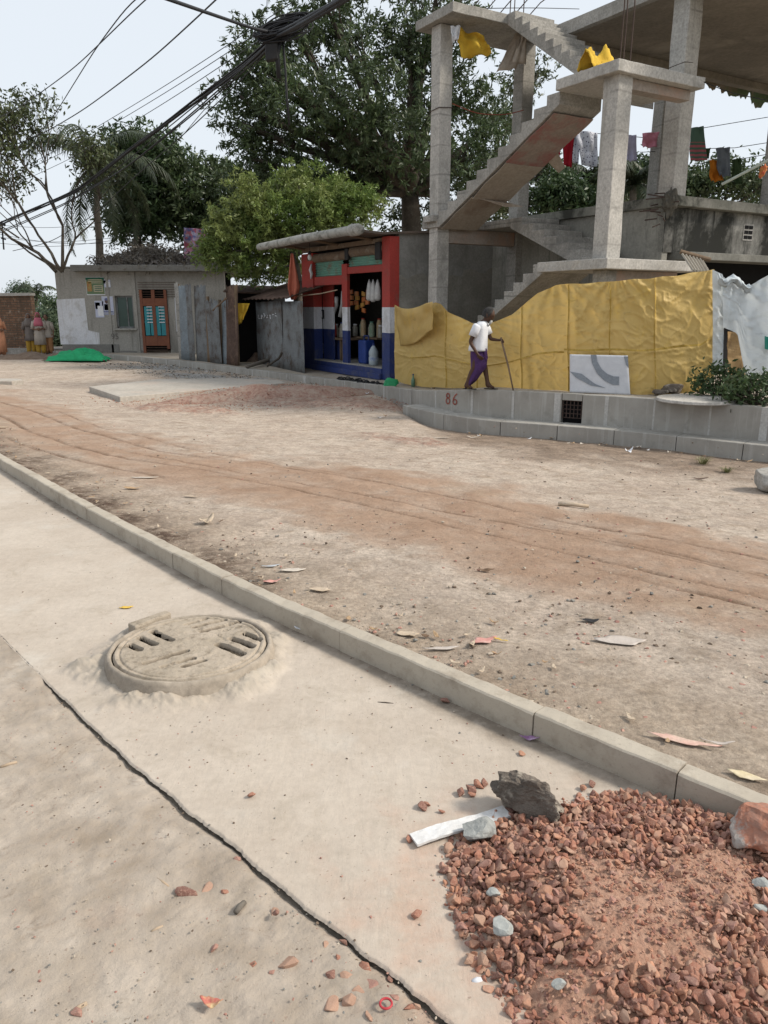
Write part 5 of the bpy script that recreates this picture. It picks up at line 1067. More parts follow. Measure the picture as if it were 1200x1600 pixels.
# brick wall at far left
t = NT('rough_brick'); br = t.n('ShaderNodeTexBrick'); mp_ = t.n('ShaderNodeMapping'); t.l(t.co, mp_.inputs[0]); mp_.inputs['Rotation'].default_value = (R_(90), 0, 0); t.l(mp_.outputs[0], br.inputs[0])
br.inputs['Scale'].default_value = 1; br.inputs['Brick Width'].default_value = .26; br.inputs['Row Height'].default_value = .09; br.inputs['Mortar Size'].default_value = .014
br.inputs['Color1'].default_value = (.24,.13,.08,1); br.inputs['Color2'].default_value = (.15,.085,.055,1); br.inputs['Mortar'].default_value = (.10,.08,.06,1)
c = t.mix(t.rng(t.noise(6, 6, .7), .55, .7), br.outputs[0], (.40,.33,.26)); c = t.mix(t.rng(t.noise(1.2, 6, .7), .45, .65, 0, .8), c, (.07,.055,.042)); m_bw = t.fin(c, .95, t.bump(br.outputs[1], -.5, .02))
bw = thing('brick_wall', 'old unplastered brick wall with pale coping at the left edge', 'wall', aty(20, 545, 31.5)); b = MB(); x1 = aty(52, 500, 31.5).x; zt2 = aty(30, 462, 31.5).z
b.bx(x1-9, x1, 31.5, 31.8, -.4, zt2); obj('bricks', b, m_bw, bw)
b = MB(); b.prism([(x1-9,31.4,zt2-.12),(x1+.02,31.4,zt2+.001),(x1+.02,31.4,zt2+.11),(x1-9,31.4,zt2+.02)], Vector((0,.5,0))); obj('coping', b, m_conc_l, bw)
b = MB(); b.bx(x1-9, x1+2.5, 30.9, 31.3, -.3, -.02); obj('low_ledge', b, m_conc, None, 'low grey concrete ledge at the foot of the brick wall', 'ledge', bevel=.02)
# ================================================================ PEOPLE
def skin_body(joints, edges, root, sub=2):
    """joints: name -> (Vector, radius or (rx, ry)); one continuous skinned surface"""
    nm = list(joints); ix = {n: i for i, n in enumerate(nm)}
    me = bpy.data.meshes.new('b'); me.from_pydata([joints[n][0] for n in nm], [(ix[a], ix[c]) for a, c in edges], [])
    o = bpy.data.objects.new('b', me); COL.objects.link(o); md = o.modifiers.new('s', 'SKIN'); md.use_smooth_shade = True
    sv_ = me.skin_vertices[0].data
    for n in nm:
        r = joints[n][1]; sv_[ix[n]].radius = r if isinstance(r, tuple) else (r, r); sv_[ix[n]].use_root = (n == root)
    s2 = o.modifiers.new('u', 'SUBSURF'); s2.levels = sub; s2.render_levels = sub
    dg = bpy.context.evaluated_depsgraph_get(); m2 = bpy.data.meshes.new_from_object(o.evaluated_get(dg))
    mb = MB(); mb.add([v.co.copy() for v in m2.vertices], [tuple(p.vertices) for p in m2.polygons]); bpy.data.objects.remove(o); bpy.data.meshes.remove(me); bpy.data.meshes.remove(m2); return mb
def head_mb(c, fwd, up, s=1.0):
    """shaped head: skull, jaw, brow, nose, lips, ears, eyes (material 1)"""
    fwd = fwd.normalized(); up = (up-fwd*up.dot(fwd)).normalized(); side = up.cross(fwd); mb = MB()
    def P_(f, l, u): return c+(fwd*f+side*l+up*u)*s
    nu, nv = 28, 20; vs = []
    for i in range(nv+1):
        t_ = math.pi*i/nv; z = math.cos(t_); rr_ = math.sin(t_)
        for j in range(nu):
            a = 2*math.pi*j/nu; f, l = math.cos(a)*rr_, math.sin(a)*rr_
            x = .098*f; y = .075*l; zz_ = .118*z
            if z < -.05: k_ = (-z-.05); y *= 1-.42*k_; x = x*(1-.25*k_)+(.012*k_ if f > 0 else -.0); 
            if f < 0 and z < -.3: x *= .75
            if f > .5:
                if abs(l) < .22: x += .012*max(0, 1-abs(z+.16)/.2)*(1-abs(l)/.22)*1.4
                if .1 < z < .35: x += .006
                if abs(z+.0) < .14 and .18 < abs(l) < .6: x -= .009
                if abs(z+.48) < .09 and abs(l) < .35: x += .006
            vs.append(P_(x, y, zz_))
    fs = [(i*nu+j, (i+1)*nu+j, (i+1)*nu+(j+1) % nu, i*nu+(j+1) % nu) for i in range(nv) for j in range(nu)]
    mb.add(vs, fs)
    mb.loft([[P_(f+.0*k, l*k_, u) for l, f in ((-.006,.0),(.006,.0),(0,.006))] for k, (k_, f, u) in enumerate(((.6,.092,.035),(1,.100,.01),(1.9,.112,-.022),(1.6,.102,-.032)))])
    for sd_ in (-1, 1):
        mb.ell(P_(-.005, sd_*.077, -.005), .022*s, .008*s, .034*s, 8, 6); mb.ell(P_(.083, sd_*.030, .008), .010*s, .013*s, .007*s, 8, 6, 1)
    return mb, P_
def hand_pts(J, E, pre, wrist, d, palm_n, s, curl):
    """palm and five unequal fingers rooted in the wrist joint; d = direction of the hand"""
    d = d.normalized(); n = (palm_n-d*palm_n.dot(d)).normalized(); t_ = d.cross(n)
    J[pre+'p'] = (wrist+d*.05*s, (.026*s, .014*s)); E.append((pre+'wrist', pre+'p'))
    for k, (o, ln) in enumerate(((-.027,.07),(-.009,.082),(.010,.076),(.027,.06))):
        a = wrist+d*.09*s+t_*o*s; c = math.cos(curl); si = math.sin(curl)
        b_ = a+(d*c+n*si)*ln*.5*s; e_ = b_+(d*math.cos(2*curl)+n*math.sin(2*curl))*ln*.5*s
        J[f'{pre}k{k}'] = (a, .0095*s); J[f'{pre}m{k}'] = (b_, .0085*s); J[f'{pre}e{k}'] = (e_, .007*s); E += [(pre+'p', f'{pre}k{k}'), (f'{pre}k{k}', f'{pre}m{k}'), (f'{pre}m{k}', f'{pre}e{k}')]
    a = wrist+d*.03*s-t_*.03*s; J[pre+'t1'] = (a-t_*.012*s+d*.02*s+n*.012*s, .011*s); J[pre+'t2'] = (a-t_*.016*s+d*.05*s+n*.03*s, .008*s); E += [(pre+'p', pre+'t1'), (pre+'t1', pre+'t2')]
def person(base, fwd, pose, skin, s=1.0):
    """pose: joint -> (forward, left, up) in metres"""
    f = fwd.normalized(); l = Zv.cross(f); V_ = lambda q: base+f*q[0]*s+l*q[1]*s+Zv*q[2]*s
    Jp = {k: V_(v) for k, v in pose.items() if k != 'grip'}; J = {}; E = []
    def add(n, r, par=None):
        J[n] = (Jp[n], tuple(x*s for x in r) if isinstance(r, tuple) else r*s)
        if par: E.append((par, n))
    add('pelvis', (.12,.095)); add('belly', (.115,.09), 'pelvis'); add('chest', (.125,.095), 'belly'); add('neckb', (.06,.06), 'chest'); add('neck', .047, 'neckb'); add('jaw', .05, 'neck')
    for q in 'LR':
        add('sh'+q, .05, 'chest'); add('el'+q, .036, 'sh'+q); J[q+'wrist'] = (Jp['wr'+q], .024*s); E.append(('el'+q, q+'wrist'))
        add('hip'+q, .075, 'pelvis'); add('kn'+q, .052, 'hip'+q); add('calf'+q, .046, 'kn'+q); add('an'+q, .032, 'calf'+q); add('he'+q, .032, 'an'+q); add('toe'+q, (.034,.02), 'an'+q)
        d = V_(pose['hd'+q])-Jp['wr'+q]; hand_pts(J, E, q, Jp['wr'+q], d, V_(pose['pn'+q])-base, s*1.0, pose.get('curl'+q, (.5,0,0))[0] if 0 else (1.0 if q == pose.get('grip') else .45))
    return J, E, V_, f, l
def garment(rings, n=36, fold=.0, nf=9, seed=0, flare_fold=0):
    """rings: (centre, axis a, radius a, axis b, radius b)"""
    b = MB(); rs = []
    for i, (c, a, ra_, bb, rb) in enumerate(rings):
        k = i/(len(rings)-1); rs.append([c+(a*math.cos(t_)*ra_+bb*math.sin(t_)*rb)*(1+(fold+flare_fold*k)*math.sin(nf*t_+seed+1.5*k)+(fold*.6)*mnoise.noise((t_*2, k*5, seed))) for t_ in [2*math.pi*j/n for j in range(n)]])
    b.loft(rs, cap=False); return b
def mid(a, c, t_): return a*(1-t_)+c*t_

# ---- the old man with the cane
mb_ = atz(745, 607, .262); mb_.z = .25; MF = Vector((.93, -.36, 0)); ms_ = .95
pose = dict(pelvis=(0,0,.70), belly=(.01,0,.84), chest=(.045,0,1.04), neckb=(.085,0,1.15), neck=(.115,0,1.185), jaw=(.15,0,1.20),
  shR=(.02,-.155,1.10), elR=(-.09,-.21,.82), wrR=(.035,-.19,.63), hdR=(.09,-.17,.56), pnR=(.2,.8,0),
  shL=(.07,.155,1.10), elL=(.17,.20,.86), wrL=(.32,.14,.845), hdL=(.39,.12,.85), pnL=(.1,-.6,-.7),
  hipR=(-.02,-.08,.66), knR=(-.03,-.09,.39), calfR=(-.09,-.09,.28), anR=(-.16,-.09,.075), heR=(-.20,-.09,.03), toeR=(-.05,-.095,.025),
  hipL=(.01,.08,.66), knL=(.11,.08,.385), calfL=(.135,.08,.28), anL=(.18,.08,.07), heL=(.155,.08,.03), toeL=(.30,.085,.024), grip='L')
J, E, V_, f_m, l_m = person(mb_, MF, pose, m_skin, ms_)
man = thing('person', 'old man in white shirt and purple wrap walking with a cane past the yellow sheet', 'person', mb_)
bd = skin_body(J, E, 'pelvis'); hc = V_((.165,0,1.275)); hf = f_m*.93-Zv*.38+l_m*.1; hm, HP = head_mb(hc, hf, Zv+f_m*.25, .98)
o_ = len(bd.v); bd.v += [tuple(v) for v in hm.v]; bd.f += [tuple(i+o_ for i in q) for q in hm.f]; bd.m += hm.m
obj('body', bd, [m_skin, m_black], man, smooth=True)
b = MB(); 
def hairf(mbh, HP_, front=.15, grow=1.09, bare=.0, low=-.25):
    nu, nv = 24, 14; vs = []; 
    for i in range(nv+1):
        t_ = 2.0*i/nv
        for j in range(nu):
            a = 2*math.pi*j/nu; x, y, z = math.cos(a)*math.sin(t_), math.sin(a)*math.sin(t_), math.cos(t_)
            lim = 1.0 if x < front else max(.25, 1-(x-front)*1.2)
            t2 = t_*lim; x, y, z = math.cos(a)*math.sin(t2), math.sin(a)*math.sin(t2), math.cos(t2)
            g = grow+.02*mnoise.noise((x*9, y*9, z*9)); vs.append(HP_(x*.098*g-.004, y*.077*g, z*.118*g+.002))
    mbh.add(vs, [(i*nu+j, (i+1)*nu+j, (i+1)*nu+(j+1) % nu, i*nu+(j+1) % nu) for i in range(nv) for j in range(nu)])
hairf(b, HP); obj('hair', b, m_hair, man, smooth=True)
b = MB(); b.loft([[HP(x+.9*r*math.cos(a)*.5, r*math.sin(a), z) for a in [2*math.pi*k/12 for k in range(12)]] for x, r, z in ((.088,.035,-.066),(.088,.052,-.09),(.082,.045,-.12),(.075,.026,-.155),(.072,.006,-.18))]); obj('beard', b, m_beard, man, smooth=True)
sh = lambda c, a, q, fo=0: (V_(c), f_m, a, l_m, q)
m_tee = cloth('white_cotton', (.66,.67,.70), (.58,.59,.63))
b = garment([sh((.0,0,.665),.152,.176), sh((.0,0,.70),.152,.176), sh((.01,0,.80),.138,.165), sh((.02,0,.92),.128,.162), sh((.035,0,1.03),.122,.172), sh((.05,0,1.10),.10,.175), sh((.065,0,1.145),.075,.13), sh((.075,0,1.165),.062,.08)], 40, .022, 7, 1)
for q, sg in (('R', -1), ('L', 1)):
    a = J['sh'+q][0]; e = J['el'+q][0]; d = (e-a).normalized(); u_ = d.orthogonal().normalized(); w_ = d.cross(u_)
    s_ = MB(); st_ = a-l_m*sg*.075+Zv*.01
    g2 = garment([(st_, u_, .045, w_, .045), (a-l_m*sg*.02, u_, .062, w_, .062), (mid(a, e, .08), u_, .068, w_, .068), (mid(a, e, .35), u_, .068, w_, .068), (mid(a, e, .66), u_, .066, w_, .066)], 18, .03, 5, 3); o_ = len(b.v); b.v += [tuple(v) for v in g2.v]; b.f += [tuple(i+o_ for i in x) for x in g2.f]; b.m += g2.m
obj('shirt', b, m_tee, man, smooth=True, thick=.008)
m_pur = M('purple_wrap_cloth', (.08,.034,.13), (.045,.022,.075), 7, .85, .5, 12, .03, stain=(.15,.07,.2), sscale=5, fine=.05)
rg = []
for z, cx, ra_, rb, tilt in ((.72,.005,.125,.15,0),(.66,.0,.135,.155,0),(.56,.005,.14,.155,0),(.45,.025,.15,.15,.02),(.35,.02,.145,.145,.06),(.25,-.03,.14,.145,.11),(.16,-.075,.125,.135,.14),(.075,-.115,.105,.125,.14)):
    rg.append((V_((cx,0,z)), f_m+Zv*tilt/max(ra_,.01)*.6, ra_*.88, l_m, rb*.92))
b = garment(rg, 44, .03, 6, 2, .05); obj('wrap', b, m_pur, man, smooth=True, thick=.008)
b = MB(); b.prism([V_(q) for q in ((.11,-.09,.72),(.145,-.05,.71),(.155,.02,.56),(.15,-.03,.44),(.135,-.07,.56))], f_m*.02); obj('wrap_end', b, m_pur, man)
for q in 'RL':
    a = J['an'+q][0]; t_ = J['toe'+q][0]; d = (t_-a); d.z = 0; d.normalize(); s_ = Vector((-d.y, d.x, 0)); c = Vector((a.x, a.y, mb_.z+.003)); b = MB()
    b.prism([c+d*x+s_*y for x, y in ((-.06,.03),(.02,.04),(.12,.045),(.17,.02),(.17,-.02),(.12,-.045),(.02,-.04),(.0-.06,-.03))], Zv*.012); obj('sandal', b, m_black, man)
cn = MB(); hd = J['Lp'][0]+(J['Lk1'][0]-J['Lp'][0])*.6-l_m*.02-Zv*.015; tip = V_((.66,-.05,.012)); dcn = (tip-hd).normalized()
cn.tube([hd-dcn*.055, hd, mid(hd, tip, .5)+f_m*.012, tip], [.018,.0165,.015,.012], 9); obj('cane', cn, m_wood, None, 'thin brown wooden cane held by the old man, its tip on the footpath', 'cane', smooth=True)

# ---- the women by the brick wall
def woman(u, v, fwd, top, bottom, scarf, skin, s, lab, arms=0, scarf_on=True, long_=.75, hold=False):
    base = atz(u, v, -.24); fwd = Vector(fwd).normalized()
    p = dict(pelvis=(0,0,.86), belly=(0,0,1.0), chest=(0,0,1.2), neckb=(.0,0,1.32), neck=(.01,0,1.36), jaw=(.03,0,1.40),
      shR=(0,-.16,1.27), shL=(0,.16,1.27), hipR=(0,-.085,.82), hipL=(0,.085,.82), knR=(.01,-.09,.46), knL=(.03,.09,.46), calfR=(-.02,-.09,.33), calfL=(.0,.09,.33), anR=(-.02,-.09,.08), anL=(0,.09,.08), heR=(-.05,-.09,.03), heL=(-.03,.09,.03), toeR=(.11,-.1,.025), toeL=(.13,.1,.025))
    if hold: p.update(elR=(.02,-.24,1.02), wrR=(.22,-.10,1.02), hdR=(.27,-.04,1.03), elL=(.02,.24,1.02), wrL=(.22,.10,1.06), hdL=(.27,.05,1.07))
    elif arms: p.update(elR=(.03,-.24,1.0), wrR=(.20,-.06,.98), hdR=(.22,.0,.98), elL=(.02,.24,1.0), wrL=(.19,.08,1.0), hdL=(.21,.02,1.0))
    else: p.update(elR=(-.02,-.23,1.0), wrR=(.04,-.23,.78), hdR=(.05,-.23,.7), elL=(-.02,.23,1.0), wrL=(.04,.23,.78), hdL=(.05,.23,.7))
    p.update(pnR=(.2,.9,0), pnL=(.2,-.9,0))
    J, E, V_, f, l = person(base, fwd, p, skin, s); t_ = thing('person', lab, 'person', base)
    bd = skin_body(J, E, 'pelvis', 1); hm, HP = head_mb(V_((.04,0,1.475)), f, Zv, s); o_ = len(bd.v); bd.v += [tuple(v) for v in hm.v]; bd.f += [tuple(i+o_ for i in q) for q in hm.f]; bd.m += hm.m
    obj('body', bd, [skin, m_black], t_, smooth=True)
    g = lambda c, a, q: (V_(c), f, a*s, l, q*s)
    b = garment([g((0,0,1.345),.06,.075), g((0,0,1.30),.10,.17), g((0,0,1.2),.125,.175), g((0,0,1.02),.125,.155), g((0,0,.9),.145,.175), g((0,0,.7),.165,.195), g((0,0,long_*.75),.18,.21)], 30, .02, 8, 2, .03)
    for q in 'RL':
        a = J['sh'+q][0]; e = J['el'+q][0]; d = (e-a).normalized(); u_ = d.orthogonal().normalized(); w_ = d.cross(u_); g2 = garment([(a, u_, .07*s, w_, .07*s), (mid(a,e,.5), u_, .062*s, w_, .062*s), (mid(a,e,1.05), u_, .055*s, w_, .055*s)], 14, .03, 5, 3); o_ = len(b.v); b.v += [tuple(v) for v in g2.v]; b.f += [tuple(i+o_ for i in x) for x in g2.f]; b.m += g2.m
    obj('tunic', b, top, t_, smooth=True, thick=.01)
    b = MB()
    for q in 'RL':
        k_ = J['kn'+q][0]; h_ = J['hip'+q][0]; a = J['an'+q][0]; rr = [(h_, .105), (mid(h_,k_,.5), .10), (k_, .09), (mid(k_,a,.6), .085), (a+Zv*.02*s, .075)]
        g2 = garment([(c, f, r*s, l, r*s) for c, r in rr], 16, .03, 6, 1); o_ = len(b.v); b.v += [tuple(v) for v in g2.v]; b.f += [tuple(i+o_ for i in x) for x in g2.f]; b.m += g2.m
    obj('trousers', b, bottom, t_, smooth=True, thick=.008)
    b = MB(); hairf(b, HP, .1, 1.08)
    obj('hair', b, m_hairb, t_, smooth=True)
    if scarf_on:
        b = MB(); hairf(b, HP, .35, 1.13); obj('headscarf', b, scarf, t_, smooth=True, thick=.01)
        b = garment([(HP(-.02,0,-.06), f, .11*s, l, .10*s), g((0,0,1.33),.12,.14), g((0,0,1.22),.145,.19), g((0,0,1.10),.15,.185)], 24, .05, 5, 4); obj('scarf', b, scarf, t_, smooth=True, thick=.01)
    return base, V_, f, l
m_mus = cloth('mustard_cloth', (.42,.26,.045)); m_ppk = cloth('rose_cloth', (.52,.15,.20)); m_cream = cloth('cream_cloth', (.42,.37,.32)); m_grb = cloth('grey_brown_cloth', (.19,.165,.15)); m_brn = cloth('orange_brown_cloth', (.36,.19,.09)); m_blk = cloth('black_cloth', (.02,.02,.025)); m_pch = cloth('peach_cloth', (.58,.28,.165))
woman(50.5, 555, (.45,-.9,0), m_grb, m_mus, m_grb, m_skin2, .98, 'person in grey-brown scarf and mustard trousers, left of the pink scarf by the brick wall', 0)
bP = woman(65.5, 555.5, (.35,-.95,0), m_cream, m_mus, m_ppk, m_skin2, 1.0, 'person with pink headscarf over mustard clothes standing among the group by the brick wall', 1, True, .55)
woman(78, 555, (.1,-1,0), m_cream, m_brn, m_cream, m_skin2, .96, 'bareheaded person in cream top and orange-brown trousers beside the pink scarf', 0, False, .95)
woman(3, 558.5, (.8,-.6,0), m_pch, m_pch, m_pch, m_skin2, 1.0, 'person in long peach dress standing at the left edge of the photo', 1, True, .25)

# ================================================================ TREES
def leaves_at(cen, n_per, spread, size, aspect, droop, seed, flat=.0, ros=0, rsp=.07):
    """leaves round each twig tip; ros > 0: every tip carries that many rosettes of leaves"""
    r = np.random.default_rng(seed); cen = np.asarray(cen, float); out_ = None
    if ros:
        N = len(cen); cen = np.repeat(cen, ros, 0)+r.normal(0, 1, (N*ros, 3))*spread*np.array([1, 1, .7]); axis = r.normal(0, 1, cen.shape); axis[:, 2] += .5; axis /= np.linalg.norm(axis, axis=1)[:, None]; spread = rsp; out_ = np.repeat(axis, n_per, 0)
    N = len(cen); c = np.repeat(cen, n_per, 0)+r.normal(0, 1, (N*n_per, 3))*spread*np.array([1, 1, .75])
    d = r.normal(0, 1, c.shape)
    if out_ is not None: d = d*.75+out_*.6
    d[:, 2] = d[:, 2]*(1-flat)-droop; d /= np.linalg.norm(d, axis=1)[:, None]
    s = r.normal(0, 1, c.shape); s -= d*(s*d).sum(1)[:, None]; s /= np.linalg.norm(s, axis=1)[:, None]
    L = size*r.uniform(.65, 1.3, len(c))[:, None]; w = L*aspect*.5
    return np.stack([c, c+d*L*.45+s*w, c+d*L, c+d*L*.45-s*w], 1)
def limb(mb, p0, p1, r0, r1, seed, wob=.12, n=7, sag=0):
    p0, p1 = Vector(p0), Vector(p1); L = (p1-p0).length; pts = []; rs = []
    for k in range(n+1):
        t_ = k/n; o = Vector((mnoise.noise((t_*2.3, seed, 0)), mnoise.noise((t_*2.3, seed, 5)), mnoise.noise((t_*2.3, seed, 9))*.5))*L*wob*math.sin(math.pi*t_)
        pts.append(p0+(p1-p0)*t_+o+Zv*sag*math.sin(math.pi*t_)); rs.append(r0*(1-t_)+r1*t_)
    mb.tube(pts, rs, 8); return pts
def tree(name, label, cat, base, fork, lobes, rad, ncl, nleaf, spread, size, aspect, droop, lm, bm_, seed, group=None, shell=.5, ros=0, rsp=.07):
    r = random.Random(seed); base = Vector(base); fork = Vector(fork); t_ = thing(name, label, cat, base, group)
    wood = MB(); limb(wood, base-Zv*.1, fork, rad, rad*.72, seed, .05); cen = []; tot = sum(q[1]**2 for q in lobes)
    for i, (c, R__) in enumerate(lobes):
        c = Vector(c); pts = limb(wood, fork, c, rad*.5, rad*.12, seed+i*3.7, .12, 8); k = max(3, int(ncl*R__**2/tot))
        for j in range(k):
            d = Vector((r.gauss(0,1), r.gauss(0,1), r.gauss(0,1)*.9)).normalized(); q = c+d*R__*(shell+(1-shell)*r.random())*r.uniform(.75, 1.1); cen.append(q)
            if j % 4 == 0: limb(wood, pts[r.randint(3, 7)], q, rad*.09, rad*.02, seed+j, .15, 4)
    obj('trunk', wood, bm_, t_, smooth=True)
    quads_obj('crown', leaves_at(np.array([tuple(q) for q in cen]), nleaf, spread, size, aspect, droop, seed, 0, ros, rsp), lm, t_)
    return t_
lm_dark = leafmat('dark_mango_leaf', (.04,.07,.028), (.095,.13,.052), (.058,.08,.036), .28)
lm_olive = leafmat('olive_leaf', (.055,.075,.028), (.095,.11,.045), (.045,.06,.025), .25)
lm_yel = leafmat('yellow_green_leaf', (.17,.235,.055), (.10,.165,.04), (.21,.25,.08), .35)
lm_mid = leafmat('mid_green_leaf', (.045,.08,.03), (.075,.115,.045), (.035,.06,.025), .25)
lm_far = leafmat('far_green_leaf', (.07,.105,.06), (.10,.135,.075), (.06,.09,.055), .2)
lm_palm = leafmat('palm_leaf', (.032,.048,.022), (.07,.085,.04), (.028,.04,.02), .2)
def lob(lst, Y0): return [(aty(u, v, Y0+dy*1.5), R__*(1.0 if Y0 == YT else .9)) for u, v, R__, dy in lst]
YT = 28
tree('broad_tree', 'huge dark green broad-leaved tree rising behind the shop and the staircase', 'tree', aty(648, 420, YT+1.5), aty(640, 300, YT+1.2),
     lob([(420,90,1.25,0),(400,180,1.35,.5),(470,60,1.3,1),(470,150,1.6,-1),(520,240,1.6,0),(430,235,1.1,1),(530,40,1.1,1),(560,150,1.8,-1.2),(640,40,1.2,0),(640,110,1.7,.5),(640,210,1.7,-1),(560,300,1.4,.5),(700,60,1.3,0),(720,150,1.4,.5),(740,240,1.3,0),(700,300,1.2,1),(770,190,1.0,1.5),(500,-10,1.2,0),(680,-30,1.5,1),(450,40,.9,-.5),(395,110,.8,0),(375,150,.8,0),(372,190,.9,0),(380,245,1.0,0),(400,290,1.1,0),(450,300,1.2,0),(385,75,.7,0),(480,300,1.2,0),(640,330,1.2,2)], YT),
       .42, 540, 12, .34, .20, .30, .5, lm_dark, m_bark, 11, None, .45, 9, .05)
tree('broad_tree', 'olive green tree seen between the tall column and the stair flight', 'tree', aty(742, 400, YT+2), aty(745, 330, YT+2),
     lob([(760,260,1.0,2),(790,180,.8,2.5),(730,320,1.1,2),(815,130,.8,3),(760,330,.9,1),(850,270,.9,3),(870,320,1.0,3),(715,260,.8,2),(840,110,.6,3.5),(930,330,.9,3),(960,300,.8,3.4)], YT), .2, 180, 12, .32, .19, .3, .45, lm_olive, m_bark, 23, None, .4, 6, .05)
tree('leafy_tree', 'bright yellow-green bushy tree spreading above the tin shed beside the shop roof', 'tree', aty(470, 500, 23.9), aty(460, 400, 23.9),
     lob([(360,345,.75,0),(400,315,.8,0),(450,295,.75,.5),(500,315,.8,0),(550,330,.75,0),(580,320,.45,.3),(340,375,.5,0),(390,370,.8,0),(440,350,.85,0),(500,345,.8,0),(380,410,.55,0),(430,395,.6,0),(325,385,.5,0),(350,400,.45,0),(405,432,.4,.6),(440,425,.45,1.2),(465,415,.4,1.4),(530,300,.45,.4),(470,275,.35,.5)], 23.6), .16, 360, 18, .20, .115, .34, .25, lm_yel, m_barkl, 31, None, .4, 9, .04)
for lab, base, lobes, sd_ in (('dark leafy tree just right of the palm crown behind the low house', (215,410), [(250,235,.9,0),(260,330,1.1,.5),(200,240,1.1,0),(230,275,1.2,0),(190,300,1.1,.5),(240,330,1.2,0),(200,350,1.0,.5),(215,225,.6,0)], 41),
     ('dark leafy tree left of the yellow-green tree behind the low house', (300,410), [(275,255,1.0,0),(310,330,1.1,0),(345,395,.8,-.5),(360,300,1.0,0),(385,290,1.0,-1),(390,335,1.0,-1),(320,385,.9,0),(290,290,1.1,0),(320,270,.8,1),(330,310,1.1,0),(290,340,1.1,0),(340,350,1.0,0),(270,265,.6,0),(350,270,.7,1)], 47)):
    tree('broad_tree', lab, 'tree', aty(base[0], base[1], 34), aty(base[0], 350, 34), lob(lobes, 34), .2, 230, 12, .36, .24, .34, .4, lm_mid if sd_ == 41 else lm_dark, m_bark, sd_, None, .35, 7, .07)
# thin half-bare tree at the left
sp_ = thing('sparse_tree', 'thin half-bare tree with forking grey branches and small olive leaves at far left', 'tree', aty(97, 420, 27.5)); wood = MB(); tips = []
root = aty(97, 425, 27.5); rs_ = random.Random(5)
def grow(p, d, L, r, depth):
    q = p+d*L; limb(wood, p, q, r, r*.68, rs_.random()*50, .09, 4)
    if depth == 0: tips.append(q); return
    if depth < 3: tips.append(mid(p, q, .8))
    for k in range(2 if depth > 3 else 3):
        a = Vector((rs_.gauss(0,1), rs_.gauss(0,.8), rs_.gauss(0,.6))).normalized(); nd = (d*1.0+a*.55+Zv*.14).normalized(); grow(q, nd, L*rs_.uniform(.68,.9), r*.66, depth-1)
for dx, dz, L, r_ in ((-.55,1,1.35,.06),(.12,1,1.5,.065),(.5,1,1.2,.05),(-1.1,.9,1.1,.045)):
    grow(root, Vector((dx, .1*dx, dz)).normalized(), L, r_, 5)
obj('trunk', wood, m_bark, sp_, smooth=True)
tp = np.array([tuple(q) for q in tips]); tp = tp[tp[:, 2] > root.z+1.6]
quads_obj('crown', leaves_at(tp, 9, .22, .17, .38, .5, 6), lm_olive, sp_)
quads_obj('dead_leaves', leaves_at(DEAD[0], 14, .16, .17, .3, .5, 77), leafmat('dead_leaf', (.13,.11,.09), (.2,.18,.15), (.09,.075,.06), .1), DEAD[1])
b = MB(); limb(b, aty(88, 425, 28.9), aty(-25, 330, 28.4), .07, .03, 3, .1); limb(b, aty(30, 372, 28.6), aty(-10, 345, 28.4), .03, .02, 9, .1); limb(b, aty(86, 422, 28.9), aty(20, 375, 28.7), .05, .02, 5, .15); obj('bare_branch', b, m_bark, None, 'bare dark branches leaning left from the corner of the low house roof', 'branch', smooth=True)
# palms
def palm(base, top, n, L, lab, seed, r=.16, W_=.55, tilt=.35, lower=2):
    t_ = thing('palm_tree', lab, 'palm tree', base); rn = random.Random(seed); w_ = MB(); limb(w_, Vector(base)-Zv*.1, top, r*1.2, r*.8, seed, .03, 12); obj('trunk', w_, m_barkl, t_, smooth=True)
    top = Vector(top)
    for k in range(n):
        az = 2*math.pi*k/n+rn.uniform(-.2,.2); el = rn.choice((1.15,.75,.35,.05,-.35)) if k % 5 else 1.3; Lk = L*rn.uniform(.85,1.1); d = Vector((math.cos(az), math.sin(az), 0)); pts = []; p = top.copy(); e = el; nseg = 14
        for s in range(nseg+1):
            pts.append(p.copy()); p = p+(d*math.cos(e)+Zv*math.sin(e))*(Lk/nseg); e -= .125+.03*(el+.4)
        fb_ = MB(); fb_.tube(pts, [.03*(1-s/(nseg+1))+.006 for s in range(nseg+1)], 5)
        for s in range(1, nseg*4):
            q = pts[min(s//4, nseg-1)]+(pts[min(s//4+1, nseg)]-pts[min(s//4, nseg-1)])*((s % 4)/4); tgt = (pts[min(s//4+1, nseg)]-pts[min(s//4, nseg-1)]).normalized(); sd_ = tgt.cross(Zv)
            if sd_.length < .05: sd_ = Vector((-math.sin(az), math.cos(az), 0))
            sd_.normalize(); ll = W_*math.sin(math.pi*min(1, (s/(nseg*4))*.82+.16))*rn.uniform(.8,1.1)
            for g in (-1, 1):
                dl = (sd_*g*.75+tgt*.45-Zv*(.25+.55*rn.random())).normalized(); wv_ = tgt*.026; m_ = q+dl*ll*.5+Zv*.03
                fb_.add([q-wv_, q+wv_, m_+wv_*.9, m_-wv_*.9], [(0,1,2,3)]); fb_.add([m_-wv_*.9, m_+wv_*.9, q+dl*ll-Zv*ll*.25], [(0,1,2)])
        obj('frond', fb_, lm_palm, t_)
palm(aty(155, 425, 30.3), aty(152, 262, 30.3), 14, 3.7, 'coconut palm with drooping fronds behind the low house', 3, .13, .75)
palm(aty(925, 400, 33), aty(925, 285, 33), 14, 2.4, 'palm with spread fronds seen below the dotted cloth behind the staircase', 8, .15, .5)
palm(aty(985, 400, 30), aty(990, 290, 30), 12, 2.2, 'palm seen between the near column and the dark rear column', 12, .15, .5)
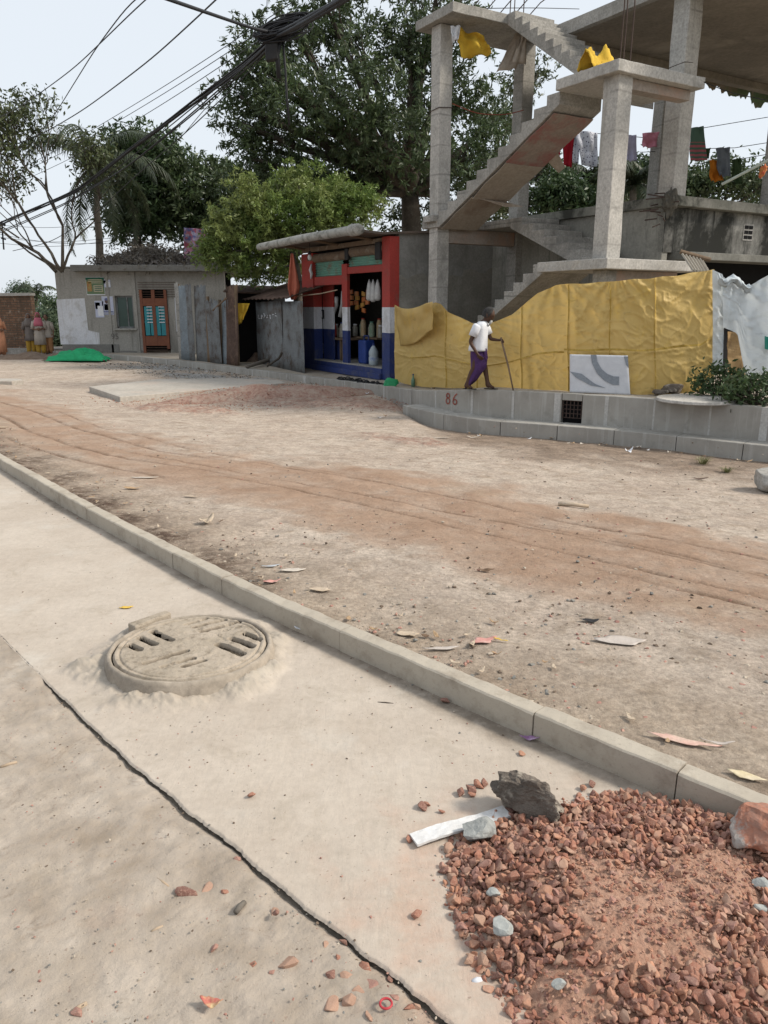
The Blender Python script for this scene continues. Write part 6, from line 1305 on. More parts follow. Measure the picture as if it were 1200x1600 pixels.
palm(aty(57, 560, 62), aty(57, 462, 62), 12, 2.6, 'small distant palm above the end of the brick wall', 15, .16, .5)
for lab, px, Yq, lobes, lm_, sd_ in (('dense dark trees at the far right over the flat roof, behind the washing', (1110,400), 30, [(1090,280,.8,0),(1120,275,.9,0),(1150,285,.8,0),(1085,300,.7,0),(1180,285,.8,1),(1215,280,.9,0),(1060,290,.6,0)], lm_dark, 61),
     ('low bushy tree seen left of the near column behind the stairs', (900,400), 31, [(880,300,.9,0),(910,320,.8,0),(850,310,.8,0),(940,330,.7,0),(870,270,.6,1)], lm_mid, 67),
     ('green tree seen between the near column and the washing, behind the stairs', (1000,400), 36, [(990,290,1.0,0),(1010,270,.8,0),(970,300,.8,0)], lm_mid, 71),
     ('pale distant feathery tree above the brick wall beside the small palm', (35,560), 70, [(35,455,1.3,0),(45,470,1.3,0),(25,470,1.0,0)], lm_far, 73),
     ('dark green distant tree just left of the low house corner', (84,560), 55, [(82,478,1.0,0),(80,500,1.1,0),(90,492,1.2,0),(100,485,1.2,0)], lm_mid, 79),
     ('low pale green shrubbery behind the women beside the house corner', (80,560), 42, [(78,520,.8,0),(84,540,.8,0),(70,515,.7,0),(66,500,.8,0),(90,525,.8,0)], lm_far, 83)):
    tree('broad_tree' if sd_ not in (83,) else 'shrub', lab, 'tree' if sd_ != 83 else 'shrub', aty(px[0], px[1], Yq), aty(px[0], (px[1]+lobes[0][1])/2, Yq), lob(lobes, Yq), .13, 130, 60, .3, .2, .38, .3, lm_, m_bark, sd_, None, .3)
def bush(label, px, r, n, lm_, seed, h=.4, size=.085, cat='bush', name='bush', spread=.5):
    c = atz(px[0], px[1], .255); t_ = thing(name, label, cat, c); w_ = MB(); rn = random.Random(seed); cen = []
    for k in range(n):
        a = rn.uniform(0, 6.28); q = c+Vector((math.cos(a)*r*rn.random()**.5, math.sin(a)*r*.6*rn.random()**.5, 0)); q.z += h*rn.uniform(.25,1)*(1-.5*((q-c).length/r)**2); limb(w_, c+Vector((0,0,-.02)), q, .008, .004, k, .15, 4); cen.append(tuple(q))
    obj('stem', w_, m_bark, t_); quads_obj('foliage', leaves_at(np.array(cen), 26, .07*spread*2, size, .42, .1, seed), lm_, t_)
bush('leafy green bush growing at the foot of the yellow sheet end by the round cover', (1122,622), .36, 42, lm_mid, 2, .52)
bush('low green bush at the right edge below the white sheet', (1180,632), .45, 44, lm_mid, 5, .42)
bush('small sprig growing between the two bushes', (1150,630), .2, 14, lm_olive, 8, .35)
def tuft(u, v, r, lab, seed):
    c = onroad(u, v); rn = random.Random(seed); b = MB()
    for k in range(60):
        a = rn.uniform(0, 6.28); d = Vector((math.cos(a), math.sin(a), 0)); q = c+d*r*.35*rn.random(); s_ = Vector((-d.y, d.x, 0))*.004; h = r*rn.uniform(.4, .9); m_ = q+d*h*.35+Zv*h*.55; e = q+d*h*rn.uniform(.7,1.1)+Zv*h*.55
        b.add([q-s_, q+s_, m_+s_, m_-s_], [(0,1,2,3)]); b.add([m_-s_, m_+s_, e], [(0,1,2)])
    obj('grass_tuft', b, leafmat('dry_grass_'+str(seed), (.14,.15,.06), (.25,.22,.11), (.12,.13,.05)), None, lab, 'grass tuft')
tuft(1098, 725, .16, 'small dry grass tuft at the foot of the low kerb step', 1); tuft(1135, 738, .12, 'smaller dry grass tuft right of the other one before the kerb step', 2)

# ================================================================ CABLES
def cable(pts, r, lab, group=None, n=40, sag=.0, name='cable', strands=1, spread=.06, m=None):
    P_ = [aty(*p) for p in pts]; b = MB(); d = np.r_[0, np.cumsum([(P_[i+1]-P_[i]).length for i in range(len(P_)-1)])]
    q = np.array([tuple(p) for p in P_]); t_ = np.linspace(0, d[-1], n); c = np.stack([np.interp(t_, d, q[:, k]) for k in range(3)], 1)
    for _ in range(6): c[1:-1] = .25*c[:-2]+.5*c[1:-1]+.25*c[2:]
    c[:, 2] -= sag*np.sin(np.pi*t_/d[-1])
    for s in range(strands):
        o = np.array([0, 0, 0.]) if strands == 1 else np.stack([np.array([math.sin(k*.05*(1+s*.17)+s*2.1), .5*math.cos(k*.06+s), math.cos(k*.045*(1+s*.23)+s*1.7)*1.2])*spread for k in range(n)])
        b.tube([Vector(v) for v in (c+o)], r, 6)
    return obj(name, b, m or m_cable, None, lab, 'cable', group, smooth=True)
cable([(-40,366,31),(0,348,30),(120,290,25),(200,226,21),(300,152,17),(380,98,14.5),(432,56,12.5)], .014, 'thick black cable bundle sagging from far left up to the tangle in the sky', None, 70, .15, 'cable_bundle', 8, .05)
cable([(-40,376,31),(0,362,30),(100,314,25.5),(200,252,21),(300,172,17),(380,106,14.5),(430,62,12.4)], .014, 'second black cable just under the thick bundle, rising to the tangle', None, 60, .1, 'cable', 2, .03)
cable([(-40,378,31),(40,330,27),(150,290,24),(262,200,18.5),(372,110,14.7),(428,60,12.6)], .012, 'black cable crossing the thick bundle on its way to the tangle', None, 60, .0)
cable([(20,392,29),(80,375,26),(150,328,23),(200,278,21),(300,192,17),(385,114,14.5),(432,62,12.4)], .011, 'lowest black cable of the fan left of the tangle', None, 50, .1)
cable([(262,240,19),(320,170,16.5),(385,108,14.4),(430,60,12.5)], .007, 'thin black wire under the cable fan, loose end before the big tree', None, 40)
cable([(430,56,12.5),(475,34,11.3),(535,0,10),(640,-70,8.4)], .022, 'thick black cable bundle leaving the tangle toward the upper right', None, 30, 0, 'cable_bundle', 8, .03)
cable([(255,-4,9),(330,22,10.5),(400,46,12.2),(432,52,12.5)], .022, 'single thick black cable coming from the top edge to the tangle', None, 30)
cable([(240,-22,12),(206,0,13),(150,75,16),(85,180,22),(40,235,26)], .010, 'steep thin wire crossing another near the top left of the sky', None, 40)
cable([(236,-8,12),(222,2,12.5),(120,95,16),(20,168,22),(-40,200,26)], .010, 'thin wire crossing the steep one and running down left', None, 40, .1)
cable([(360,-22,11),(332,2,12),(240,80,15),(130,160,20),(60,205,25),(-30,245,30)], .012, 'curved dark wire running alone across the sky to the left edge', None, 50, .15)
for k, (a, c) in enumerate((((456,4),(90,228)),((450,20),(100,232)),((440,40),(105,245)))):
    cable([(a[0],a[1],12.5),((a[0]+c[0])/2,(a[1]+c[1])/2+3,17),(c[0],c[1],25),(-20,c[1]+62,32)], .007, 'one of the thin parallel wires above the thick cable bundle', 'thin parallel overhead wires', 40, .1)
for k, (v0, v1) in enumerate(((362,380),(350,345),(368,372),(378,376))): cable([(-20,v0,29.5),(80,(v0+v1)/2+4,29.2),(175,v1,29)], .007, 'thin low wire crossing the half-bare tree at the left', 'thin low wires at the left', 20, .1)
jt_ = thing('cable_tangle', 'tangle of coiled black cables with a hanging splice box before the big tree', 'cable tangle', aty(440, 55, 12.4)); b = MB(); cj = aty(442, 44, 12.4); rn = random.Random(3)
for k in range(26):
    a_, bb_ = rn.uniform(.26,.42), rn.uniform(.06,.15); ph = rn.uniform(-.3,.3); c = cj+Vector((rn.uniform(-.06,.06), rn.uniform(-.05,.05), rn.uniform(-.05,.05)))
    b.tube([c+Vector((math.cos(t_)*a_, math.sin(t_)*.06, math.sin(t_)*bb_+math.cos(t_)*a_*(.25+ph*.3)+.01*math.sin(5*t_+k))) for t_ in [2*math.pi*j/30 for j in range(31)]], .011, 5)
obj('coil', b, m_cable, jt_, smooth=True)
b = MB(); q = aty(425, 84, 12.4); b.box(q-Vector((.09,.05,.1)), (.18,0,.02), (0,.12,0), (0,0,.22)); obj('splice_box', b, m_black, jt_, bevel=.015)
b = MB(); q = aty(441, 57, 12.4); b.box(q-Vector((.11,.03,.02)), (.23,0,.04), (0,.06,0), (0,0,.07)); obj('clamp', b, m_black, jt_, bevel=.01)
b = MB(); b.tube([aty(440,58,12.4), aty(433,85,12.4), aty(436,122,12.4)], .035, 6); b.tube([aty(442,62,12.4), aty(446,110,12.4), aty(448,150,12.4), aty(452,195,12.4)], .018, 6); b.tube([aty(436,60,12.4), aty(430,75,12.4), aty(434,100,12.4)], .03, 6); obj('hanging_wire', b, m_cable, jt_, smooth=True)
b = MB(); b.tube([aty(418,-20,12.3), aty(417,10,12.35), aty(417,22,12.4)], .006, 5); obj('wire', b, m_cable, None, 'short thin wire dropping vertically from the top edge to the tangle', 'wire')
b = MB(); b.tube([aty(3,345,30), aty(4,365,30), aty(6,390,30)], .03, 6); b.tube([aty(0,348,30), aty(8,352,30)], .05, 6); b.tube([aty(2,372,30), aty(9,374,30)], .03, 6); obj('wire_hanger', b, m_cable, None, 'dark hanging wire end with clamps at the left edge of the sky', 'wire')
cable([(707,162,17.6),(745,178,18),(790,180,18.4),(818,172,18.6)], .010, 'reddish wire sagging between the tall left column and the rear column', None, 20, 0, 'cable', 1, 0, M('red_wire', (.30,.08,.05)))
cable([(1100,128,14),(1140,145,14.5),(1205,158,15)], .007, 'thin wire from the middle landing corner toward the right edge', None, 16)
cable([(702,14,18),(830,12,20),(905,14,22)], .008, 'thin wire above the top landing before the sky', None, 16)

# ================================================================ BRICK CHIP HEAP
hpx = [(690,1322),(735,1290),(800,1262),(880,1250),(965,1238),(1050,1240),(1110,1245),(1190,1272),(1290,1320),(1330,1480),(1300,1650),(1000,1720),(820,1640),(775,1555),(735,1500),(702,1430),(690,1370)]
hw = [atz(u, v, 0) for u, v in hpx]; hx = np.array([[p.x, p.y] for p in hw]); hc2 = hx.mean(0)
def inside(x, y):
    x = np.asarray(x); y = np.asarray(y); c = np.zeros(x.shape, bool); n = len(hx); j = n-1
    for i in range(n):
        xi, yi = hx[i]; xj, yj = hx[j]; cond = ((yi > y) != (yj > y)) & (x < (xj-xi)*(y-yi)/(yj-yi+1e-12)+xi); c ^= cond; j = i
    return c
def edge_d(x, y):
    x = np.asarray(x, float); y = np.asarray(y, float); d = np.full(x.shape, 9.); n = len(hx)
    for i in range(n):
        a = hx[i]; e = hx[(i+1) % n]; dx, dy = e-a; t_ = np.clip(((x-a[0])*dx+(y-a[1])*dy)/(dx*dx+dy*dy), 0, 1); d = np.minimum(d, np.hypot(x-a[0]-t_*dx, y-a[1]-t_*dy))
    return np.where(inside(x, y), d, -d)
def hz(x, y): e = np.clip(edge_d(x, y), 0, 9); return .072*sm(e/.32)*(.8+.4*fbm(np.asarray(x)*4, np.asarray(y)*4, 77, 4))
def zone(x, y):   # dusty centre of the heap
    c = atz(985, 1420, .06); c3 = atz(870, 1545, .06); c4 = atz(1120, 1370, .06)
    e = np.minimum(np.hypot((x-c.x)/.20, (y-c.y)/.22), np.minimum(np.hypot((x-c3.x)/.12, (y-c3.y)/.10), np.hypot((x-c4.x)/.16, (y-c4.y)/.12))); return sm(1.35-e+(fbm(np.asarray(x)*9, np.asarray(y)*9, 88, 3)-.5)*1.2)
gx, gy = np.meshgrid(np.linspace(hx[:,0].min()-.03, hx[:,0].max()+.03, 420), np.linspace(hx[:,1].min()-.03, hx[:,1].max()+.03, 420), indexing='ij')
gz_ = hz(gx, gy)-.006+(fbm(gx*30, gy*30, 91, 3)-.5)*.014*sm(edge_d(gx, gy)/.05)+zone(gx, gy)*.012*sm(edge_d(gx, gy)/.1); gz_ = np.where(edge_d(gx, gy) < .015, -.03, gz_); gz_ = np.where(gy > np.interp(gx, KI[:,0], KI[:,1])-.005, -.03, gz_)
t = NT('brick_dust'); c = t.mix(t.rng(t.noise(8, 8, .7), .35, .65), (.34,.195,.135), (.43,.275,.205)); v_ = t.vor(60, out=1); c = t.mix(.35, c, t.mix(t.rng(v_, 0, 1), (.24,.10,.065), (.46,.30,.22)))
n = t.bump(t.noise(60, 8, .75), .7, .012); n = t.bump(t.vor(90), .5, .006, n); m_dust = t.fin(c, .95, n, 0, .15)
grid_obj('brick_dust', np.stack([gx, gy, gz_], -1), m_dust, 'stuff', {}, None, 'fine red brick dust and grit filling the middle of the chip heap', 'brick dust')
def chip_mesh(seed, n=13):
    rn = random.Random(seed); bm = bmesh.new(); sx, sy, sz = 1, rn.uniform(.6,.95), rn.uniform(.4,.75)
    for _ in range(n):
        v = Vector((rn.gauss(0,1), rn.gauss(0,1), rn.gauss(0,1))).normalized(); bm.verts.new((v.x*sx*rn.uniform(.8,1.05), v.y*sy*rn.uniform(.8,1.05), v.z*sz*rn.uniform(.8,1.05)))
    g = bmesh.ops.convex_hull(bm, input=bm.verts); bmesh.ops.delete(bm, geom=[x for x in g['geom_interior'] if isinstance(x, bmesh.types.BMVert)], context='VERTS')
    bmesh.ops.bevel(bm, geom=list(bm.edges), offset=.045, segments=1, affect='EDGES'); 
    vs = [v.co.copy() for v in bm.verts]; bm.verts.index_update(); fs = [tuple(q.index for q in f.verts) for f in bm.faces]; bm.free(); return vs, fs
CHV = [chip_mesh(100+k) for k in range(22)]; chip_me = []
for k, (vs, fs) in enumerate(CHV):
    row = []
    for m_ in m_brick:
        me = bpy.data.meshes.new('brick_chip'); me.from_pydata([tuple(v*.5) for v in vs], [], fs); me.materials.append(m_); me.update(); row.append(me)
    chip_me.append(row)
rc = random.Random(17); cand = []
while len(cand) < 7500:
    x = rc.uniform(hx[:,0].min(), hx[:,0].max()); y = rc.uniform(hx[:,1].min(), hx[:,1].max()); cand.append((x, y))
ca = np.array(cand); ed = edge_d(ca[:,0], ca[:,1]); zn = zone(ca[:,0], ca[:,1]); zh = hz(ca[:,0], ca[:,1]); kb_ = np.interp(ca[:,0], KI[:,0], KI[:,1])
chips = []
for i in range(len(ca)):
    if ed[i] < -.012+.02*rc.random() or ca[i,1] > kb_[i]-.03: continue
    s = rc.choice((.015,.018,.021,.024,.027,.031,.036,.042))*rc.uniform(.85,1.1)
    if zn[i] > .5: s *= rc.choice((.25,.32,.4,.5,.6,.9))
    if zn[i] > .6 and rc.random() < .35: continue
    chips.append((ca[i,0], ca[i,1], zh[i]+s*rc.uniform(.05,.30)+(.010 if rc.random() < .3 else 0)*(ed[i] > .06), s))
# loose chips off the heap
loose = []
for u, v, px in [(393,1243,15),(430,1427,16),(652,1430,20),(660,1262,22),(668,1256,16),(690,1268,12),(720,1240,20),(735,1236,24),(748,1228,24),(757,1225,22),(640,1312,20),(815,1178,16),(696,1095,18),(738,1242,18),(910,1232,16),(925,1226,18)]: loose.append((u, v, px, 'bare'))
for u, v, px in [(45,1415,22),(292,1398,36),(325,1390,22),(352,1395,14),(428,1427,18),(338,1485,20),(395,1507,18),(450,1508,34),(425,1520,14),(370,1345,16),(540,1535,30),(520,1570,34),(545,1568,26),(555,1522,22),(572,1512,24),(580,1540,26),(600,1548,24),(618,1562,22),(530,1500,18),(585,1590,30),(560,1555,24),(640,1580,20),(508,1478,14),(535,1475,16),(570,1480,12),(650,1575,18),(120,1585,22),(62,1520,10),(600,1505,14),(610,1530,16),(520,1525,22)]: loose.append((u, v, px, 'rough'))
cell = lambda px, p: px/FPX*math.hypot(p.x, p.y, p.z-CH)
allc = [(q[3]/math.hypot(q[0], q[1], 1.5), q) for q in chips]; allc.sort(key=lambda a: -a[0])
NIND = 300-len(loose); big = [q for _, q in allc[:NIND]]; rest = [q for _, q in allc[NIND:]]
def put_chip(p, s, mi, k, lab, grp, rot):
    o = bpy.data.objects.new('brick_chip', chip_me[k][mi]); COL.objects.link(o); o.location = p; o.scale = (s, s, s); o.rotation_euler = rot; return tag(o, lab, 'brick chip', grp)
wts = [0]*10+[1]*5+[2]*6+[3]*2+[4]*3
for x, y, z, s in big: put_chip((x, y, z), s*1.15, rc.choice(wts), rc.randrange(22), 'broken red brick chip lying in the big heap beside the kerb', 'brick chips in the heap by the kerb', (rc.uniform(0,6), rc.uniform(-.5,.5), rc.uniform(0,6)))
for u, v, px, kind_ in loose:
    p = atz(u, v, .006 if kind_ == 'bare' else -.013); s = cell(px, p)
    put_chip(p+Vector((0,0,s*.1)), s, rc.choice((0,0,1,2) if kind_ == 'bare' else (4,4,0,3,2)), rc.randrange(22), 'loose brick chip strewn on the smooth pavement outside the heap' if kind_ == 'bare' else 'dusty brick chip lying on the rough pavement beyond the joint', 'loose brick chips on the smooth pavement' if kind_ == 'bare' else 'dusty brick chips on the rough pavement', (rc.uniform(-.4,.4), rc.uniform(-.4,.4), rc.uniform(0,6)))
b = MB()
for x, y, z, s in rest:
    vs, fs = CHV[rc.randrange(22)]; R3 = Matrix.Rotation(rc.uniform(0,6.28), 3, 'Z') @ Matrix.Rotation(rc.uniform(-.6,.6), 3, 'X') @ Matrix.Rotation(rc.uniform(0,6.28), 3, 'Y'); mi = rc.choice(wts)
    b.add([R3 @ (v*.5*s*1.1)+Vector((x, y, z-.003)) for v in vs], fs, mi)
for _ in range(4600):
    x = rc.uniform(hx[:,0].min(), hx[:,0].max()); y = rc.uniform(hx[:,1].min(), hx[:,1].max()); e = float(edge_d(np.array([x]), np.array([y]))[0])
    if e < -.0 or y > np.interp(x, KI[:,0], KI[:,1])-.015: continue
    s = rc.uniform(.006,.016); vs, fs = CHV[rc.randrange(22)]; z = float(hz(np.array([x]), np.array([y]))[0])+float(zone(np.array([x]), np.array([y]))[0])*.012*min(1, e/.1)
    R3 = Matrix.Rotation(rc.uniform(0,6.28), 3, 'Z'); b.add([R3 @ (v*.5*s)+Vector((x, y, z+s*.1)) for v in vs], fs, rc.choice(wts))
obj('brick_chips', b, m_brick, None, 'mass of smaller red brick chips making up the rest of the heap', 'brick chips', None, 'stuff', origin=False)
for u, v, px, m_, lab, sd_ in ((785,1455,38,m_grit,'pale grey angular stone chip lying among the red chips',5),(772,1398,22,m_grit,'small grey chip in the upper left part of the brick heap',6),(1190,1385,26,m_grit,'pale grey chip at the right edge of the brick heap',7),(1188,1420,18,m_grit,'flat whitish chip at the right edge below the pale grey one',8),(873,1540,20,m_grit,'small grey-white chip near the lower left side of the heap',9),(660,1262,0,None,'',0)):
    if not px: continue
    p = atz(u, v, .055); s = cell(px, p)*.5; obj('stone_chip', rock_mesh(p+Vector((0,0,-.004)), (s, s*.8, s*.55), sd_, 7, 3, .08), m_, None, lab, 'stone chip')
p = atz(832, 1290, .0); obj('stone', rot_mb(rock_mesh(p+Vector((0,.05,.0)), (.118,.08,.074), 3, 10, 5, .30, .006), -.5), m_stone, None, 'big dark rough stone at the upper left of the brick heap', 'stone', smooth=False)
p = atz(748, 1328, .0); obj('stone', rot_mb(rock_mesh(p+Vector((0,.045,.0)), (.06,.048,.043), 21, 9, 4, .10, .004), .3), m_stoneg, None, 'light grey stone on the white strip, left of the brick heap', 'stone', smooth=False)
t = NT('brick_lump'); g_ = t.n('ShaderNodeSeparateXYZ'); t.l(t.co, g_.inputs[0]); c = t.mix(t.rng(t.math('ADD', t.math('MULTIPLY', g_.outputs[0], 4.0), t.noise(9, 6, .7)), .10, .18), (.33,.30,.275), (.36,.16,.105)); c = t.mix(t.rng(t.noise(30, 6, .7), .4, .7, 0, .6), c, (.22,.17,.145)); m_lump = t.fin(c, .92, t.bump(t.noise(40, 8, .7), .6, .01), 0, .2)
p = atz(1178, 1345, .03); obj('stone', rot_mb(rock_mesh(p+Vector((.05,.05,-.01)), (.115,.09,.085), 14, 7, 5, .12, .004), .5), m_lump, None, 'grey mortar lump with red brick face at the right end of the heap', 'stone', smooth=False)
p = atz(742, 1283, .0); 
b = MB(); a0, a1 = atz(646, 1318, .004), atz(792, 1272, .004); d_ = (a1-a0); pn = Vector((-d_.y, d_.x, 0)).normalized(); b.grid(lambda u, v: a0+d_*u+pn*(.055*(v-.5)+.004*mnoise.noise((u*9, v*3, 1)))+Zv*(.012+.004*math.sin(u*6)+.002*mnoise.noise((u*14, v*6, 2))), 50, 6)
obj('tile_strip', b, M('white_tile', (.62,.62,.62), (.52,.5,.48), 8, .4, .15, 60, .002, stain=(.40,.33,.27), sscale=12, samt=(.58,.7)), None, 'broken white strip lying under the two stones at the heap edge', 'strip', thick=.008)

# ================================================================ LITTER
def scrap(name, u, v, wpx, lab, cat, m, asp=.5, rot=0., curl=.2, seed=0, road=True, group=None, n=12, lift=.004, flat=.6):
    p = onroad(u, v) if road else atz(u, v, .003)
    if road: p.z = zsurf(p.x, p.y)+.004
    s = cell(wpx*.88, p); rn = random.Random(seed); b = MB(); ca, sa = math.cos(rot), math.sin(rot)
    ang = [2*math.pi*k/(n*2) for k in range(n*2)]; vs = [p+Zv*(lift+.02*s)]; K = 4
    for r_ in range(1, K+1):
        for a in ang:
            q = (1+.35*mnoise.noise((math.cos(a)*1.3, math.sin(a)*1.3, seed*1.7))+.18*mnoise.noise((math.cos(a)*4, math.sin(a)*4, seed*3.1)))*r_/K*.5; q *= 1 if cat == 'leaf' else .85/(abs(math.cos(a+.4))**5+abs(math.sin(a+.4))**5)**.2; x, y = math.cos(a)*q*s, math.sin(a)*q*s*asp
            x *= 1+.25*math.cos(4*a)*.4; z = lift+s*curl*((x/s)**2*1.6+.35*mnoise.noise((x/s*3, y/s*4, seed)))+abs(s*curl*.2); vs.append(p+Vector((x*ca-y*sa, x*sa+y*ca, max(.002, z))))
    m2 = n*2; fs = [(0, 1+j, 1+(j+1) % m2) for j in range(m2)]+[(1+(r_-1)*m2+j, 1+r_*m2+j, 1+r_*m2+(j+1) % m2, 1+(r_-1)*m2+(j+1) % m2) for r_ in range(1, K) for j in range(m2)]
    b.add(vs, fs); return obj(name, b, m, None, lab, cat, group, smooth=True, thick=.0015)
m_dry = [M('dry_leaf_'+n, c, c2, 12, .85, .3, 50, .004) for n, c, c2 in (('pale',(.48,.40,.31),(.36,.28,.20)),('tan',(.40,.28,.17),(.30,.20,.12)),('brown',(.17,.11,.07),(.11,.07,.045)))]
m_pap = M('dusty_paper', (.52,.47,.41), (.42,.37,.31), 9, .85, .3, 40, .004); m_pl = M('dusty_clear_plastic', (.50,.45,.41), (.38,.33,.29), 14, .35, .5, 40, .006)
m_yw = M('yellow_wrapper', (.65,.44,.07), (.55,.36,.05), 20, .4); m_pk = M('pink_wrapper', (.52,.22,.19), (.45,.30,.26), 15, .5); m_pu = M('purple_wrapper', (.20,.07,.22), (.4,.3,.4), 30, .35); m_rw = M('red_wrapper', (.45,.06,.08), (.45,.38,.2), 40, .4)
for a in (('wrapper',196,950,22,'small bright yellow wrapper on the pavement above the manhole','wrapper',m_yw,.45,.2,.05,1,False),
 ('plastic_scrap',478,985,42,'crumpled white plastic scrap on the pavement against the kerb','plastic scrap',m_white,.45,.3,.35,2,False),
 ('wrapper',828,1156,34,'purple foil wrapper lying at the inner foot of the kerb','wrapper',m_pu,.3,-.2,.3,3,False),
 ('wrapper',330,1570,36,'red and yellow torn wrapper on the rough pavement at the bottom','wrapper',m_rw,.5,-.3,.4,4,False),
 ('leaf',322,820,26,'pale curled leaf standing upright on the dirt road near the kerb','leaf',m_dry[0],.8,.8,.7,5),
 ('paper',228,748,46,'long whitish paper lying on the dirt road at the left','paper',m_pap,.22,.1,.05,6),
 ('paper',208,765,30,'tan paper scrap just below the long whitish paper','paper',m_dry[1],.3,.1,.2,7),
 ('paper',300,779,32,'tan torn paper right of the whitish papers on the road','paper',m_dry[0],.3,-.1,.2,8),
 ('wrapper',755,1003,46,'faded pink and red packet lying on the dirt near the kerb','wrapper',m_pk,.5,.3,.1,9),
 ('wrapper',783,1004,26,'small dull yellow scrap touching the faded pink packet','wrapper',m_yw,.2,-.5,.2,10),
 ('plastic_bag',968,1003,82,'flattened dusty clear plastic bag on the road right of the kerb','plastic bag',m_pl,.42,-.15,.05,11),
 ('shoe_sole',922,972,34,'dark worn shoe sole piece lying on the dirt road above the plastic bag','shoe sole',m_black,.4,-.15,.2,12),
 ('bark_scrap',758,892,30,'dark bark scrap on the red dirt track','bark',m_dry[2],.28,-.1,.4,13),
 ('paper',1062,1166,92,'long cream paper with pink tint lying outside the kerb at the right','paper',M('cream_pink_paper', (.52,.42,.34), (.50,.30,.25), 12, .7),.22,-.45,.06,14),
 ('plastic_scrap',1120,1170,44,'pale grey plastic scrap right of the cream paper','plastic scrap',m_pl,.2,-.2,.2,15),
 ('wrapper',1165,1222,52,'pale yellow paper lying against the outer kerb edge at the right','paper',M('pale_yellow_paper', (.55,.46,.27), (.5,.43,.33), 9, .7),.35,-.6,.08,16),
 ('paper',458,893,44,'broad pale leaf-like paper beside the kerb left of centre','paper',m_pap,.4,.1,.08,17),
 ('plastic_scrap',425,912,32,'red and white plastic scrap lying just outside the kerb','plastic scrap',m_pk,.5,.2,.3,18),
 ('paper',422,885,28,'pale blue-grey paper scrap on the dirt left of the broad pale paper','paper',M('blue_grey_paper', (.42,.45,.48)),.25,.2,.1,19),
 ('paper',500,925,40,'creased brownish paper by the kerb below the broad pale paper','paper',m_dry[0],.5,-.2,.12,20),
 ('plastic_scrap',690,1015,60,'long thin crumpled plastic strip outside the kerb left of the pink packet','plastic scrap',m_pl,.2,.1,.1,21),
 ('paper',635,992,40,'large dusty leaf lying by the kerb left of the plastic strip','leaf',m_dry[0],.45,-.3,.12,22),
 ('plastic_scrap',1092,748,26,'red-brown plastic scrap before the low step at the far right','plastic scrap',m_rust,.3,-.1,.2,23),
 ('paper_ball',982,707,14,'white crumpled paper ball on the road below the drain','paper ball',m_white,.8,0,.9,24),
 ('paper',740,685,20,'whitish paper scrap below the low step left of the drain','paper',m_pap,.3,0,.2,25),
 ('paper',690,686,26,'flat pale scrap on the road below the painted number','paper',m_pap,.25,.1,.1,26)):
    scrap(*a)
rl = random.Random(99)
for k in range(110):     # small leaves along the kerb
    i = int(np.interp(rl.random()**.8, (0,1), (300, 1430))); o = rl.uniform(.03, .75)*rl.random()**.6+.05; p = KO[i][:2]+nrm[i]*o; z = float(zroad(p[0], p[1])); q = proj_ = None
    d = np.array([p[0], p[1], z-CH]); f_ = d[1]*cp-d[2]*sp; u = 600+FPX*d[0]/f_; v = 800-FPX*(d[1]*sp+d[2]*cp)/f_
    if not (0 < u < 1200 and v < 1600): continue
    scrap('leaf', u, v, rl.uniform(.025,.06)*FPX/float(np.linalg.norm(d)), 'small dry leaf scattered on the dirt along the outer side of the kerb', 'leaf', m_dry[rl.choice((0,0,1,1,2))], rl.uniform(.25,.55), rl.uniform(0,3.1), rl.uniform(.2,.6), 200+k, True, 'dry leaves along the kerb', 7, .008)
for k in range(34):     # small scraps in front of the drain wall step
    s = rl.uniform(fts(1230,640,.26), fts(640,610,0)); p = ftpoint(s, .34+rl.random()**1.5*.9, 0); p.z = zroad(p.x, p.y); d = p-Vector((0,0,CH)); f_ = d.y*cp-d.z*sp; u = 600+FPX*d.x/f_; v = 800-FPX*(d.y*sp+d.z*cp)/f_
    scrap('litter_scrap', u, v, rl.uniform(.05,.14)*FPX/d.length, 'small pale scrap of litter strewn along the foot of the low kerb step', 'litter', rl.choice((m_pap, m_dry[0], m_dry[1], m_dry[2], m_white)), rl.uniform(.25,.6), rl.uniform(0,3), .4, 300+k, True, 'litter along the drain wall step', 7, .015)
for k in range(30):
    s = rl.uniform(fts(600,605,-.05), fts(240,560,-.08)); p = ftpoint(s, .05+rl.random()*.7, 0); p.z = zroad(p.x, p.y); d = p-Vector((0,0,CH)); f_ = d.y*cp-d.z*sp; u = 600+FPX*d.x/f_; v = 800-FPX*(d.y*sp+d.z*cp)/f_
    scrap('litter_scrap', u, v, rl.uniform(.07,.2)*FPX/d.length, 'small scrap of litter on the gravel along the far kerb before the tin sheds', 'litter', rl.choice((m_pap, m_dry[0], m_dry[2], m_white, m_dry[2])), rl.uniform(.25,.6), rl.uniform(0,3), .5, 400+k, True, 'litter along the far kerb', 7, .02)
def stick(u0, v0, u1, v1, r, lab, road=False, m=None, flat=False):
    a, e = ((onroad(u0, v0), onroad(u1, v1)) if road else (atz(u0, v0, .0), atz(u1, v1, .0))); b = MB(); z_ = Zv*(r-.001) if road else Zv*(r-.013); b.tube([a+z_, mid(a, e, .5)+z_+Zv*r*.3, e+z_], [r*.9, r, r*.85], 7); return obj('stick', b, m or m_stick, None, lab, 'stick', smooth=True)
stick(245,1369,264,1382,.0045,'short pale stick above the other one on the rough pavement'); stick(236,1452,254,1443,.0045,'short pale stick in the middle of the rough pavement'); stick(368,1424,382,1408,.009,'thick stubby grey stick near the joint on the rough pavement', m=m_barkl); stick(112,1578,135,1564,.006,'tan stick at the bottom left of the rough pavement'); stick(0,1196,26,1188,.006,'pale stick at the left edge of the pavement'); stick(738,1534,755,1530,.009,'white stub lying left of the heap at the bottom', m=m_white)
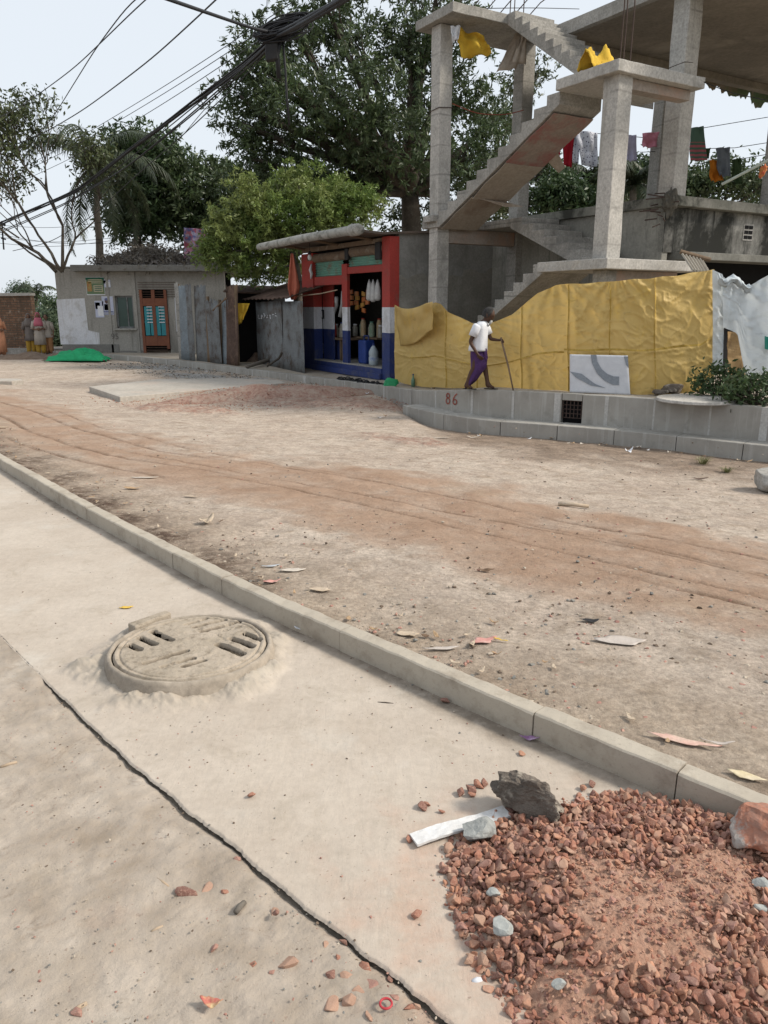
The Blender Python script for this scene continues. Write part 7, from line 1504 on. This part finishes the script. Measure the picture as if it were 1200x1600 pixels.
stick(872,790,920,794,.018,'pale peeled stick lying on the red dirt track', True, m_dry[0]); stick(590,1096,615,1098,.006,'thin dark twig on the pavement inside the kerb', m=m_bark); stick(905,1250,950,1228,.006,'thin pale reed on the top edge of the heap', m=m_dry[0])
for k in range(40):
    i = int(rl.uniform(330, 760)); o = rl.uniform(.03,.35); p = KO[i][:2]+nrm[i]*o; a = Vector((p[0], p[1], zroad(p[0], p[1])+.012)); d = Vector((rl.uniform(-1,1), rl.uniform(-1,1), rl.uniform(0,.15))).normalized()*rl.uniform(.1,.3); b = MB(); b.tube([a, a+d*.5+Zv*.02, a+d], [.009,.007,.004], 5)
    obj('twig', b, m_dry[2] if k % 3 else m_dry[0], None, 'thin dark twig in the debris along the outer left part of the kerb', 'twig', 'twigs along the kerb')
b = MB(); p = atz(603, 1568, .01); b.tube([p+Vector((math.cos(a)*.014, math.sin(a)*.014, .0)) for a in [2*math.pi*k/24 for k in range(25)]], .003, 6, cap=False); obj('plastic_ring', b, M('red_plastic', (.45,.05,.06), None, 5, .4), None, 'small red plastic ring among the dusty chips at the bottom', 'ring', smooth=True)
# crumbs and grit on the ground: uncountable
def grit(n, fn, smin, smax, mats, name, lab):
    b = MB(); k = 0
    while k < n:
        p = fn()
        if p is None: continue
        s = smin+(smax-smin)*rl.random()**3; vs, fs = CHV[rl.randrange(22)]; R3 = Matrix.Rotation(rl.uniform(0,6.28), 3, 'Z'); b.add([R3 @ (v*.5*s)+Vector(p)+Zv*s*.12 for v in vs], fs, rl.randrange(len(mats))); k += 1
    obj(name, b, mats, None, lab, 'grit', None, 'stuff', origin=False)
mg = [M('soil_crumb', (.15,.11,.08), (.10,.075,.055), 30), M('pale_crumb', (.42,.36,.29), (.33,.28,.22), 30), m_brick[4], M('grey_crumb', (.24,.23,.21), (.16,.155,.14), 30)]
def g_near():
    u, v = rl.uniform(-30,1230), 600+1030*rl.random(); p = atz(u, v, 0)
    if p.y > yk(p.x)-.01 or p.y < .9: return None
    return (p.x, p.y, .0 if True else 0)
def g_rough():
    k = int(rl.uniform(200, NJ-1)); o = rl.uniform(.0, 1.6); p = Jl[k][:2]-jn[k]*o
    return (p[0], p[1], -.010+.004*rl.random()) if p[1] > .8 else None
def g_road():
    p = onroad(rl.uniform(-20,1220), 600+rl.random()**.7*650)
    if p.y < yk(p.x)+.1 or p.y > yf(p.x)-.3: return None
    return tuple(p)
def g_kerb():
    i = int(rl.uniform(200, 1560)); o = rl.random()**2*.5; p = KO[i][:2]+nrm[i]*o; return (p[0], p[1], float(zroad(p[0], p[1])))
def g_kin():
    i = int(rl.uniform(300, 1560)); o = rl.random()**2*.22; p = KI[i][:2]-nrm[i]*o; return (p[0], p[1], 0)
def g_joint():
    i = int(rl.uniform(300, NJ-1)); o = rl.random()**2*.4; p = Jl[i][:2]-jn[i]*o; return (p[0], p[1], -.012)
grit(1500, g_near, .002, .012, mg, 'grit', 'tiny crumbs of soil and stone scattered over the near pavement'); grit(3600, g_road, .006, .036, mg, 'grit', 'small clods and stones scattered over the dirt road')
grit(2600, g_kerb, .005, .03, mg, 'grit', 'crumbly debris along the outer side of the near kerb'); grit(500, g_kin, .003, .016, mg, 'grit', 'crumbs swept along the inner foot of the near kerb'); grit(2200, g_rough, .002, .011, mg, 'grit', 'fine crumbs of earth and mortar on the rough pavement beyond the joint'); grit(450, g_joint, .003, .014, mg[:1], 'grit', 'crumbled mortar along the open pavement joint')
def g_gravel():
    s = rl.uniform(fts(420,580,-.08), fts(215,557,-.08)); p = ftpoint(s, .05+rl.random()**1.5*2.2, 0); return (p.x, p.y, float(zroad(p.x, p.y)))
gm_c = onroad(425, 621); GR = .44
def mound(x, y):
    dx, dy = x-gm_c.x, y-gm_c.y; u = (dx*math.cos(GR)+dy*math.sin(GR))/2.6; v = (-dx*math.sin(GR)+dy*math.cos(GR))/.75; return max(0, .24*(1-u*u-v*v))
t = NT('brick_gravel'); c = t.mix(t.rng(t.vor(26, out=1), 0, 1), (.24,.13,.10), (.36,.25,.20)); c = t.mix(t.rng(t.noise(5, 8, .75), .45, .66), c, (.37,.30,.245)); m_bg = t.fin(c, .95, t.bump(t.noise(30, 8, .75), .8, .03), 0, .15)
heap('gravel_mound', gm_c-Zv*.01, 2.6, .8, .25, m_bg, 31, GR, 'structure', 60, .35)
def g_brick():
    c = onroad(*rl.choice(((420,622),(585,630),(300,632)))); p = (c.x+rl.gauss(0,.9), c.y+rl.gauss(0,.6)); return None if p[1] > yf(p[0])-.1 else (p[0], p[1], float(zroad(*p))+.02+mound(*p))
grit(1800, g_gravel, .02, .08, [mg[3], m_grit, mg[1], mg[0]], 'gravel', 'grey broken gravel spread along the far kerb before the low house'); grit(2600, g_brick, .015, .05, m_brick, 'brick_gravel', 'crushed red brick spread before the unfinished slab')
